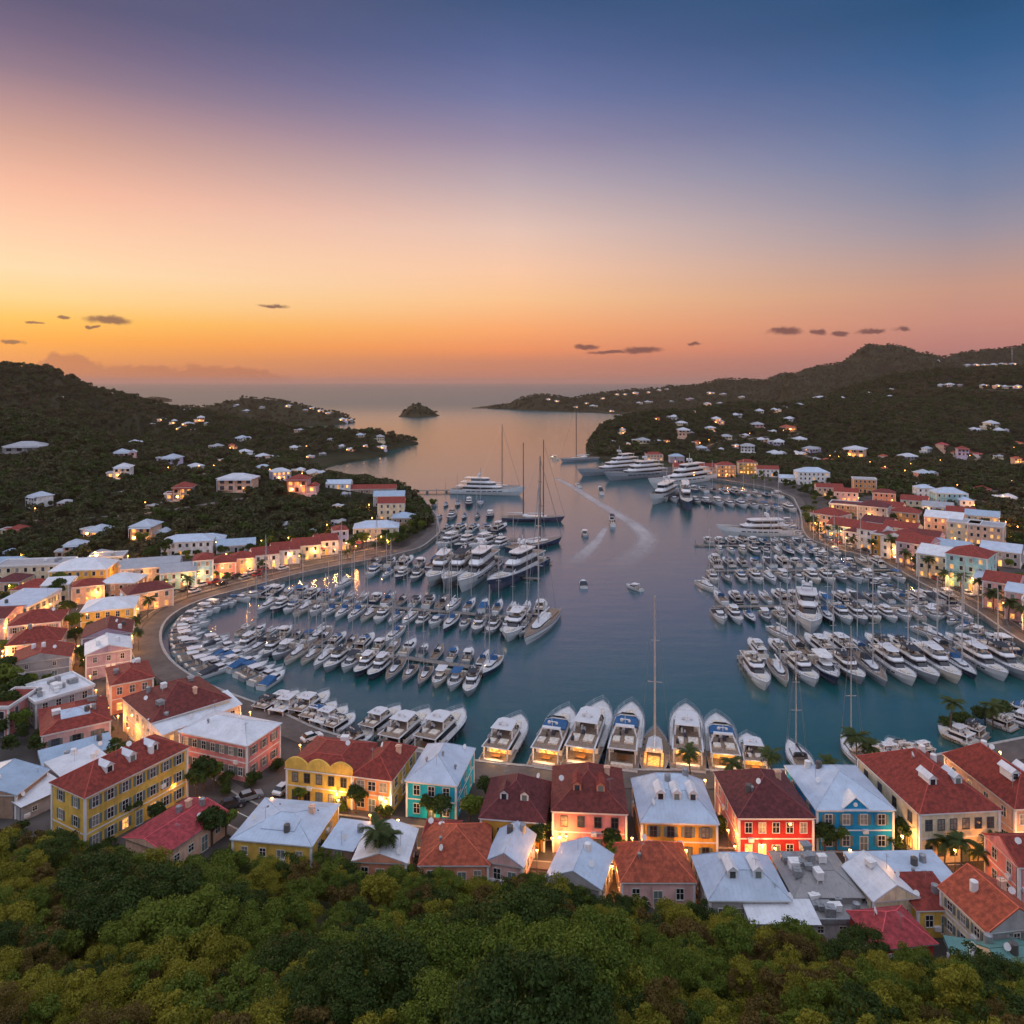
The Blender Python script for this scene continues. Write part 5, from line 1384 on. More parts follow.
def small_cruiser(L=10, B=3.2, hullm=GEL, canvas=None, roof=True, deckm=DECK):
    P_ = []
    m, e = hull_mesh(L, B, 1.0, 1.7, n=10, rake=1.0)
    P_.append(('hull', m.mesh('hull', [hullm, GEL_GREY]), None))
    d = MB(); deck_on(d, e, .35, .1, 0, 5, 0); deck_on(d, e, .08, .06, 4, None, 1)
    P_.append(('deck', d.mesh('deck', [TEAK, deckm]), None))
    c = TB(-.6, L * .30, B * .36, B * .28, .9, 2.0, .1, 1.6, .25)
    m = MB(); c.solid(m); P_.append(('cabin', m.mesh('cabin', hullm if hullm not in (GEL_NAVY, GEL_BLUE) else GEL), None))
    m = MB(); c.band(m, .45, .9); P_.append(('window_band', m.mesh('window_band', TINT), 'cabin'))
    if roof:
        m = MB(); t = TB(-2.6, .8, B * .40, B * .34, 2.75, 2.87, 0, .4, .1); t.solid(m)
        for s_ in (-1, 1): m.tube((-2.4, s_ * B * .38, .8), (-2.3, s_ * B * .37, 2.75), .05, n=4); m.tube((.4, s_ * B * .30, 1.9), (.3, s_ * B * .30, 2.75), .05, n=4)
        P_.append(('canopy', m.mesh('canopy', canvas or GEL), None))
    elif canvas:
        m = MB(); m.hexa([(-L * .46, -B * .42, 1.0), (-.5, -B * .44, 1.3), (-.5, B * .44, 1.3), (-L * .46, B * .42, 1.0)], [(-L * .46, -B * .36, 1.15), (-.5, -B * .34, 2.1), (-.5, B * .34, 2.1), (-L * .46, B * .36, 1.15)])
        P_.append(('canvas_cover', m.mesh('canvas_cover', canvas), None))
    for bx in ((-L * .46, -L * .40, -B * .36, B * .36, 1.2), (-1.9, -1.4, -.9, -.3, 1.35), (-1.9, -1.4, .3, .9, 1.35)):
        P_.append(('seat', MB().box(*bx[:4], .65, bx[4]).mesh('seat', CUSH), None))
    m = MB(); rail_on(m, e, .55, 5, 10); P_.append(('railing', m.mesh('railing', STEEL), None))
    return P_, L, B

SPAR = mk('silhouette dark spar', (.05, .05, .055), .4)  # silhouette of the large masts against bright water put into the colour
def sailboat(L=13, B=4.0, mast=19, hullm=GEL, sailm=CANV_W, masts=1, deckm=DECK, lit=False):
    ALU_ = SPAR if L >= 30 else ALU
    P_ = []
    k = L / 13
    m, e = hull_mesh(L, B, 1.1 * k ** .7, 1.5 * k ** .7, n=13, full=.42, stern=.62, p=1.75, rake=.9 * k, chine=.8)
    P_.append(('hull', m.mesh('hull', [hullm, GEL if hullm != GEL else GEL_NAVY]), None))
    fs = e[5][2]
    d = MB(); deck_on(d, e, .06, .06, 0, None, 0); P_.append(('deck', d.mesh('deck', deckm), None))
    c = TB(-L * .12, L * .24, B * .30, B * .17, fs - .1, fs + .62, .1, .9, .15)
    m = MB(); c.solid(m); P_.append(('cabin', m.mesh('cabin', GEL), None))
    m = MB(); c.band(m, .35, .8, .015); P_.append(('window_band', m.mesh('window_band', TINT), 'cabin'))
    m = MB(); m.box(-L * .40, -L * .13, -B * .17, B * .17, e[1][2] - .05, e[1][2] + .02); 
    for s_ in (-1, 1): m.box(-L * .40, -L * .13, s_ * B * .26 - .22, s_ * B * .26 + .22, e[1][2] - .05, e[1][2] + .35)
    P_.append(('cockpit', m.mesh('cockpit', STERN_GLOW if lit else TEAK), None))  # when lit, cockpit floor and seats glow themselves in place of lamplight
    m = MB(); m.hexa([(-L * .17, -B * .28, fs + .5), (-L * .06, -B * .24, fs + .5), (-L * .06, B * .24, fs + .5), (-L * .17, B * .28, fs + .5)], [(-L * .17, -B * .24, fs + 1.4), (-L * .11, -B * .2, fs + 1.35), (-L * .11, B * .2, fs + 1.35), (-L * .17, B * .24, fs + 1.4)])
    P_.append(('sprayhood', m.mesh('sprayhood', sailm), None))
    xs = [L * .08] if masts == 1 else [L * .16, -L * .16]
    for i, xm in enumerate(xs):
        hm = mast * (1 if i == 0 else .96)
        r = .15 * max(1, k * .8)
        m = MB(); m.tube((xm, 0, fs), (xm, 0, fs + hm), r, r * .7, n=6)
        for t in (.42, .70): m.tube((xm, -B * .30 * (1.2 - t), fs + hm * t), (xm, B * .30 * (1.2 - t), fs + hm * t), r * .45, n=4)
        P_.append(('mast', m.mesh('mast', ALU_), None))
        m = MB(); xb = xm - L * (.36 if masts == 1 else .26)
        m.tube((xm, 0, fs + 1.7), (xb, 0, fs + 1.8), .09, n=5, mi=1); m.tube((xm - .2, 0, fs + 1.95), (xb + .3, 0, fs + 2.02), .22 * max(1, k * .7), .15, n=6, mi=0)
        P_.append(('boom', m.mesh('boom', [sailm, ALU]), None))
        m = MB(); w = .018 * max(1, k)
        for s_ in (-1, 1):
            m.tube((xm - .2, s_ * B * .46, fs), (xm, s_ * B * .30 * .5, fs + hm * .70), w, n=3); m.tube((xm, s_ * B * .30 * .5, fs + hm * .70), (xm, 0, fs + hm), w, n=3)
        if i == 0: m.tube((L / 2 - .2, 0, e[12][2]), (xm, 0, fs + hm * .97), w * 2.2, n=4)
        if i == len(xs) - 1: m.tube((-L / 2 + .2, 0, e[0][2]), (xm, 0, fs + hm), w, n=3)
        P_.append(('rigging', m.mesh('rigging', RIG), None))
    m = MB(); rail_on(m, e, .6, 0, 13); P_.append(('railing', m.mesh('railing', STEEL), None))
    return P_, L, B

def superyacht(L=55, B=10.5, hullm=GEL, tiers=3):
    P_ = []
    m, e = hull_mesh(L, B, 3.4, 6.2, n=15, full=.6, stern=.86, rake=5.0)
    P_.append(('hull', m.mesh('hull', [hullm, GEL]), None))
    st = MB()
    for s_ in (-1, 1):
        for i in range(3, 10):
            a, b = e[i], e[i + 1]
            st.add([(a[0] + .4, s_ * (a[1] + .03), a[2] * .60), (b[0] - .4, s_ * (b[1] * .995 + .03), b[2] * .60), (b[0] - .4, s_ * (b[1] * .995 + .03), b[2] * .60 + .5), (a[0] + .4, s_ * (a[1] + .03), a[2] * .60 + .5)], [(0, 1, 2, 3)])
    P_.append(('hull_window', st.mesh('hull_window', TINT), 'hull'))
    d = MB(); deck_on(d, e, .5, .2, 0, None, 0); P_.append(('deck', d.mesh('deck', TEAK), None))
    z = 3.0; xa, xf, w = -L * .33, L * .20, B * .44
    for k in range(tiers):
        c = TB(xa, xf, w, w * .86, z, z + 2.6, .2, 2.8, .25)
        m = MB(); c.solid(m); P_.append(('cabin', m.mesh('cabin', GEL), None))
        pn = 'cabin'
        m = MB(); c.band(m, .36, .82); P_.append(('window_band', m.mesh('window_band', TINT), '#%d' % (len(P_) - 1)))
        m = MB(); o = TB(xa - L * .09, xf - 1.2, w + .35, w * .86, z + 2.6, z + 2.85, 0, .6, 0); o.solid(m)
        for s_ in (-1, 1): m.tube((xa - L * .08, s_ * w, z - .1), (xa - L * .08, s_ * w, z + 2.6), .16, n=5)
        P_.append(('deck_overhang', m.mesh('deck_overhang', GEL), None))
        z += 2.85; xa += L * .055; xf -= L * .085; w *= .86
    m = MB()
    for s_ in (-1, 1): m.tube((xa + 1, s_ * 1.8, z), (xa + 2.2, s_ * .5, z + 3), .35, n=5)
    m.box(xa + 1.6, xa + 2.8, -2.2, 2.2, z + 1.6, z + 1.85); m.tube((xa + 2.2, 0, z + 2.6), (xa + 2.2, 0, z + 6), .14, n=5); m.ball((xa + 2.4, 1.7, z + 2.5), .7, 8, 6); m.ball((xa + 2.4, -1.7, z + 2.5), .7, 8, 6)
    P_.append(('radar_mast', m.mesh('radar_mast', GEL), None))
    m = MB(); m.box(-L / 2 - 1.8, -L / 2 + .1, -B * .40, B * .40, .5, .8); P_.append(('swim_platform', m.mesh('swim_platform', TEAK), None))
    m = MB(); rail_on(m, e, 1.0, 8, 15); P_.append(('railing', m.mesh('railing', STEEL), None))
    return P_, L, B

def place_boat(proto, nm, label, cat, group, bow, stern, beam=None, zb=1.6, zs=.8, length=None):
    """bow, stern: pixels of the photograph, or world points when given as 3-tuples"""
    parts, L, B = proto
    a = P(bow[0], bow[1], zb) if len(bow) == 2 else bow
    b = P(stern[0], stern[1], zs) if len(stern) == 2 else stern
    l = math.dist(a[:2], b[:2])
    if length: l = length
    s = l / L; sy = (beam / B) if beam else s
    cx, cy = (a[0] + b[0]) / 2, (a[1] + b[1]) / 2
    root = tag(empty(nm, (cx, cy, 0), atan2(a[1] - b[1], a[0] - b[0]), (s, sy, (s + sy) / 2)), label, cat, group)
    objs = {}; lst = []
    for i, (pn, me, par) in enumerate(parts):
        p = root
        if par: p = lst[int(par[1:])] if par[0] == '#' else objs[par]
        o = link(pn, me, p)
        objs.setdefault(pn, o) if pn != 'cabin' else objs.update({pn: o})
        lst.append(o)
    BOATS.append((cx, cy))
    return root
BOATS = []
MY = {'lit': motor_yacht(aft_lit=True), 'lit2': motor_yacht(aft_lit=True, hardtop=False, canvas=CANV_B), 'plain': motor_yacht(), 'blue': motor_yacht(canvas=CANV_B, hardtop=False), 'navy': motor_yacht(hullm=GEL_NAVY),
      'grey': motor_yacht(hullm=GEL_GREY, canvas=CANV_D), 'cream': motor_yacht(hullm=GEL_CREAM, deckm=DECK), 'open': motor_yacht(hardtop=False), 'tri': motor_yacht(decks=2), 'trinavy': motor_yacht(decks=2, hullm=GEL_NAVY)}
SC = {'white hardtop': small_cruiser(), 'blue canopied': small_cruiser(canvas=CANV_B), 'navy hulled': small_cruiser(hullm=GEL_NAVY, canvas=CANV_W), 'grey hulled': small_cruiser(hullm=GEL_GREY), 'blue covered': small_cruiser(roof=False, canvas=CANV_B),
      'open topped': small_cruiser(roof=False), 'cream hulled': small_cruiser(hullm=GEL_CREAM), 'dark canopied': small_cruiser(canvas=CANV_D), 'dark covered': small_cruiser(roof=False, canvas=CANV_D)}
SB = {'white': sailboat(), 'navy': sailboat(hullm=GEL_NAVY, sailm=CANV_B), 'blue sailed': sailboat(sailm=CANV_B), 'cream': sailboat(hullm=GEL_CREAM, deckm=TEAK), 'grey': sailboat(hullm=GEL_GREY, sailm=CANV_D, deckm=TEAK)}
BIGSAIL = sailboat(26, 6.4, 36, GEL_NAVY, CANV_W, 1, TEAK, lit=True)
KETCH = sailboat(40, 8.5, 44, GEL_NAVY, CANV_W, 2, TEAK)
SLOOP = sailboat(34, 8, 46, GEL, CANV_W, 1, TEAK)
SY = {'w3': superyacht(), 'b3': superyacht(hullm=GEL_GREY), 'n3': superyacht(hullm=GEL_NAVY), 'w2': superyacht(42, 8.5, tiers=2), 'w4': superyacht(66, 12, hullm=GEL_GREY, tiers=4)}

# --- big yachts along the near quay
Q = 'motor yachts moored stern to along the near quay'
def aftlight(root, pw=900, x=-10.2):
    lampglow(root, (x, 0, 3.4), pw * .45, (1, .55, .2), .5, 'aft_deck_light')
for args in [
  ('plain', 'white motor yacht with dark side windows, left of the pair beside the teal house', (429, 707), (384, 752), 6.0, 0),
  ('navy', 'dark hulled motor yacht with covered aft deck, right of the pair beside the teal house', (463, 707), (420, 754), 6.2, 0),
  ('lit', 'white motor yacht with lit aft deck close behind the teal house', (521, 714), (492, 766), 6.4, 900),
  ('lit2', 'white motor yacht with dark blue fly cover left of the widest lit stern', (569, 708), (542, 771), 6.6, 900),
  ('lit', 'white hardtop motor yacht with the widest glowing stern behind the salmon house', (603, 703), (577, 772), 7.0, 1100),
  ('blue', 'white motor yacht with blue cover and dark unlit stern beside the tall masted yacht', (632, 704), (621, 773), 6.6, 0),
  ('lit', 'broad white motor yacht with plain white hardtop behind the orange yellow house', (686, 706), (688, 774), 7.0, 900),
  ('lit2', 'white motor yacht with open flybridge and glowing stern left of the smallest one', (716, 714), (727, 775), 6.6, 1000),
  ('lit', 'smallest white motor yacht of the lit quay row, beside open water', (747, 730), (757, 774), 5.4, 700)]:
    k, lab, bow, stern, beam, pw = args
    r = place_boat(MY[k], 'motor_yacht', lab, 'motor yacht', Q, bow, stern, beam, zb=2.8, zs=1.2)
    if pw: aftlight(r, pw)
r = place_boat(BIGSAIL, 'sailing_yacht', 'dark hulled sailing yacht with very tall mast and lit cockpit in the quay row', 'sailing yacht', None, (656, 724), (653, 774), 6.0, zb=2.2)
lampglow(r, (-8, 0, 4.2), 300, (1, .5, .15), .5, 'cockpit_light')
place_boat(sailboat(18, 4.8, 24, GEL, CANV_D, 1, DECK), 'sailboat', 'lone white sailboat with twin-stayed mast between the blue house and open water', 'sailboat', None, (788, 738), (808, 772), 4.6, zb=1.6)
place_boat(sailboat(18, 4.8, 31, GEL, CANV_W, 1, DECK), 'sailboat', 'white sailboat with high mast leftmost of the boats below the road bend', 'sailboat', None, (841, 733), (866, 764), 4.4, zb=1.6)
for k, lab, bow, stern in [('open', 'slim white motor boat second from left below the road bend', (859, 739), (880, 764)), ('cream', 'cream motor boat third from left below the road bend', (875, 741), (898, 762)),
  ('open', 'white motor boat fourth from left below the road bend', (888, 737), (912, 759)), ('plain', 'rightmost white motor boat below the road bend, nearest the palms', (910, 741), (931, 757)),
  ('cream', 'white cruiser lying off the road bend beside the shrubs', (938, 725), (975, 743)), ('grey', 'cruiser with dark round cover at the road bend', (952, 721), (986, 736)),
  ('open', 'white cruiser pair left of the right edge beyond the shrubs', (985, 713), (1014, 727)), ('plain', 'second white cruiser of the pair beyond the shrubs', (1004, 712), (1034, 724)), ('blue', 'white cruiser touching the right edge above the shrubs', (1000, 702), (1034, 714))]:
    place_boat(MY[k], 'motor_boat', lab, 'motor boat', 'motor boats below the road bend', bow, stern, 4.3)

# --- pontoons
PONT = mk('pontoon boards', (.20, .18, .16), .85, .3, 1.5, stain=.3)
def pontoon(label, a, b, w=2.2, z=.55):
    a, b = P(*a), P(*b)
    L = math.dist(a, b); rz = atan2(b[1] - a[1], b[0] - a[0])
    r = tag(empty('pontoon', ((a[0] + b[0]) / 2, (a[1] + b[1]) / 2, 0), rz), label, 'pontoon')
    m = MB(); n = int(L / 3)
    for i in range(n): m.box(-L / 2 + i * L / n + .03, -L / 2 + (i + 1) * L / n - .03, -w / 2, w / 2, z - .14, z)
    m.build('deck_boards', PONT, r)
    m = MB()
    for i in range(0, n + 1, 4):
        x = -L / 2 + L * i / n
        m.box(x - .8, x + .8, -w / 2 + .1, w / 2 - .1, -.3, z - .15)
    m.build('float', STONE, r)
    for i in range(0, n + 1, 6):
        x = -L / 2 + L * i / n
        MB().tube((x, w / 2 + .18, -1), (x, w / 2 + .18, 2.4), .16, n=7).build('pile', METAL, r)
pontoon('long pontoon of the front right marina row', (748, 665), (1016, 657))
pontoon('long pontoon of the second right marina row', (716, 608), (968, 607))
pontoon('long pontoon of the third right marina row', (708, 572), (902, 571))
pontoon('pontoon with bare end of the fourth right marina row', (696, 546), (836, 549))
pontoon('long pontoon of the front left marina row', (243, 636), (492, 672))
pontoon('long pontoon of the second left marina row', (258, 598), (552, 622))
pontoon('pontoon of the third left marina row', (372, 570), (540, 580))
pontoon('pontoon of the fourth left marina row', (440, 540), (520, 540))
pontoon('outer stone pier with the white superyacht', (408, 493), (512, 491), 5, 1.4)
pontoon('inner pontoon of the small boats by the long red hall', (660, 494), (792, 505), 2.2)

# --- marina rows: boats side by side, generated between two end pixels
def row(desc, p0, p1, step, length, heading, side, kinds, group, mix=(.55, .25, .20), beam=None, masth=None, seed=0, jit=.12):
    """boats with their middle on the line p0-p1 (from the first to the last), bows along the heading in degrees (world)"""
    r = random.Random(seed)
    a, b = P(*p0), P(*p1)
    L = math.dist(a, b); n = max(2, int(L / step)); h = radians(heading)
    for i in range(n):
        t = (i + .5) / n
        x, y = a[0] + (b[0] - a[0]) * t, a[1] + (b[1] - a[1]) * t
        u = r.random(); ln = length * r.uniform(.82, 1.22)
        hd = h + r.uniform(-jit, jit) * .5
        bow = (x + cos(hd) * ln / 2, y + sin(hd) * ln / 2, 0); st = (x - cos(hd) * ln / 2, y - sin(hd) * ln / 2, 0)
        pos = f"{ordw(i + 1)} from {side}, {desc}"
        if u < mix[0]:
            k = r.choice(list(kinds)); pr = MY[k]
            nm = {'navy': 'navy hulled', 'trinavy': 'navy hulled three decked', 'tri': 'white three decked', 'blue': 'blue covered white', 'grey': 'grey hulled', 'cream': 'cream hulled', 'open': 'open topped white'}.get(k, 'white hardtop')
            place_boat(pr, 'motor_yacht', f"{nm} motor yacht, {pos}", 'motor yacht', group, bow, st, min(step * .86, ln * .265))
        elif u < mix[0] + mix[1]:
            k = r.choice(list(SC)); ln2 = ln * .86
            place_boat(SC[k], 'motor_boat', f"small {k} motor boat, {pos}", 'motor boat', group, bow, st, min(step * .84, ln2 * .29), length=ln2)
        else:
            k = r.choice(list(SB))
            place_boat(SB[k], 'sailboat', f"{k} sailboat with bare mast, {pos}", 'sailboat', group, bow, st, min(step * .8, ln * .25))
K1 = ['plain', 'open', 'cream', 'blue', 'plain', 'navy', 'grey', 'open', 'grey']
K2 = ['grey', 'blue', 'navy', 'plain', 'grey', 'open', 'navy']
# right side: bows towards the viewer on the near tier, away on the far tier
GR = 'boats moored in the right marina'
row('near tier of front right marina row', (744, 677), (1014, 666), 5.6, 19.5, -93, 'left', K1, GR, (0.51, 0.09, .30), seed=3)
row('far tier of front right marina row', (746, 651), (1010, 646), 5.4, 14, 90, 'left', K1, GR, (0.45, 0.21, .30), seed=4)
row('near tier of second right marina row', (712, 619), (970, 617), 4.6, 13.5, -95, 'left', K1, GR, (0.37, 0.30, .30), seed=5)
row('far tier of second right marina row', (712, 599), (952, 599), 4.7, 12.5, 90, 'left', K1, GR, (0.41, 0.30, .30), seed=6)
row('near tier of third right marina row', (706, 580), (905, 580), 5.0, 15, -95, 'left', K1, GR, (0.49, 0.21, .30), seed=7)
row('far tier of third right marina row', (708, 564), (882, 564), 5.2, 13, 88, 'left', K1, GR, (0.45, 0.26, .30), seed=8)
row('near tier of fourth right marina row', (714, 552), (842, 554), 4.7, 11, -95, 'left', K1, GR, (0.25, 0.42, .30), seed=9)
row('far tier of fourth right marina row', (702, 542), (826, 544), 4.7, 11, 96, 'left', K1, GR, (0.25, 0.42, .30), seed=10)
row('near tier by the long red hall', (658, 500), (796, 511), 6.4, 16, -84, 'left', K1, GR, (0.41, 0.26, .30), seed=11)
row('far tier by the long red hall', (688, 490), (782, 497), 6.4, 14, 96, 'left', K1, GR, (0.33, 0.34, .30), seed=12)
row('quayside line along the right promenade', (812, 553), (1010, 652), 5.2, 9.5, 215, 'far end', K1, GR, (0.10, 0.66, .30), seed=13)
row('short line under fourth right row', (784, 521), (801, 540), 5.0, 9, 180, 'far end', K1, GR, (0.08, 0.77, .30), seed=14)
place_boat(MY['tri'], 'motor_yacht', 'large white three decked motor yacht in the middle of the right marina', 'motor yacht', None, (812, 627), (804, 602), 7.4, zb=2.5)
# left side
GL = 'boats moored in the left marina'
row('near tier of front left marina row', (240, 647), (480, 688), 4.0, 13, -100, 'shore', K2, GL, (0.30, 0.27, .42), seed=21)
row('far tier of front left marina row', (240, 630), (492, 661), 4.2, 11, 80, 'shore', K2, GL, (0.18, 0.32, .42), seed=22)
row('near tier of second left marina row', (262, 607), (530, 633), 4.3, 13, -100, 'shore', K2, GL, (0.25, 0.29, .42), seed=23)
row('far tier of second left marina row', (258, 592), (548, 612), 4.5, 12, 80, 'shore', K2, GL, (0.18, 0.32, .42), seed=24)
row('near tier of third left marina row', (366, 574), (424, 579), 5.0, 12, -100, 'shore', K2, GL, (0.40, 0.25, .42), seed=25)
row('far tier of third left marina row', (368, 564), (536, 568), 6.0, 15, 80, 'shore', K2, GL, (0.32, 0.25, .42), seed=26)
row('near tier of fourth left marina row', (440, 545), (508, 548), 7.0, 19, -118, 'shore', ['tri', 'plain', 'trinavy', 'tri'], GL, (1, 0, 0), seed=27)
row('far tier of fourth left marina row', (442, 530), (506, 530), 6.0, 14, 70, 'shore', K2, GL, (0.36, 0.25, .42), seed=28)
row('crowded basin behind the left quay', (432, 519), (496, 517), 6.0, 13, -95, 'shore', K2, GL, (0.22, 0.36, .42), seed=29)
row('outer crowded basin behind the left quay', (428, 507), (486, 504), 6.4, 13, -92, 'shore', K2, GL, (0.22, 0.36, .42), seed=30)
for i, (bow, stern, k, lab) in enumerate([((428, 582), (453, 562), 'plain', 'first of four large yachts at the end of the third left marina row'), ((443, 585), (474, 561), 'grey', 'second of four large yachts at the end of the third left marina row'),
   ((458, 588), (496, 561), 'tri', 'third of four large yachts at the end of the third left marina row'), ((487, 587), (543, 562), 'trinavy', 'outermost large dark hulled yacht at the end of the third left marina row')]):
    place_boat(MY[k], 'motor_yacht', lab, 'motor yacht', GL, bow, stern, 7, zb=2.5)
place_boat(sailboat(24, 6, 36, GEL, CANV_W, 1, TEAK), 'sailing_yacht', 'white sailing yacht with tall mast at the channel end of the second left row', 'sailing yacht', None, (524, 640), (556, 612), 6.0, zb=2)
place_boat(MY['plain'], 'motor_yacht', 'white motor yacht beside the tall masted yacht ending the second left row', 'motor yacht', GL, (506, 637), (524, 616), 5.5, zb=2)
place_boat(SB['navy'], 'sailboat', 'dark sailboat at the channel end of the front left row', 'sailboat', GL, (482, 673), (499, 656), 4.2)
# boats against the curved bay wall, bows out
def along(line_px, step, ln, desc, group, out=1.0, seed=0, jit=.15, turn=0):
    r = random.Random(seed)
    ln_ = smoothline(dense([P(*p) for p in line_px], 2), 4)
    acc, k = 0, 0
    for i in range(1, len(ln_)):
        acc += math.dist(ln_[i], ln_[i - 1])
        if acc >= step:
            acc -= step; k += 1
            tx, ty = ln_[i][0] - ln_[i - 1][0], ln_[i][1] - ln_[i - 1][1]; l = sqrt(tx * tx + ty * ty)
            nx, ny = ty / l, -tx / l      # to the right of travel: the water
            c, s_ = cos(radians(turn) + r.uniform(-jit, jit)), sin(radians(turn) + r.uniform(-jit, jit))
            nx, ny = nx * c - ny * s_, nx * s_ + ny * c
            q = ln * r.uniform(.8, 1.2)
            st = (ln_[i][0] + nx * out, ln_[i][1] + ny * out, 0); bow = (st[0] + nx * q, st[1] + ny * q, 0)
            kk = r.choice(list(SC))
            place_boat(SC[kk], 'motor_boat', f"small {kk} motor boat, {ordw(k)} along {desc}", 'motor boat', group, bow, st, min(step * .78, q * .34))
along([(200, 686), (178, 671), (168, 660), (164, 647), (165, 632), (175, 619), (192, 609), (214, 601), (246, 593)], 3.9, 9.5, 'bay wall from the red roof', 'small boats along the curved bay wall', 1.2, 5)
along([(268, 700), (240, 690), (214, 674), (196, 660), (188, 648)], 4.2, 9.5, 'outer bay wall line', 'small boats in the outer line off the bay wall', 2.5, 6, turn=10)
r_ = random.Random(9)
for i, (bow, stern, k) in enumerate([((285, 694), (255, 716), 'grey'), ((298, 690), (270, 713), 'cream'), ((306, 692), (272, 722), 'cream'), ((329, 691), (291, 722), 'plain'), ((336, 701), (302, 727), 'blue'), ((347, 706), (312, 732), 'cream'), ((354, 712), (324, 735), 'open'), ((372, 728), (340, 748), 'grey'), ((400, 706), (362, 738), 'plain')]):
    nm = {'grey': 'grey hulled', 'cream': 'cream hulled', 'plain': 'white hardtop', 'blue': 'blue covered white', 'open': 'open topped white'}[k]
    place_boat(MY[k], 'motor_yacht', f'{nm} motor yacht, {ordw(i + 1)} from left on the quay between pink and yellow houses', 'motor yacht', 'yachts on the quay between the pink and yellow houses', bow, stern, 4.6, zb=1.8)

# --- superyachts and lone boats
place_boat(SY['w4'], 'superyacht', 'largest grey white superyacht at the head of the inner harbour', 'superyacht', None, (577, 473), (648, 469), 11, zb=3)
place_boat(SY['b3'], 'superyacht', 'grey hulled superyacht overlapping the largest one', 'superyacht', None, (604, 477), (668, 474), 10.5, zb=3)
place_boat(SY['w3'], 'superyacht', 'white superyacht in front of the long red hall', 'superyacht', None, (648, 485), (712, 478), 10, zb=3)
place_boat(SY['w2'], 'superyacht', 'white superyacht facing the channel at the corner of the inner harbour', 'superyacht', None, (650, 502), (674, 492), 8, zb=2.5, zs=1)
place_boat(MY['navy'], 'motor_yacht', 'dark hulled motor yacht right of the cornering white superyacht', 'motor yacht', None, (688, 509), (684, 494), 7, zb=2)
place_boat(SY['w2'], 'superyacht', 'long low white superyacht lying across the fourth right marina row', 'superyacht', None, (716, 531), (792, 531), 8, zb=2.5, zs=2)
place_boat(SY['w3'], 'superyacht', 'white superyacht berthed at the outer stone pier', 'superyacht', None, (526, 491), (452, 490), 10, zb=3, zs=2)
place_boat(SLOOP, 'sailing_yacht', 'white sailing yacht with lofty mast behind the pier superyacht', 'sailing yacht', None, (520, 487), (478, 486), 7, zb=2)
place_boat(KETCH, 'sailing_yacht', 'dark two masted yacht with the tallest masts beside the channel', 'sailing yacht', None, (565, 517), (502, 518), 8.5, zb=2.5, zs=1.5)
place_boat(sailboat(36, 8, 40, GEL_NAVY, CANV_W, 1, TEAK), 'sailing_yacht', 'navy sailing superyacht ending the fourth left marina row', 'sailing yacht', None, (562, 537), (508, 549), 8, zb=2.5, zs=1.5)
place_boat(sailboat(30, 7, 40, GEL_GREY, CANV_W, 1, TEAK), 'sailing_yacht', 'dark grey sailing yacht anchored off the promontory', 'sailing yacht', None, (560, 460), (598, 458), 7.5, zb=2, zs=1.5)
for lab, bow, stern, k in [('white cabin cruiser motoring alone in mid channel', (626, 584), (642, 590), 'white hardtop'), ('dark canopied launch heading up the channel, above the lone cruiser', (611, 517), (613, 526), 'dark canopied'), ('tiny launch in mid channel below the superyachts', (599, 488), (602, 494), 'dark covered'),
   ('tiny boat trailing the long wake near the superyachts', (576, 484), (580, 487), 'open topped'), ('small dark dinghy left of the lone cruiser', (583, 580), (584, 587), 'dark covered'), ('small launch between the two wakes', (583, 531), (586, 536), 'grey hulled'), ('small tender beside the anchored grey yacht', (550, 457), (558, 459), 'cream hulled')]:
    place_boat(SC[k], 'motor_boat', lab, 'motor boat', None, bow, stern, None if '626' in str(bow) else 3.0, zb=1, zs=.6)
# extra tall masts seen in the rows
for i, (px, py, top, lab) in enumerate([(788, 640, 560, 'slim white sailboat with tall mast in the left part of the right marina'), (834, 668, 575, 'white sailboat with tall mast in the front right marina row'), (909, 664, 585, 'white sailboat with tall raked mast near the middle of the front right row'),
      (999, 662, 590, 'white sailboat with tall mast at the promenade end of the front right row'), (710, 590, 505, 'white sailboat with tall mast at the channel end of the right marina'), (316, 640, 590, 'white sailboat with mast standing clear at the left of the front left row'), (392, 640, 580, 'blue sailed sloop with tall mast amid the front left row'),
      (451, 610, 535, 'sloop with tall mast amid the second left row'), (341, 588, 520, 'sloop with tall mast near the shore end of the second left row'), (938, 640, 585, 'sloop with tall mast in the far tier of the front right row')]):
    x, y = P(px, py); hm = (py - top) * y / F
    pr = sailboat(15, 4.2, hm, GEL, CANV_B if i == 6 else CANV_W)
    hd = radians(-75 if px > 600 else -100)
    place_boat(pr, 'sailboat', lab, 'sailboat', None, (x + cos(hd) * 6, y + sin(hd) * 6, 0), (x - cos(hd) * 9, y - sin(hd) * 9, 0), 3.8)
# ------------------------------------------------------------------ trees
LEAF_G = leaf_mat('leaves green', (.055, .100, .010), (.160, .205, .024))
LEAF_O = leaf_mat('leaves olive', (.110, .122, .010), (.290, .265, .026))
LEAF_D = leaf_mat('leaves dark', (.018, .042, .008), (.062, .100, .015))
LEAF_R = leaf_mat('leaves russet', (.085, .060, .015), (.15, .105, .025))
def zone_leaf(m):
    t = m.node_tree; k = NT(t); b = t.nodes['Principled BSDF']
    oi = k.n('ShaderNodeObjectInfo'); n = k.noise(k.vmath('MULTIPLY', oi.outputs['Location'], (.012, .012, .0)), 1.0, 4, .6)
    src = b.inputs['Base Color'].links[0].from_socket
    k.put(b.inputs['Base Color'], k.mixc(k.smooth(n.outputs[0], .48, .66, 0, .75), src, (.105, .085, .042, 1)))
    return m
LEAF_H = leaf_mat('hill leaves', (.022, .032, .012), (.088, .096, .036), .1)
zone_leaf(LEAF_H)
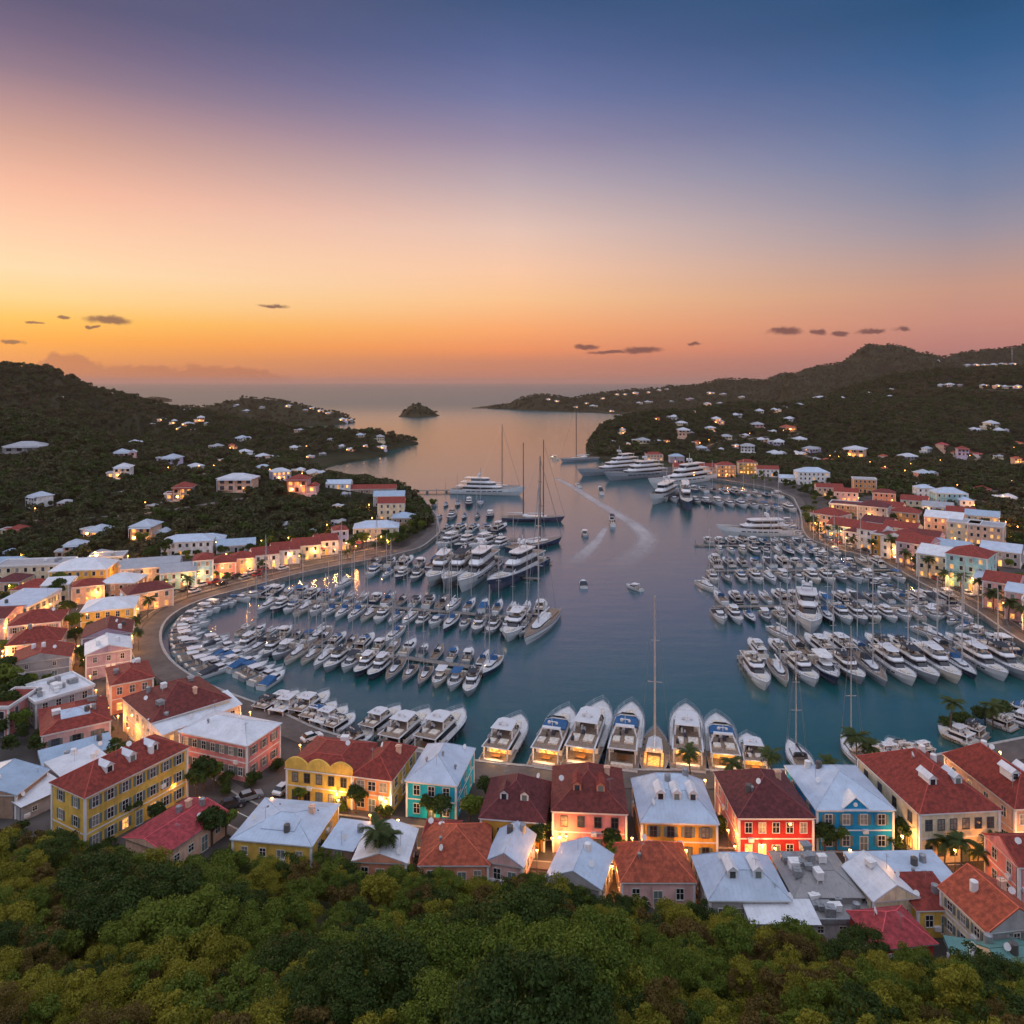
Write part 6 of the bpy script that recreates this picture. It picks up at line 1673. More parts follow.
FROND = leaf_mat('palm fronds', (.030, .055, .014), (.070, .095, .022))
BARK = mk('bark', (.10, .075, .055), .9, .3, 2, .02, 6)
npr = np.random.default_rng(5)
def crown_mesh(name, mat, rad, hgt, lobes, per, leaf, seed, flat=.75):
    g = np.random.default_rng(seed)
    C_, R_ = [], []
    for i in range(lobes):
        a = g.uniform(0, 2 * pi); rr = rad * (.74 if lobes > 14 else .62) * sqrt(g.uniform(0, 1)); z = g.uniform(-.25, .42) * hgt * (1 - .5 * rr / rad)
        C_.append((rr * cos(a), rr * sin(a), z)); R_.append(rad * (g.uniform(.15, .36) if lobes > 14 else g.uniform(.28, .52)))
    vs, fs = [], []
    n = lobes * per
    ci = np.repeat(np.arange(lobes), per)
    d = g.normal(size=(n, 3)); d /= np.linalg.norm(d, axis=1, keepdims=True)
    d[:, 2] = np.where(d[:, 2] < -.35, -d[:, 2], d[:, 2])
    rad_ = np.array(R_)[ci] * g.uniform(.55, 1.08, n)
    p = np.array(C_)[ci] + d * rad_[:, None] * np.array([1, 1, flat])
    nrm = d + g.normal(size=(n, 3)) * .55; nrm /= np.linalg.norm(nrm, axis=1, keepdims=True)
    u = np.cross(nrm, g.normal(size=(n, 3))); u /= np.linalg.norm(u, axis=1, keepdims=True)
    v = np.cross(nrm, u)
    s = leaf * g.uniform(.6, 1.3, n)[:, None]
    q = np.stack([p - u * s * .5, p - v * s * .28 + nrm * s * .06, p + u * s * .5, p + v * s * .28 + nrm * s * .06], 1).reshape(-1, 3)
    me = bpy.data.meshes.new(name)
    me.vertices.add(len(q)); me.vertices.foreach_set('co', q.ravel())
    me.loops.add(len(q)); me.loops.foreach_set('vertex_index', np.arange(len(q), dtype=np.int32))
    me.polygons.add(n); me.polygons.foreach_set('loop_start', np.arange(0, 4 * n, 4, dtype=np.int32)); me.polygons.foreach_set('loop_total', np.full(n, 4, np.int32))
    me.materials.append(mat); me.update(calc_edges=True)
    return me, C_
def trunk_mesh(h, r, C_, base):
    m = MB(); m.tube((0, 0, -1.0), (0, 0, h), r, r * .7, n=7)
    for c in C_[:7]: m.tube((0, 0, h * .85), (c[0] * .8, c[1] * .8, base + c[2] * .6), r * .5, r * .15, n=5)
    return m.mesh('trunk', BARK)
def tree_proto(mat, rad, hgt, lobes, per, leaf, seed, trunk=2.6):
    me, C_ = crown_mesh('crown', mat, rad, hgt, lobes, per, leaf, seed)
    return me, trunk_mesh(trunk, .22, C_, trunk + hgt * .35), trunk + hgt * .35
FT = [(tree_proto(LEAF_G, 3.3, 3.2, 28, 430, .19, 1), 'fresh green bushy tree on the foreground slope'), (tree_proto(LEAF_O, 3.5, 2.6, 30, 400, .17, 2), 'olive yellow bushy tree on the foreground slope'),
      (tree_proto(LEAF_D, 3.5, 3.8, 30, 430, .20, 3), 'dark green dense tree on the foreground slope'), (tree_proto(LEAF_O, 3.0, 2.2, 26, 400, .15, 4, 1.8), 'low yellowish scrub tree on the foreground slope'),
      (tree_proto(LEAF_R, 3.0, 2.6, 24, 330, .16, 6), 'russet tinged thin tree on the foreground slope'), (tree_proto(LEAF_G, 2.6, 4.6, 26, 430, .17, 7), 'tall narrow green tree on the foreground slope')]
def put_tree(pr, x, y, z, s, rz, label, group, name='tree', cat='tree'):
    cm, tm, zc = pr
    r = tag(empty(name, (x, y, z), rz, (s, s, s)), label, cat, group)
    link('trunk', tm, r); link('crown', cm, r, (0, 0, zc))
    return r
def clear_of_houses(x, y, pad=0.0):
    return all((x - a) ** 2 + (y - b) ** 2 > (r + pad) ** 2 for a, b, r in HOUSE_SPOTS)
NEAR = [h_ for h_ in HOUSE_SPOTS if h_[1] < 150]
tr = random.Random(3); placed = []; tries = 0
while len(placed) < 246 and tries < 90000:
    tries += 1
    y = tr.uniform(38, 112); x = tr.uniform(-.715, .715) * y
    e = float(edge_y(np.array([x]))[0])
    if y > e + 1.0: continue
    sp = 3.6 if y < 80 else 4.0
    if any((x - a) ** 2 + (y - b) ** 2 < sp * sp for a, b in placed): continue
    if any((x - a) ** 2 + (y - b) ** 2 < (r + 1.5) ** 2 for a, b, r in NEAR): continue
    placed.append((x, y))
    z = gz_at(x, y)
    big = vnoise(np.array([x / 12.0]), np.array([y / 9.0]), 9)[0]; warm = vnoise(np.array([x / 16.0 + 40]), np.array([y / 12.0]), 12)[0]
    edge = (e - y) < 9
    if edge: k = tr.choice([2, 2, 0, 5, 2])
    elif big > .68: k = tr.choice([2, 0, 2])
    elif warm > .60: k = tr.choice([1, 3, 1, 4, 3])
    elif warm > .45: k = tr.choice([0, 1, 3, 5])
    else: k = tr.choice([0, 0, 5, 2, 1])
    s = tr.uniform(.55, 1.12) * (1.38 if big > .66 else .95)
    if edge: s = min(s, tr.uniform(.58, .80))
    if e - y < 22: s = min(s, .95)
    s *= .93
    put_tree(FT[k][0], x, y, z - .2, s, tr.uniform(0, 6.28), FT[k][1], 'trees on the foreground slope')

# town trees: (column, base row, height m, kind)
TT = [tree_proto(LEAF_D, 2.6, 3.6, 10, 170, .5, 21, 2.4), tree_proto(LEAF_G, 2.4, 3.2, 10, 160, .5, 22, 2.2)]
TOWN_TREES = [(204, 790, 6, 'dark tree at the left corner of the pink house'), (214, 788, 5, 'dark tree beside the pink house wall'), (196, 797, 5, 'dark tree between the long yellow house and pink house'), (225, 794, 3.4, 'low dark bush tree on the square'),
  (107, 822, 6, 'dark rounded tree in front of the long yellow house'), (128, 826, 5.5, 'second dark tree in front of the long yellow house'), (212, 846, 6, 'dark tree at the right end of the long red roof'), (226, 838, 5, 'dark tree between red roof and square white roof'), (157, 828, 4, 'small tree at the lit door of the long yellow house'),
  (356, 815, 5, 'tree between the bright yellow and orange houses'), (300, 806, 3.6, 'small tree by the car below the bright yellow house'), (428, 822, 4.5, 'tree in front of the teal house'), (441, 826, 5, 'second tree in front of the teal house'), (470, 826, 5.5, 'tree at the right corner of the teal house'), (486, 806, 5, 'flowering tree behind the teal house corner'),
  (540, 852, 5, 'tree left of the angled white cottage'), (558, 846, 4, 'tree under the lamp of the salmon house'), (590, 842, 4, 'tree in front of the salmon house'), (606, 843, 4, 'second tree in front of the salmon house'), (616, 872, 5, 'tree beside the brick red cottage'), (612, 858, 4.5, 'tree behind the brick red cottage'),
  (825, 856, 5, 'tree at the left foot of the blue house'), (836, 852, 5, 'second tree at the foot of the blue house'), (905, 850, 5, 'tree between blue house and cream mansion'), (962, 745, 6, 'shrubby tree on the road bend bank'), (985, 740, 6, 'second shrubby tree on the road bend bank'), (1004, 735, 6, 'third shrubby tree on the road bend bank'), (945, 748, 5, 'fourth shrubby tree on the road bend bank'),
  (60, 592, 8, 'dark tree beside the lit left town street'), (58, 602, 8, 'second dark tree beside the lit left town street'), (68, 622, 7, 'tall tree in the lit left town street'), (72, 634, 7, 'tree midway along the lit street'), (76, 648, 6, 'third tree along the lit street'), (84, 668, 6, 'fourth tree along the lit street'),
  (6, 700, 9, 'dark tree mass left of the pale pink house'), (14, 712, 8, 'dark tree left of the long skylight house'), (8, 726, 8, 'dark tree at the left edge'), (20, 735, 6, 'dark tree below the pale pink house wall'), (4, 690, 8, 'dark tree at the left edge above the others'), (22, 700, 6, 'dark tree by the cluttered flat roof'),
  (142, 548, 8, 'dark tree above the grey roofed building'), (165, 560, 9, 'dark tree behind the two blue houses'), (150, 566, 8, 'second dark tree behind the two blue houses'), (130, 588, 6, 'lit tree on the left town street corner'), (251, 560, 7, 'tree left of the white waterfront row'), (352, 553, 7, 'tree right of the white waterfront row'), (362, 548, 8, 'dark tree by the two storey hotel'),
  (415, 530, 8, 'tree behind the inner left quay'), (425, 524, 8, 'second tree behind the inner left quay'), (433, 516, 7, 'third tree behind the inner left quay'), (410, 520, 8, 'fourth tree behind the inner left quay'), (421, 512, 7, 'tree near the outer pier root'), (808, 526, 8, 'tree at the inner end of the right promenade'), (812, 532, 8, 'second tree at the inner end of the right promenade'), (806, 519, 8, 'third tree at the inner end of the right promenade')]
TT.append(tree_proto(LEAF_D, 2.6, 2.8, 10, 170, .45, 23, .5))
for i, (px, py, hh, lab) in enumerate(TOWN_TREES):
    x, y, z = hit(px, py)
    put_tree(TT[2] if 'shrub' in lab or 'bush' in lab else TT[i % 3 % 2], x, y, z, hh / 6.0, tr.uniform(0, 6.28), lab, 'town trees')

# palms
def palm_proto(seed, h=7.0, n=15, fl=3.0):
    g = random.Random(seed); m = MB(); pts = []
    for k in range(6): pts.append((.5 * (k / 5) ** 2, .15 * sin(k), -.5 + (h + .5) * k / 5))
    for a, b in zip(pts[:-1], pts[1:]): m.tube(a, b, .19, .15, n=6)
    top = pts[-1]; c = MB()
    for i in range(n):
        a = 2 * pi * i / n * 2.4 + g.uniform(-.2, .2); el0 = g.uniform(-.1, 1.1); L = fl * g.uniform(.8, 1.1)
        seg = 7; prev = Vector(top); dirv = Vector((cos(a) * cos(el0), sin(a) * cos(el0), sin(el0)))
        for s_ in range(seg):
            dirv = (dirv + Vector((0, 0, -.20))).normalized()
            nx = prev + dirv * (L / seg)
            side = dirv.cross(Vector((0, 0, 1)))
            if side.length < .01: side = Vector((1, 0, 0))
            side.normalize(); w = .85 * sin(pi * (s_ + .7) / (seg + .6)) + .12
            for q in (-1, 1):
                for f in (0, .25, .5, .75):
                    p0 = prev + (nx - prev) * f; p1 = prev + (nx - prev) * (f + .34)
                    tip = p1 + side * q * w + dirv * .25 + Vector((0, 0, -.22 * w))
                    c.add([p0, p1, tip], [(0, 1, 2)])
            prev = nx
    return m.mesh('trunk', BARK), c.mesh('crown', FROND)
PALMS = [palm_proto(k, h, 22) for k, h in ((1, 6.5), (2, 8), (3, 5.5))]
PALM_SPOTS = [(375, 876, 1.0, 'palm standing on the treeline below the white gable roof'), (390, 876, .7, 'small palm right of the treeline palm'), (930, 862, .62, 'palm left of the cream mansion corner'), (945, 872, .66, 'palm below the cream mansion door'), (962, 880, .66, 'palm behind the flat blue roof'), (977, 874, .6, 'palm below the cream mansion windows'), (990, 868, .62, 'palm at the cream mansion right corner'), (1004, 880, .66, 'palm near the right edge lamp'), (1016, 872, .6, 'palm at the right edge below the peach house'), (918, 856, .6, 'palm between blue house and mansion'),
   (690, 786, .75, 'palm before the broad white yacht stern'), (733, 786, .75, 'palm before the smallest lit yacht'), (772, 784, .8, 'palm on the quay left of the lone sailboat'), (858, 778, .9, 'palm on the quay below the road bend boats'), (826, 784, .7, 'palm on the quay behind the blue house'), (872, 776, .8, 'palm on the quay by the mansion roof'), (950, 757, .9, 'palm on the road bend bank'), (992, 748, .9, 'palm on the bank near the right edge')]
for i, (px, py, s, lab) in enumerate(PALM_SPOTS):
    x, y, z = hit(px, py)
    tm, cm = PALMS[i % 3]
    r = tag(empty('palm_tree', (x, y, z), tr.uniform(0, 6.28), (s, s, s)), lab, 'palm tree', 'palms near the houses')
    link('trunk', tm, r); link('crown', cm, r)
def line_points(line, off, step, start=0):
    out, acc = [], start
    ol = offset_line(line, off)
    for i in range(1, len(ol)):
        acc += math.dist(ol[i], ol[i - 1])
        if acc >= step: acc -= step; out.append((ol[i], atan2(ol[i][1] - ol[i - 1][1], ol[i][0] - ol[i - 1][0])))
    return out
RP = [p for p in RQ if p[1] < 400]
for i, ((x, y), a) in enumerate(line_points(RP, 4.6, 9.5)):
    tm, cm = PALMS[i % 3]; s = tr.uniform(.8, 1.1)
    r = tag(empty('palm_tree', (x, y, 1.5), tr.uniform(0, 6.28), (s, s, s)), f'palm, {ordw(i + 1)} from the far end along the right promenade', 'palm tree', 'palms along the right promenade')
    link('trunk', tm, r); link('crown', cm, r)
LP = LQ[i0:i1]
for i, ((x, y), a) in enumerate(line_points(LP, 6.2, 17, 6)):
    tm, cm = PALMS[(i + 1) % 3]; s = tr.uniform(.6, .9)
    r = tag(empty('palm_tree', (x, y, 1.5), tr.uniform(0, 6.28), (s, s, s)), f'small palm, {ordw(i + 1)} from the red roof along the bay wall', 'palm tree', 'palms along the bay wall')
    link('trunk', tm, r); link('crown', cm, r)

# ------------------------------------------------------------------ street lamps
def lamp_proto():
    p = MB(); p.tube((0, 0, -.2), (0, 0, .5), .11, .09, n=7); p.tube((0, 0, .5), (0, 0, 4.0), .06, .045, n=6); p.tube((0, 0, 3.95), (0, 0, 4.1), .2, .22, n=8); p.tube((0, 0, 4.62), (0, 0, 4.85), .26, .05, n=8)
    g = MB(); g.ball((0, 0, 4.37), .21, 8, 6)
    return p.mesh('post', POST), g.mesh('lamp_globe', LAMP), g.mesh('lamp_globe', LAMP_O)
LPOST, LGLOBE, LGLOBE_O = lamp_proto()
NL = [0]
def lamp(x, y, z, label, group, power=900, warm=False, s=1.0):
    r = tag(empty('street_lamp', (x, y, z), 0, (s, s, s)), label, 'street lamp', group)
    link('post', LPOST, r); link('lamp_globe', LGLOBE_O if warm else LGLOBE, r)
    l = bpy.data.lights.new('lamp_light', 'POINT'); l.energy = power * s * s; l.color = (1, .36, .07) if warm else (1, .46, .12); l.shadow_soft_size = .16
    o = bpy.data.objects.new('lamp_light', l); COL.objects.link(o); o.parent = r; o.location = (.45, -.3, 3.75)
    NL[0] += 1
LIGHTS = [(108, 708, 1, 'lamp glowing at the bend of the lit street'), (128, 728, 1, 'lamp at the cream house corner'), (140, 744, 1, 'lamp in the crossing by the cream house'), (96, 690, 1, 'lamp beside the orange red house wall'), (83, 660, 1, 'lamp below the third street tree'), (78, 646, 1, 'lamp midway up the lit street'), (76, 628, 1, 'orange lamp between the maroon roofs'), (62, 630, 0, 'lamp right of the red hip roofs'),
   (4, 628, 0, 'lamp at the left edge beside the red roofs'), (2, 656, 0, 'lower lamp at the left edge'), (50, 604, 0, 'lamp by the small cream house'), (67, 606, 0, 'lamp left of the ochre walled house'), (90, 588, 0, 'lamp by the yellow hall'), (103, 582, 0, 'lamp at the peach shop row'), (123, 580, 0, 'second lamp at the peach shop row'), (72, 616, 1, 'orange lamp under the street trees'),
   (199, 798, 0, 'lamp under the trees by the pink house'), (186, 805, 0, 'lamp at the lit door of the long yellow house'), (268, 808, 0, 'lamp on the square'), (272, 798, 1, 'lamp by the red awning'), (338, 800, 0, 'lamp in front of the bright yellow house'), (398, 820, 0, 'lamp between orange and teal houses'), (388, 824, 0, 'second lamp between orange and teal houses'), (436, 832, 0, 'lamp below the teal house'), (537, 850, 1, 'lamp by the ochre cottage corner'), (612, 866, 1, 'lamp behind the brick red cottage'), (566, 836, 1, 'lamp at the salmon house corner'), (735, 846, 1, 'lamp left of the red house'), (1012, 850, 1, 'orange lamp below the peach house'), (1000, 858, 0, 'lamp among the palms at right'), (882, 775, 0, 'lamp at the left wall of the cream mansion'), (960, 775, 0, 'lamp at the right wall of the cream mansion'), (1000, 752, 0, 'lamp on the bank at the right edge'), (925, 775, 0, 'lamp behind the cream mansion')]
LIGHTS += [(470, 840, 1, 'lamp at the left wall of the ochre cottage'), (552, 838, 1, 'lamp between ochre cottage and salmon house'), (632, 838, 1, 'lamp between salmon and orange yellow houses'), (640, 800, 0, 'lamp in the lane right of the salmon house'), (724, 800, 1, 'lamp in the lane left of the red house'), (728, 830, 1, 'second lamp in the lane left of the red house'),
   (686, 850, 1, 'lamp before the orange yellow house'), (775, 848, 1, 'lamp before the red house'), (806, 850, 1, 'lamp between red and blue houses'), (850, 850, 0, 'lamp before the blue house'), (902, 836, 0, 'lamp left of the cream mansion front'), (955, 850, 1, 'lamp before the cream mansion door'), (985, 848, 1, 'second lamp before the cream mansion'), (1018, 840, 1, 'lamp at the far right house front'),
   (280, 806, 1, 'lamp left of the bright yellow house'), (318, 812, 1, 'lamp below the bright yellow windows'), (370, 815, 1, 'lamp at the joint of yellow and orange houses'), (455, 826, 1, 'lamp at the teal house corner'), (498, 800, 1, 'lamp on the quay behind the ochre cottage'), (515, 776, 0, 'lamp on the quay by the first lit stern'), (590, 778, 0, 'lamp on the quay behind the salmon house'), (705, 780, 0, 'lamp on the quay behind the pale blue roof'), (765, 782, 0, 'lamp on the quay by the smallest lit yacht'),
   (172, 782, 1, 'lamp between the long yellow and pink houses'), (158, 755, 1, 'lamp in the crossing behind the long yellow house'), (150, 738, 1, 'second lamp in the crossing'), (118, 716, 1, 'second lamp at the bend of the lit street'), (100, 700, 1, 'lamp at the pale pink house wall'), (90, 676, 1, 'lamp below the fourth street tree'), (80, 652, 1, 'orange lamp by the mauve gable house'), (30, 590, 1, 'lamp behind the low red hip roof'), (112, 588, 1, 'lamp before the vaulted white roof'), (12, 640, 1, 'lamp in the yard left of the red roofs'), (38, 612, 1, 'lamp before the small cream house'),
   (300, 745, 1, 'lamp on the quay behind the bright yellow house'), (250, 712, 1, 'lamp on the quay behind the pink house'), (930, 770, 1, 'lamp on the road bend bank'), (975, 752, 1, 'second lamp on the road bend bank')]
for px, py, wm, lab in LIGHTS:
    x, y = P(px, py, 1.5 + 4.37 * .85)
    lamp(x, y, gz_at(x, y), lab + ', warm street lamp', 'street lamps among the houses', 800, bool(wm), .85)
for i, ((x, y), a) in enumerate(line_points(LP, 7.6, 13, 2)): lamp(x, y, 1.6, f'street lamp, {ordw(i + 1)} from the red roof along the bay wall', 'street lamps along the bay wall', 900, i % 3 == 1)
for i, ((x, y), a) in enumerate(line_points(LP[len(LP) // 3:], 15.3, 9, 2)): lamp(x, y, 1.6, f'street lamp, {ordw(i + 1)} from the bend along the lit bay road fronts', 'street lamps along the bay road fronts', 950, i % 2 == 0)
for i, ((x, y), a) in enumerate(line_points(RP, 5.2, 12, 4)): lamp(x, y, 1.6, f'street lamp, {ordw(i + 1)} from the far end along the right promenade', 'street lamps along the right promenade', 900, i % 3 == 1)
for i, ((x, y), a) in enumerate(line_points(RP, 11.9, 8, 2)): lamp(x, y, 1.6, f'street lamp, {ordw(i + 1)} from the far end along the right promenade house fronts', 'street lamps along the promenade fronts', 2000, i % 2 == 0)
for i, (px, py, lab) in enumerate([(456, 700, ''), (372, 530, 'glowing lamp under the tall tree by the yellow three storey house'), (369, 516, 'upper lamp under the tall lit tree'), (905, 536, 'lamp by the glowing orange house'), (742, 480, 'lamp before the glowing yellow quay house'), (727, 482, 'lamp before the glowing arcaded quay house'), (690, 478, 'lamp before the long red hall'), (955, 552, 'lamp by the cream lit block'), (938, 548, 'lamp by the long peach house'), (885, 474, 'lamp in the trees of the right valley'), (905, 478, 'second lamp in the trees of the right valley'), (830, 462, 'lamp below the white valley hotel'), (1018, 464, 'lamp by the slope house at the right edge'), (720, 424, 'lamp in the promontory hamlet'), (622, 433, 'lamp in the promontory trees'), (301, 496, 'lamp on the terrace of the red roofed saddle house')]):
    if not lab: continue
    x, y, z = hit(px, py)
    lamp(x, y, z, lab, 'lone lamps about the hills', 420, True, 1.3)

# ------------------------------------------------------------------ cars
def car_proto(col):
    P_ = []
    b = MB()
    prof = [(-2.1, .35), (-2.15, .75), (-1.75, .92), (1.0, .95), (2.05, .75), (2.1, .35)]
    b.loft([[(x, -.85, z) for x, z in prof], [(x, .85, z) for x, z in prof]])
    P_.append(('body', b.mesh('body', col)))
    c = MB(); c.hexa([(-1.7, -.78, .92), (.95, -.78, .92), (.95, .78, .92), (-1.7, .78, .92)], [(-1.35, -.62, 1.45), (.15, -.62, 1.45), (.15, .62, 1.45), (-1.35, .62, 1.45)])
    P_.append(('window', c.mesh('window', TINT)))
    t = MB(); t.box(-1.34, .14, -.61, .61, 1.452, 1.50); P_.append(('roof', t.mesh('roof', col)))
    for x in (-1.3, 1.3):
        for s_ in (-1, 1):
            w = MB(); w.tube((x, s_ * .70, .33), (x, s_ * .88, .33), .33, n=12); w.tube((x, s_ * .88, .33), (x, s_ * .90, .33), .18, n=8, mi=1)
            P_.append(('wheel', w.mesh('wheel', [FEND, ALU])))
    return P_
CARS = [('white', car_proto(mk('white car paint', (.75, .75, .75), .25, .05, coat=.5))), ('dark', car_proto(mk('dark car paint', (.03, .035, .045), .25, .05, coat=.5))), ('silver', car_proto(mk('silver car paint', (.4, .42, .44), .3, .05, metal=.5))), ('red', car_proto(mk('red car paint', (.35, .03, .03), .25, .05, coat=.5)))]
def put_car(x, y, z, a, k, label, group):
    nm, parts = CARS[k]
    r = tag(empty('parked_car', (x, y, z), a), nm + ' car, ' + label, 'car', group)
    for pn, me in parts: link(pn, me, r)
for i, ((x, y), a) in enumerate(line_points(RP, 7.2, 7.4, 3)): put_car(x, y, 1.68, a, (i * 7) % 4, f'{ordw(i + 1)} from the far end parked along the right promenade', 'cars parked along the right promenade')
for i, ((x, y), a) in enumerate(line_points(LP[:len(LP) * 2 // 3], 9.4, 9.5, 3)): put_car(x, y, 1.68, a, (i * 5 + 1) % 4, f'{ordw(i + 1)} from the red roof parked along the bay road', 'cars parked along the bay road')
for px, py, a, k, lab in [(284, 792, 1.2, 0, 'parked at the red awning by the pink house'), (232, 808, .5, 1, 'parked on the square'), (250, 800, .6, 2, 'parked second on the square'), (304, 735, .7, 1, 'parked on the quay behind the pink house'), (312, 741, .7, 0, 'parked second on the quay behind the pink house')]:
    x, y, z = hit(px, py); put_car(x, y, 1.64, a, k, lab, None)

# ------------------------------------------------------------------ cafe awnings along the lit fronts
AWN = [mk('awning canvas cream', (.60, .50, .36), .8, .2), mk('awning canvas red', (.35, .06, .05), .8, .2), mk('awning canvas pale', (.55, .55, .55), .8, .2)]
def awning_proto(m_):
    c = MB(); c.hexa([(-2.4, 0, 2.75), (2.4, 0, 2.75), (2.4, 2.4, 2.75), (-2.4, 2.4, 2.75)], [(-.1, 1.1, 3.45), (.1, 1.1, 3.45), (.1, 1.3, 3.45), (-.1, 1.3, 3.45)])
    p = MB()
    for x in (-2.2, 2.2):
        for y in (.15, 2.25): p.tube((x, y, -.1), (x, y, 2.75), .05, n=5)
    t = MB()
    for x in (-1.2, 1.2):
        t.tube((x, 1.2, 0), (x, 1.2, .72), .05, n=5); t.tube((x, 1.2, .72), (x, 1.2, .77), .5, n=10)
    g = MB(); g.ball((-1.2, 2.55, 2.5), .26, 7, 5)
    return [('canopy', c.mesh('canopy', m_)), ('post', p.mesh('post', POST)), ('cafe_table', t.mesh('cafe_table', TEAK)), ('lantern', g.mesh('lantern', LAMP_O)), ('lantern', MB().ball((1.2, 2.55, 2.5), .26, 7, 5).mesh('lantern', LAMP_O))]
AP = [awning_proto(m_) for m_ in AWN]
def awn(x, y, z, a, k, lab, grp):
    r = tag(empty('cafe_awning', (x, y, z), a), ['cream', 'red', 'pale grey'][k] + ' cafe awning with glowing lanterns, ' + lab, 'awning', grp)
    for pn, me in AP[k]: link(pn, me, r)
for i, ((x, y), a) in enumerate(line_points(LP[len(LP) // 3:], 18.0, 6, 5)): awn(x, y, 1.6, a, i % 3, f'{ordw(i + 1)} from the bend on the bay road', 'cafe awnings on the bay road')
for i, ((x, y), a) in enumerate(line_points(RP, 10.4, 7, 5)): awn(x, y, 1.6, a, (i + 1) % 3, f'{ordw(i + 1)} from the far end on the promenade', 'cafe awnings on the promenade')

# ------------------------------------------------------------------ the woods on the hills: one mass
protos = bpy.data.collections.new('wood_tree_kinds')
for i in range(4):
    me, C_ = crown_mesh('wood_crown', LEAF_H if i else LEAF_D, 3.2, 4.0, 8, 34, 1.25, 60 + i)
    v = np.empty(len(me.vertices) * 3); me.vertices.foreach_get('co', v); v = v.reshape(-1, 3); v[:, 2] += 3.2; me.vertices.foreach_set('co', v.ravel())
    protos.objects.link(bpy.data.objects.new('wood_crown', me))
def wood(name, label, pts, scl, kinds=None):
    me = bpy.data.meshes.new(name); me.vertices.add(len(pts)); me.vertices.foreach_set('co', np.array(pts, float).ravel())
    at = me.attributes.new('s', 'FLOAT', 'POINT'); at.data.foreach_set('value', np.array(scl, np.float32))
    o = tag(link(name, me), label, 'woodland', None, 'stuff')
    ng = bpy.data.node_groups.new('scatter', 'GeometryNodeTree')
    ng.interface.new_socket('Geometry', in_out='INPUT', socket_type='NodeSocketGeometry'); ng.interface.new_socket('Geometry', in_out='OUTPUT', socket_type='NodeSocketGeometry')
    a = ng.nodes.new('NodeGroupInput'); z = ng.nodes.new('NodeGroupOutput'); ip = ng.nodes.new('GeometryNodeInstanceOnPoints')
    ci = ng.nodes.new('GeometryNodeCollectionInfo'); ci.inputs['Collection'].default_value = kinds or protos; ci.inputs['Separate Children'].default_value = True; ci.inputs['Reset Children'].default_value = True
    na = ng.nodes.new('GeometryNodeInputNamedAttribute'); na.data_type = 'FLOAT'; na.inputs['Name'].default_value = 's'
    rv = ng.nodes.new('FunctionNodeRandomValue'); rv.data_type = 'FLOAT_VECTOR'; rv.inputs[0].default_value = (-.1, -.1, 0); rv.inputs[1].default_value = (.1, .1, 6.28)
    L_ = ng.links.new
    L_(a.outputs[0], ip.inputs['Points']); L_(ci.outputs[0], ip.inputs['Instance']); ip.inputs['Pick Instance'].default_value = True
    L_(na.outputs[0], ip.inputs['Scale']); L_(rv.outputs[0], ip.inputs['Rotation']); L_(ip.outputs[0], z.inputs[0])
    md = o.modifiers.new('scatter', 'NODES'); md.node_group = ng
    return o
HS = np.array(HOUSE_SPOTS)
def scatter(n, y0, y1, px0, px1, size, seed, dens_far=1.0, minh=2.0):
    g = np.random.default_rng(seed)
    Y = np.sqrt(g.uniform(y0 * y0, y1 * y1, n)); px = g.uniform(px0, px1, n); X = (px - 512) / F * Y
    out, sc = [], []
    for x, y in zip(X, Y):
        h_ = samp(GH, x, y); s_ = samp(GSD, x, y)
        if s_ < 4 or (h_ < minh and not s_ > 52): continue
        z = samp(GZ, x, y)
        if z < .9: continue
        d = (HS[:, 0] - x) ** 2 + (HS[:, 1] - y) ** 2
        # keep the view of each house open on its downhill side
        if (d < (HS[:, 2] + 1.5) ** 2).any(): continue
        k = size * g.uniform(.5, 1.25) * (1.35 if g.uniform() < .12 else 1)
        fr = (np.abs(HS[:, 0] - x) < HS[:, 2] * .9) & (HS[:, 1] - y > 0) & (HS[:, 1] - y < 18 + HS[:, 2] * 1.2)
        if fr.any(): k *= .45
        out.append((x, y, z - .4 * k)); sc.append(k)
    return out, sc
p1, s1 = scatter(15000, 215, 600, -90, 470, .80, 1, minh=.4)
wood('woodland', 'dark green woods covering the near left hillside', p1, s1)
p2, s2 = scatter(15000, 600, 1150, -90, 470, .90, 2)
wood('woodland', 'dark brown green woods on the left ridge and beach peninsula', p2, s2)
p3, s3 = scatter(34000, 300, 1240, 560, 1120, .88, 3, minh=.4)
wood('woodland', 'dark green woods covering the right hillside and promontory', p3, s3)
p4, s4 = scatter(60000, 1250, 2900, -60, 1120, .85, 4)
wood('woodland', 'woods on the far ridges and small islands', p4, s4)

# undergrowth between the foreground trees and along the wood edge
scrub = bpy.data.collections.new('scrub_kinds')
for i, m_ in enumerate((LEAF_O, LEAF_G, LEAF_D, LEAF_O, LEAF_G, LEAF_R)):
    me, C_ = crown_mesh('scrub_crown', m_, 1.7, 2.4, 18, 170, .17, 90 + i)
    v = np.empty(len(me.vertices) * 3); me.vertices.foreach_get('co', v); v = v.reshape(-1, 3); v[:, 2] += 1.2; me.vertices.foreach_set('co', v.ravel())
    scrub.objects.link(bpy.data.objects.new('scrub_crown', me))
g_ = np.random.default_rng(77); up, us = [], []
while len(up) < 1250:
    y = g_.uniform(36, 116); x = g_.uniform(-.76, .76) * y
    e = float(edge_y(np.array([x]))[0])
    if y > e + 3.5 or any((x - a) ** 2 + (y - b) ** 2 < (r + .3) ** 2 for a, b, r in NEAR): continue
    hi = g_.uniform() < .45
    up.append((x, y, gz_at(x, y) + (g_.uniform(.8, 2.2) if hi and y < e - 6 else -.3))); us.append(g_.uniform(.7, 1.5))
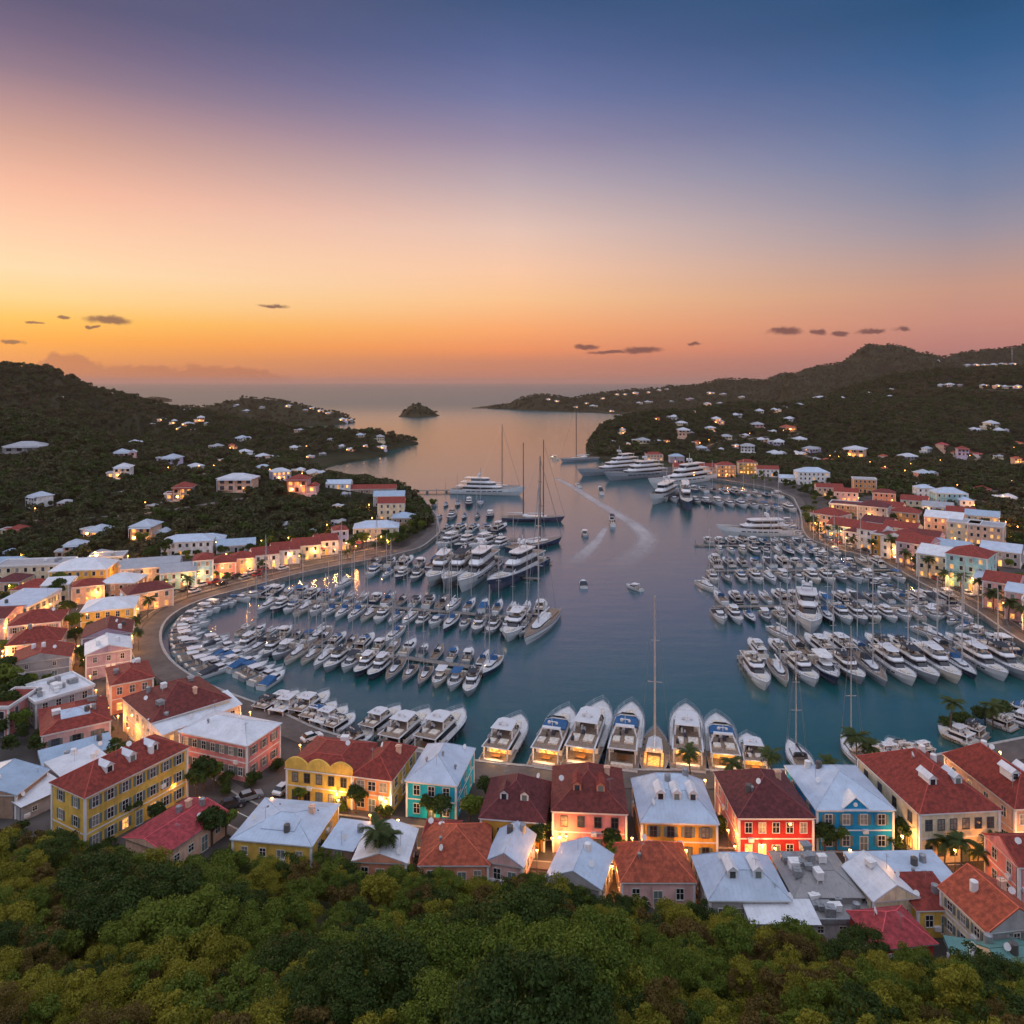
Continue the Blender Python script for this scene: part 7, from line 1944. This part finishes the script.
wood('scrub', 'olive green scrub filling the slope between the foreground trees', up, us, scrub)['category'] = 'scrub'

# shrubs and little trees filling the yards and gaps between the houses
SHRUBS = [tree_proto(LEAF_D, 1.7, 2.0, 9, 150, .30, 31, .4), tree_proto(LEAF_G, 1.6, 1.9, 9, 140, .28, 32, .4)]
sr = random.Random(21); ns = 0
ROADPTS = np.array([p for c in (LROAD, RROAD, STREET, SQUARE) for p in c])
def free(x, y, pad, rd):
    return clear_of_houses(x, y, pad) and ((ROADPTS[:, 0] - x) ** 2 + (ROADPTS[:, 1] - y) ** 2).min() > rd * rd
HOUSE_SPOTS_R = HOUSE_SPOTS
def spread(n, px0, px1, py0, py1, kinds, smin, smax, label, group, pad, rd, cat, name, mind):
    done = []; t = 0
    while len(done) < n and t < 9000:
        t += 1
        px, py = sr.uniform(px0, px1), sr.uniform(py0, py1)
        x, y = P(px, py, 1.5)
        if samp(GSD, x, y) < 9 or samp(GH, x, y) > 1.5 or not free(x, y, pad, rd): continue
        if any((x - a) ** 2 + (y - b) ** 2 < mind * mind for a, b in done): continue
        done.append((x, y))
        put_tree(sr.choice(kinds), x, y, 1.4, sr.uniform(smin, smax), sr.uniform(0, 6.28), label, group, name, cat)
spread(70, 0, 1024, 762, 905, SHRUBS, .6, 1.25, 'leafy shrub growing in the yards between the harbour houses', 'shrubs between the harbour houses', -2.6, 3.6, 'shrub', 'shrub', 2.2)
def spread_mass(n, px0, px1, py0, py1, smin, smax, label, pad, rd, mind):
    done, sc = [], []; t = 0
    while len(done) < n and t < 9000:
        t += 1
        px, py = sr.uniform(px0, px1), sr.uniform(py0, py1)
        x, y = P(px, py, 1.5)
        if samp(GSD, x, y) < 9 or samp(GH, x, y) > 1.5 or not free(x, y, pad, rd): continue
        if any((x - a) ** 2 + (y - b) ** 2 < mind * mind for a, b, _ in done): continue
        done.append((x, y, 1.3)); sc.append(sr.uniform(smin, smax))
    wood('town_trees', label, done, sc, fine)
fine = bpy.data.collections.new('town_tree_kinds')
for i in range(3):
    me, C_ = crown_mesh('town_crown', LEAF_D if i else LEAF_G, 2.6, 3.6, 10, 130, .5, 80 + i)
    v = np.empty(len(me.vertices) * 3); me.vertices.foreach_get('co', v); v = v.reshape(-1, 3); v[:, 2] += 2.9; me.vertices.foreach_set('co', v.ravel())
    fine.objects.link(bpy.data.objects.new('town_crown', me))
spread_mass(60, 0, 170, 560, 760, .5, 1.0, 'dark trees filling the gaps between the left town houses', -2.4, 4.0, 3.5)
spread_mass(55, 165, 420, 520, 590, .6, 1.2, 'dark trees behind the bay road houses', -2.6, 6.5, 4.0)
spread_mass(110, 800, 1060, 480, 640, .6, 1.2, 'dark trees among the houses of the right town', -3.2, 6.5, 4.0)

# lane lamps between the houses of both towns
def lane_lamps(n, px0, px1, py0, py1, where, pw, mind):
    pts = []; t = 0
    while len(pts) < n and t < 6000:
        t += 1
        px, py = sr.uniform(px0, px1), sr.uniform(py0, py1); x, y = P(px, py, 1.5)
        if samp(GSD, x, y) < 12 or samp(GH, x, y) > 1.5 or not free(x, y, -3.2, 2.0): continue
        if any((x - a) ** 2 + (y - b) ** 2 < mind * mind for _, a, b in pts): continue
        pts.append((px, x, y))
    for i, (px, x, y) in enumerate(sorted(pts)): lamp(x, y, 1.4, f'warm lane lamp, {ordw(i + 1)} from left {where}', 'lane lamps ' + where, pw * 2.4, i % 2 == 0)
lane_lamps(26, 812, 1040, 490, 640, 'in the lanes of the right town', 700, 9)
lane_lamps(18, 0, 150, 562, 700, 'in the lanes of the left town', 520, 9)
lane_lamps(12, 165, 420, 520, 588, 'behind the bay road houses', 520, 10)

for i, (x, y, z) in enumerate(sorted(HILL_LAMPS)): lamp(x, y, z, f'roadside lamp, {ordw(i + 1)} from left on the hill roads', 'lamps along the hill roads', 260, True, 1.15)

spread_mass(60, 655, 835, 474, 506, .6, 1.2, 'dark trees and palms behind the inner harbour quay', -3.2, 2.0, 4.0)
spread_mass(40, 380, 442, 498, 552, .6, 1.2, 'dark trees along the inner left quay', -2.6, 3.0, 3.5)
for i, ((x, y), a) in enumerate(line_points(LP[:len(LP) * 2 // 3], 18.6, 6.5, 2)):
    if not clear_of_houses(x, y, -1.5): continue
    put_tree(TT[i % 2], x, y, 1.5, sr.uniform(.55, .9), sr.uniform(0, 6.28), f'small round tree, {ordw(i + 1)} from the red roof along the bay road', 'trees along the bay road')
for i, ((x, y), a) in enumerate(line_points(LP[:len(LP) * 2 // 3], 14.0, 5.6, 4)): put_car(x, y, 1.68, a + pi, (i * 3 + 2) % 4, f'{ordw(i + 1)} from the red roof on the inner side of bay road', 'cars on the inner side of the bay road')
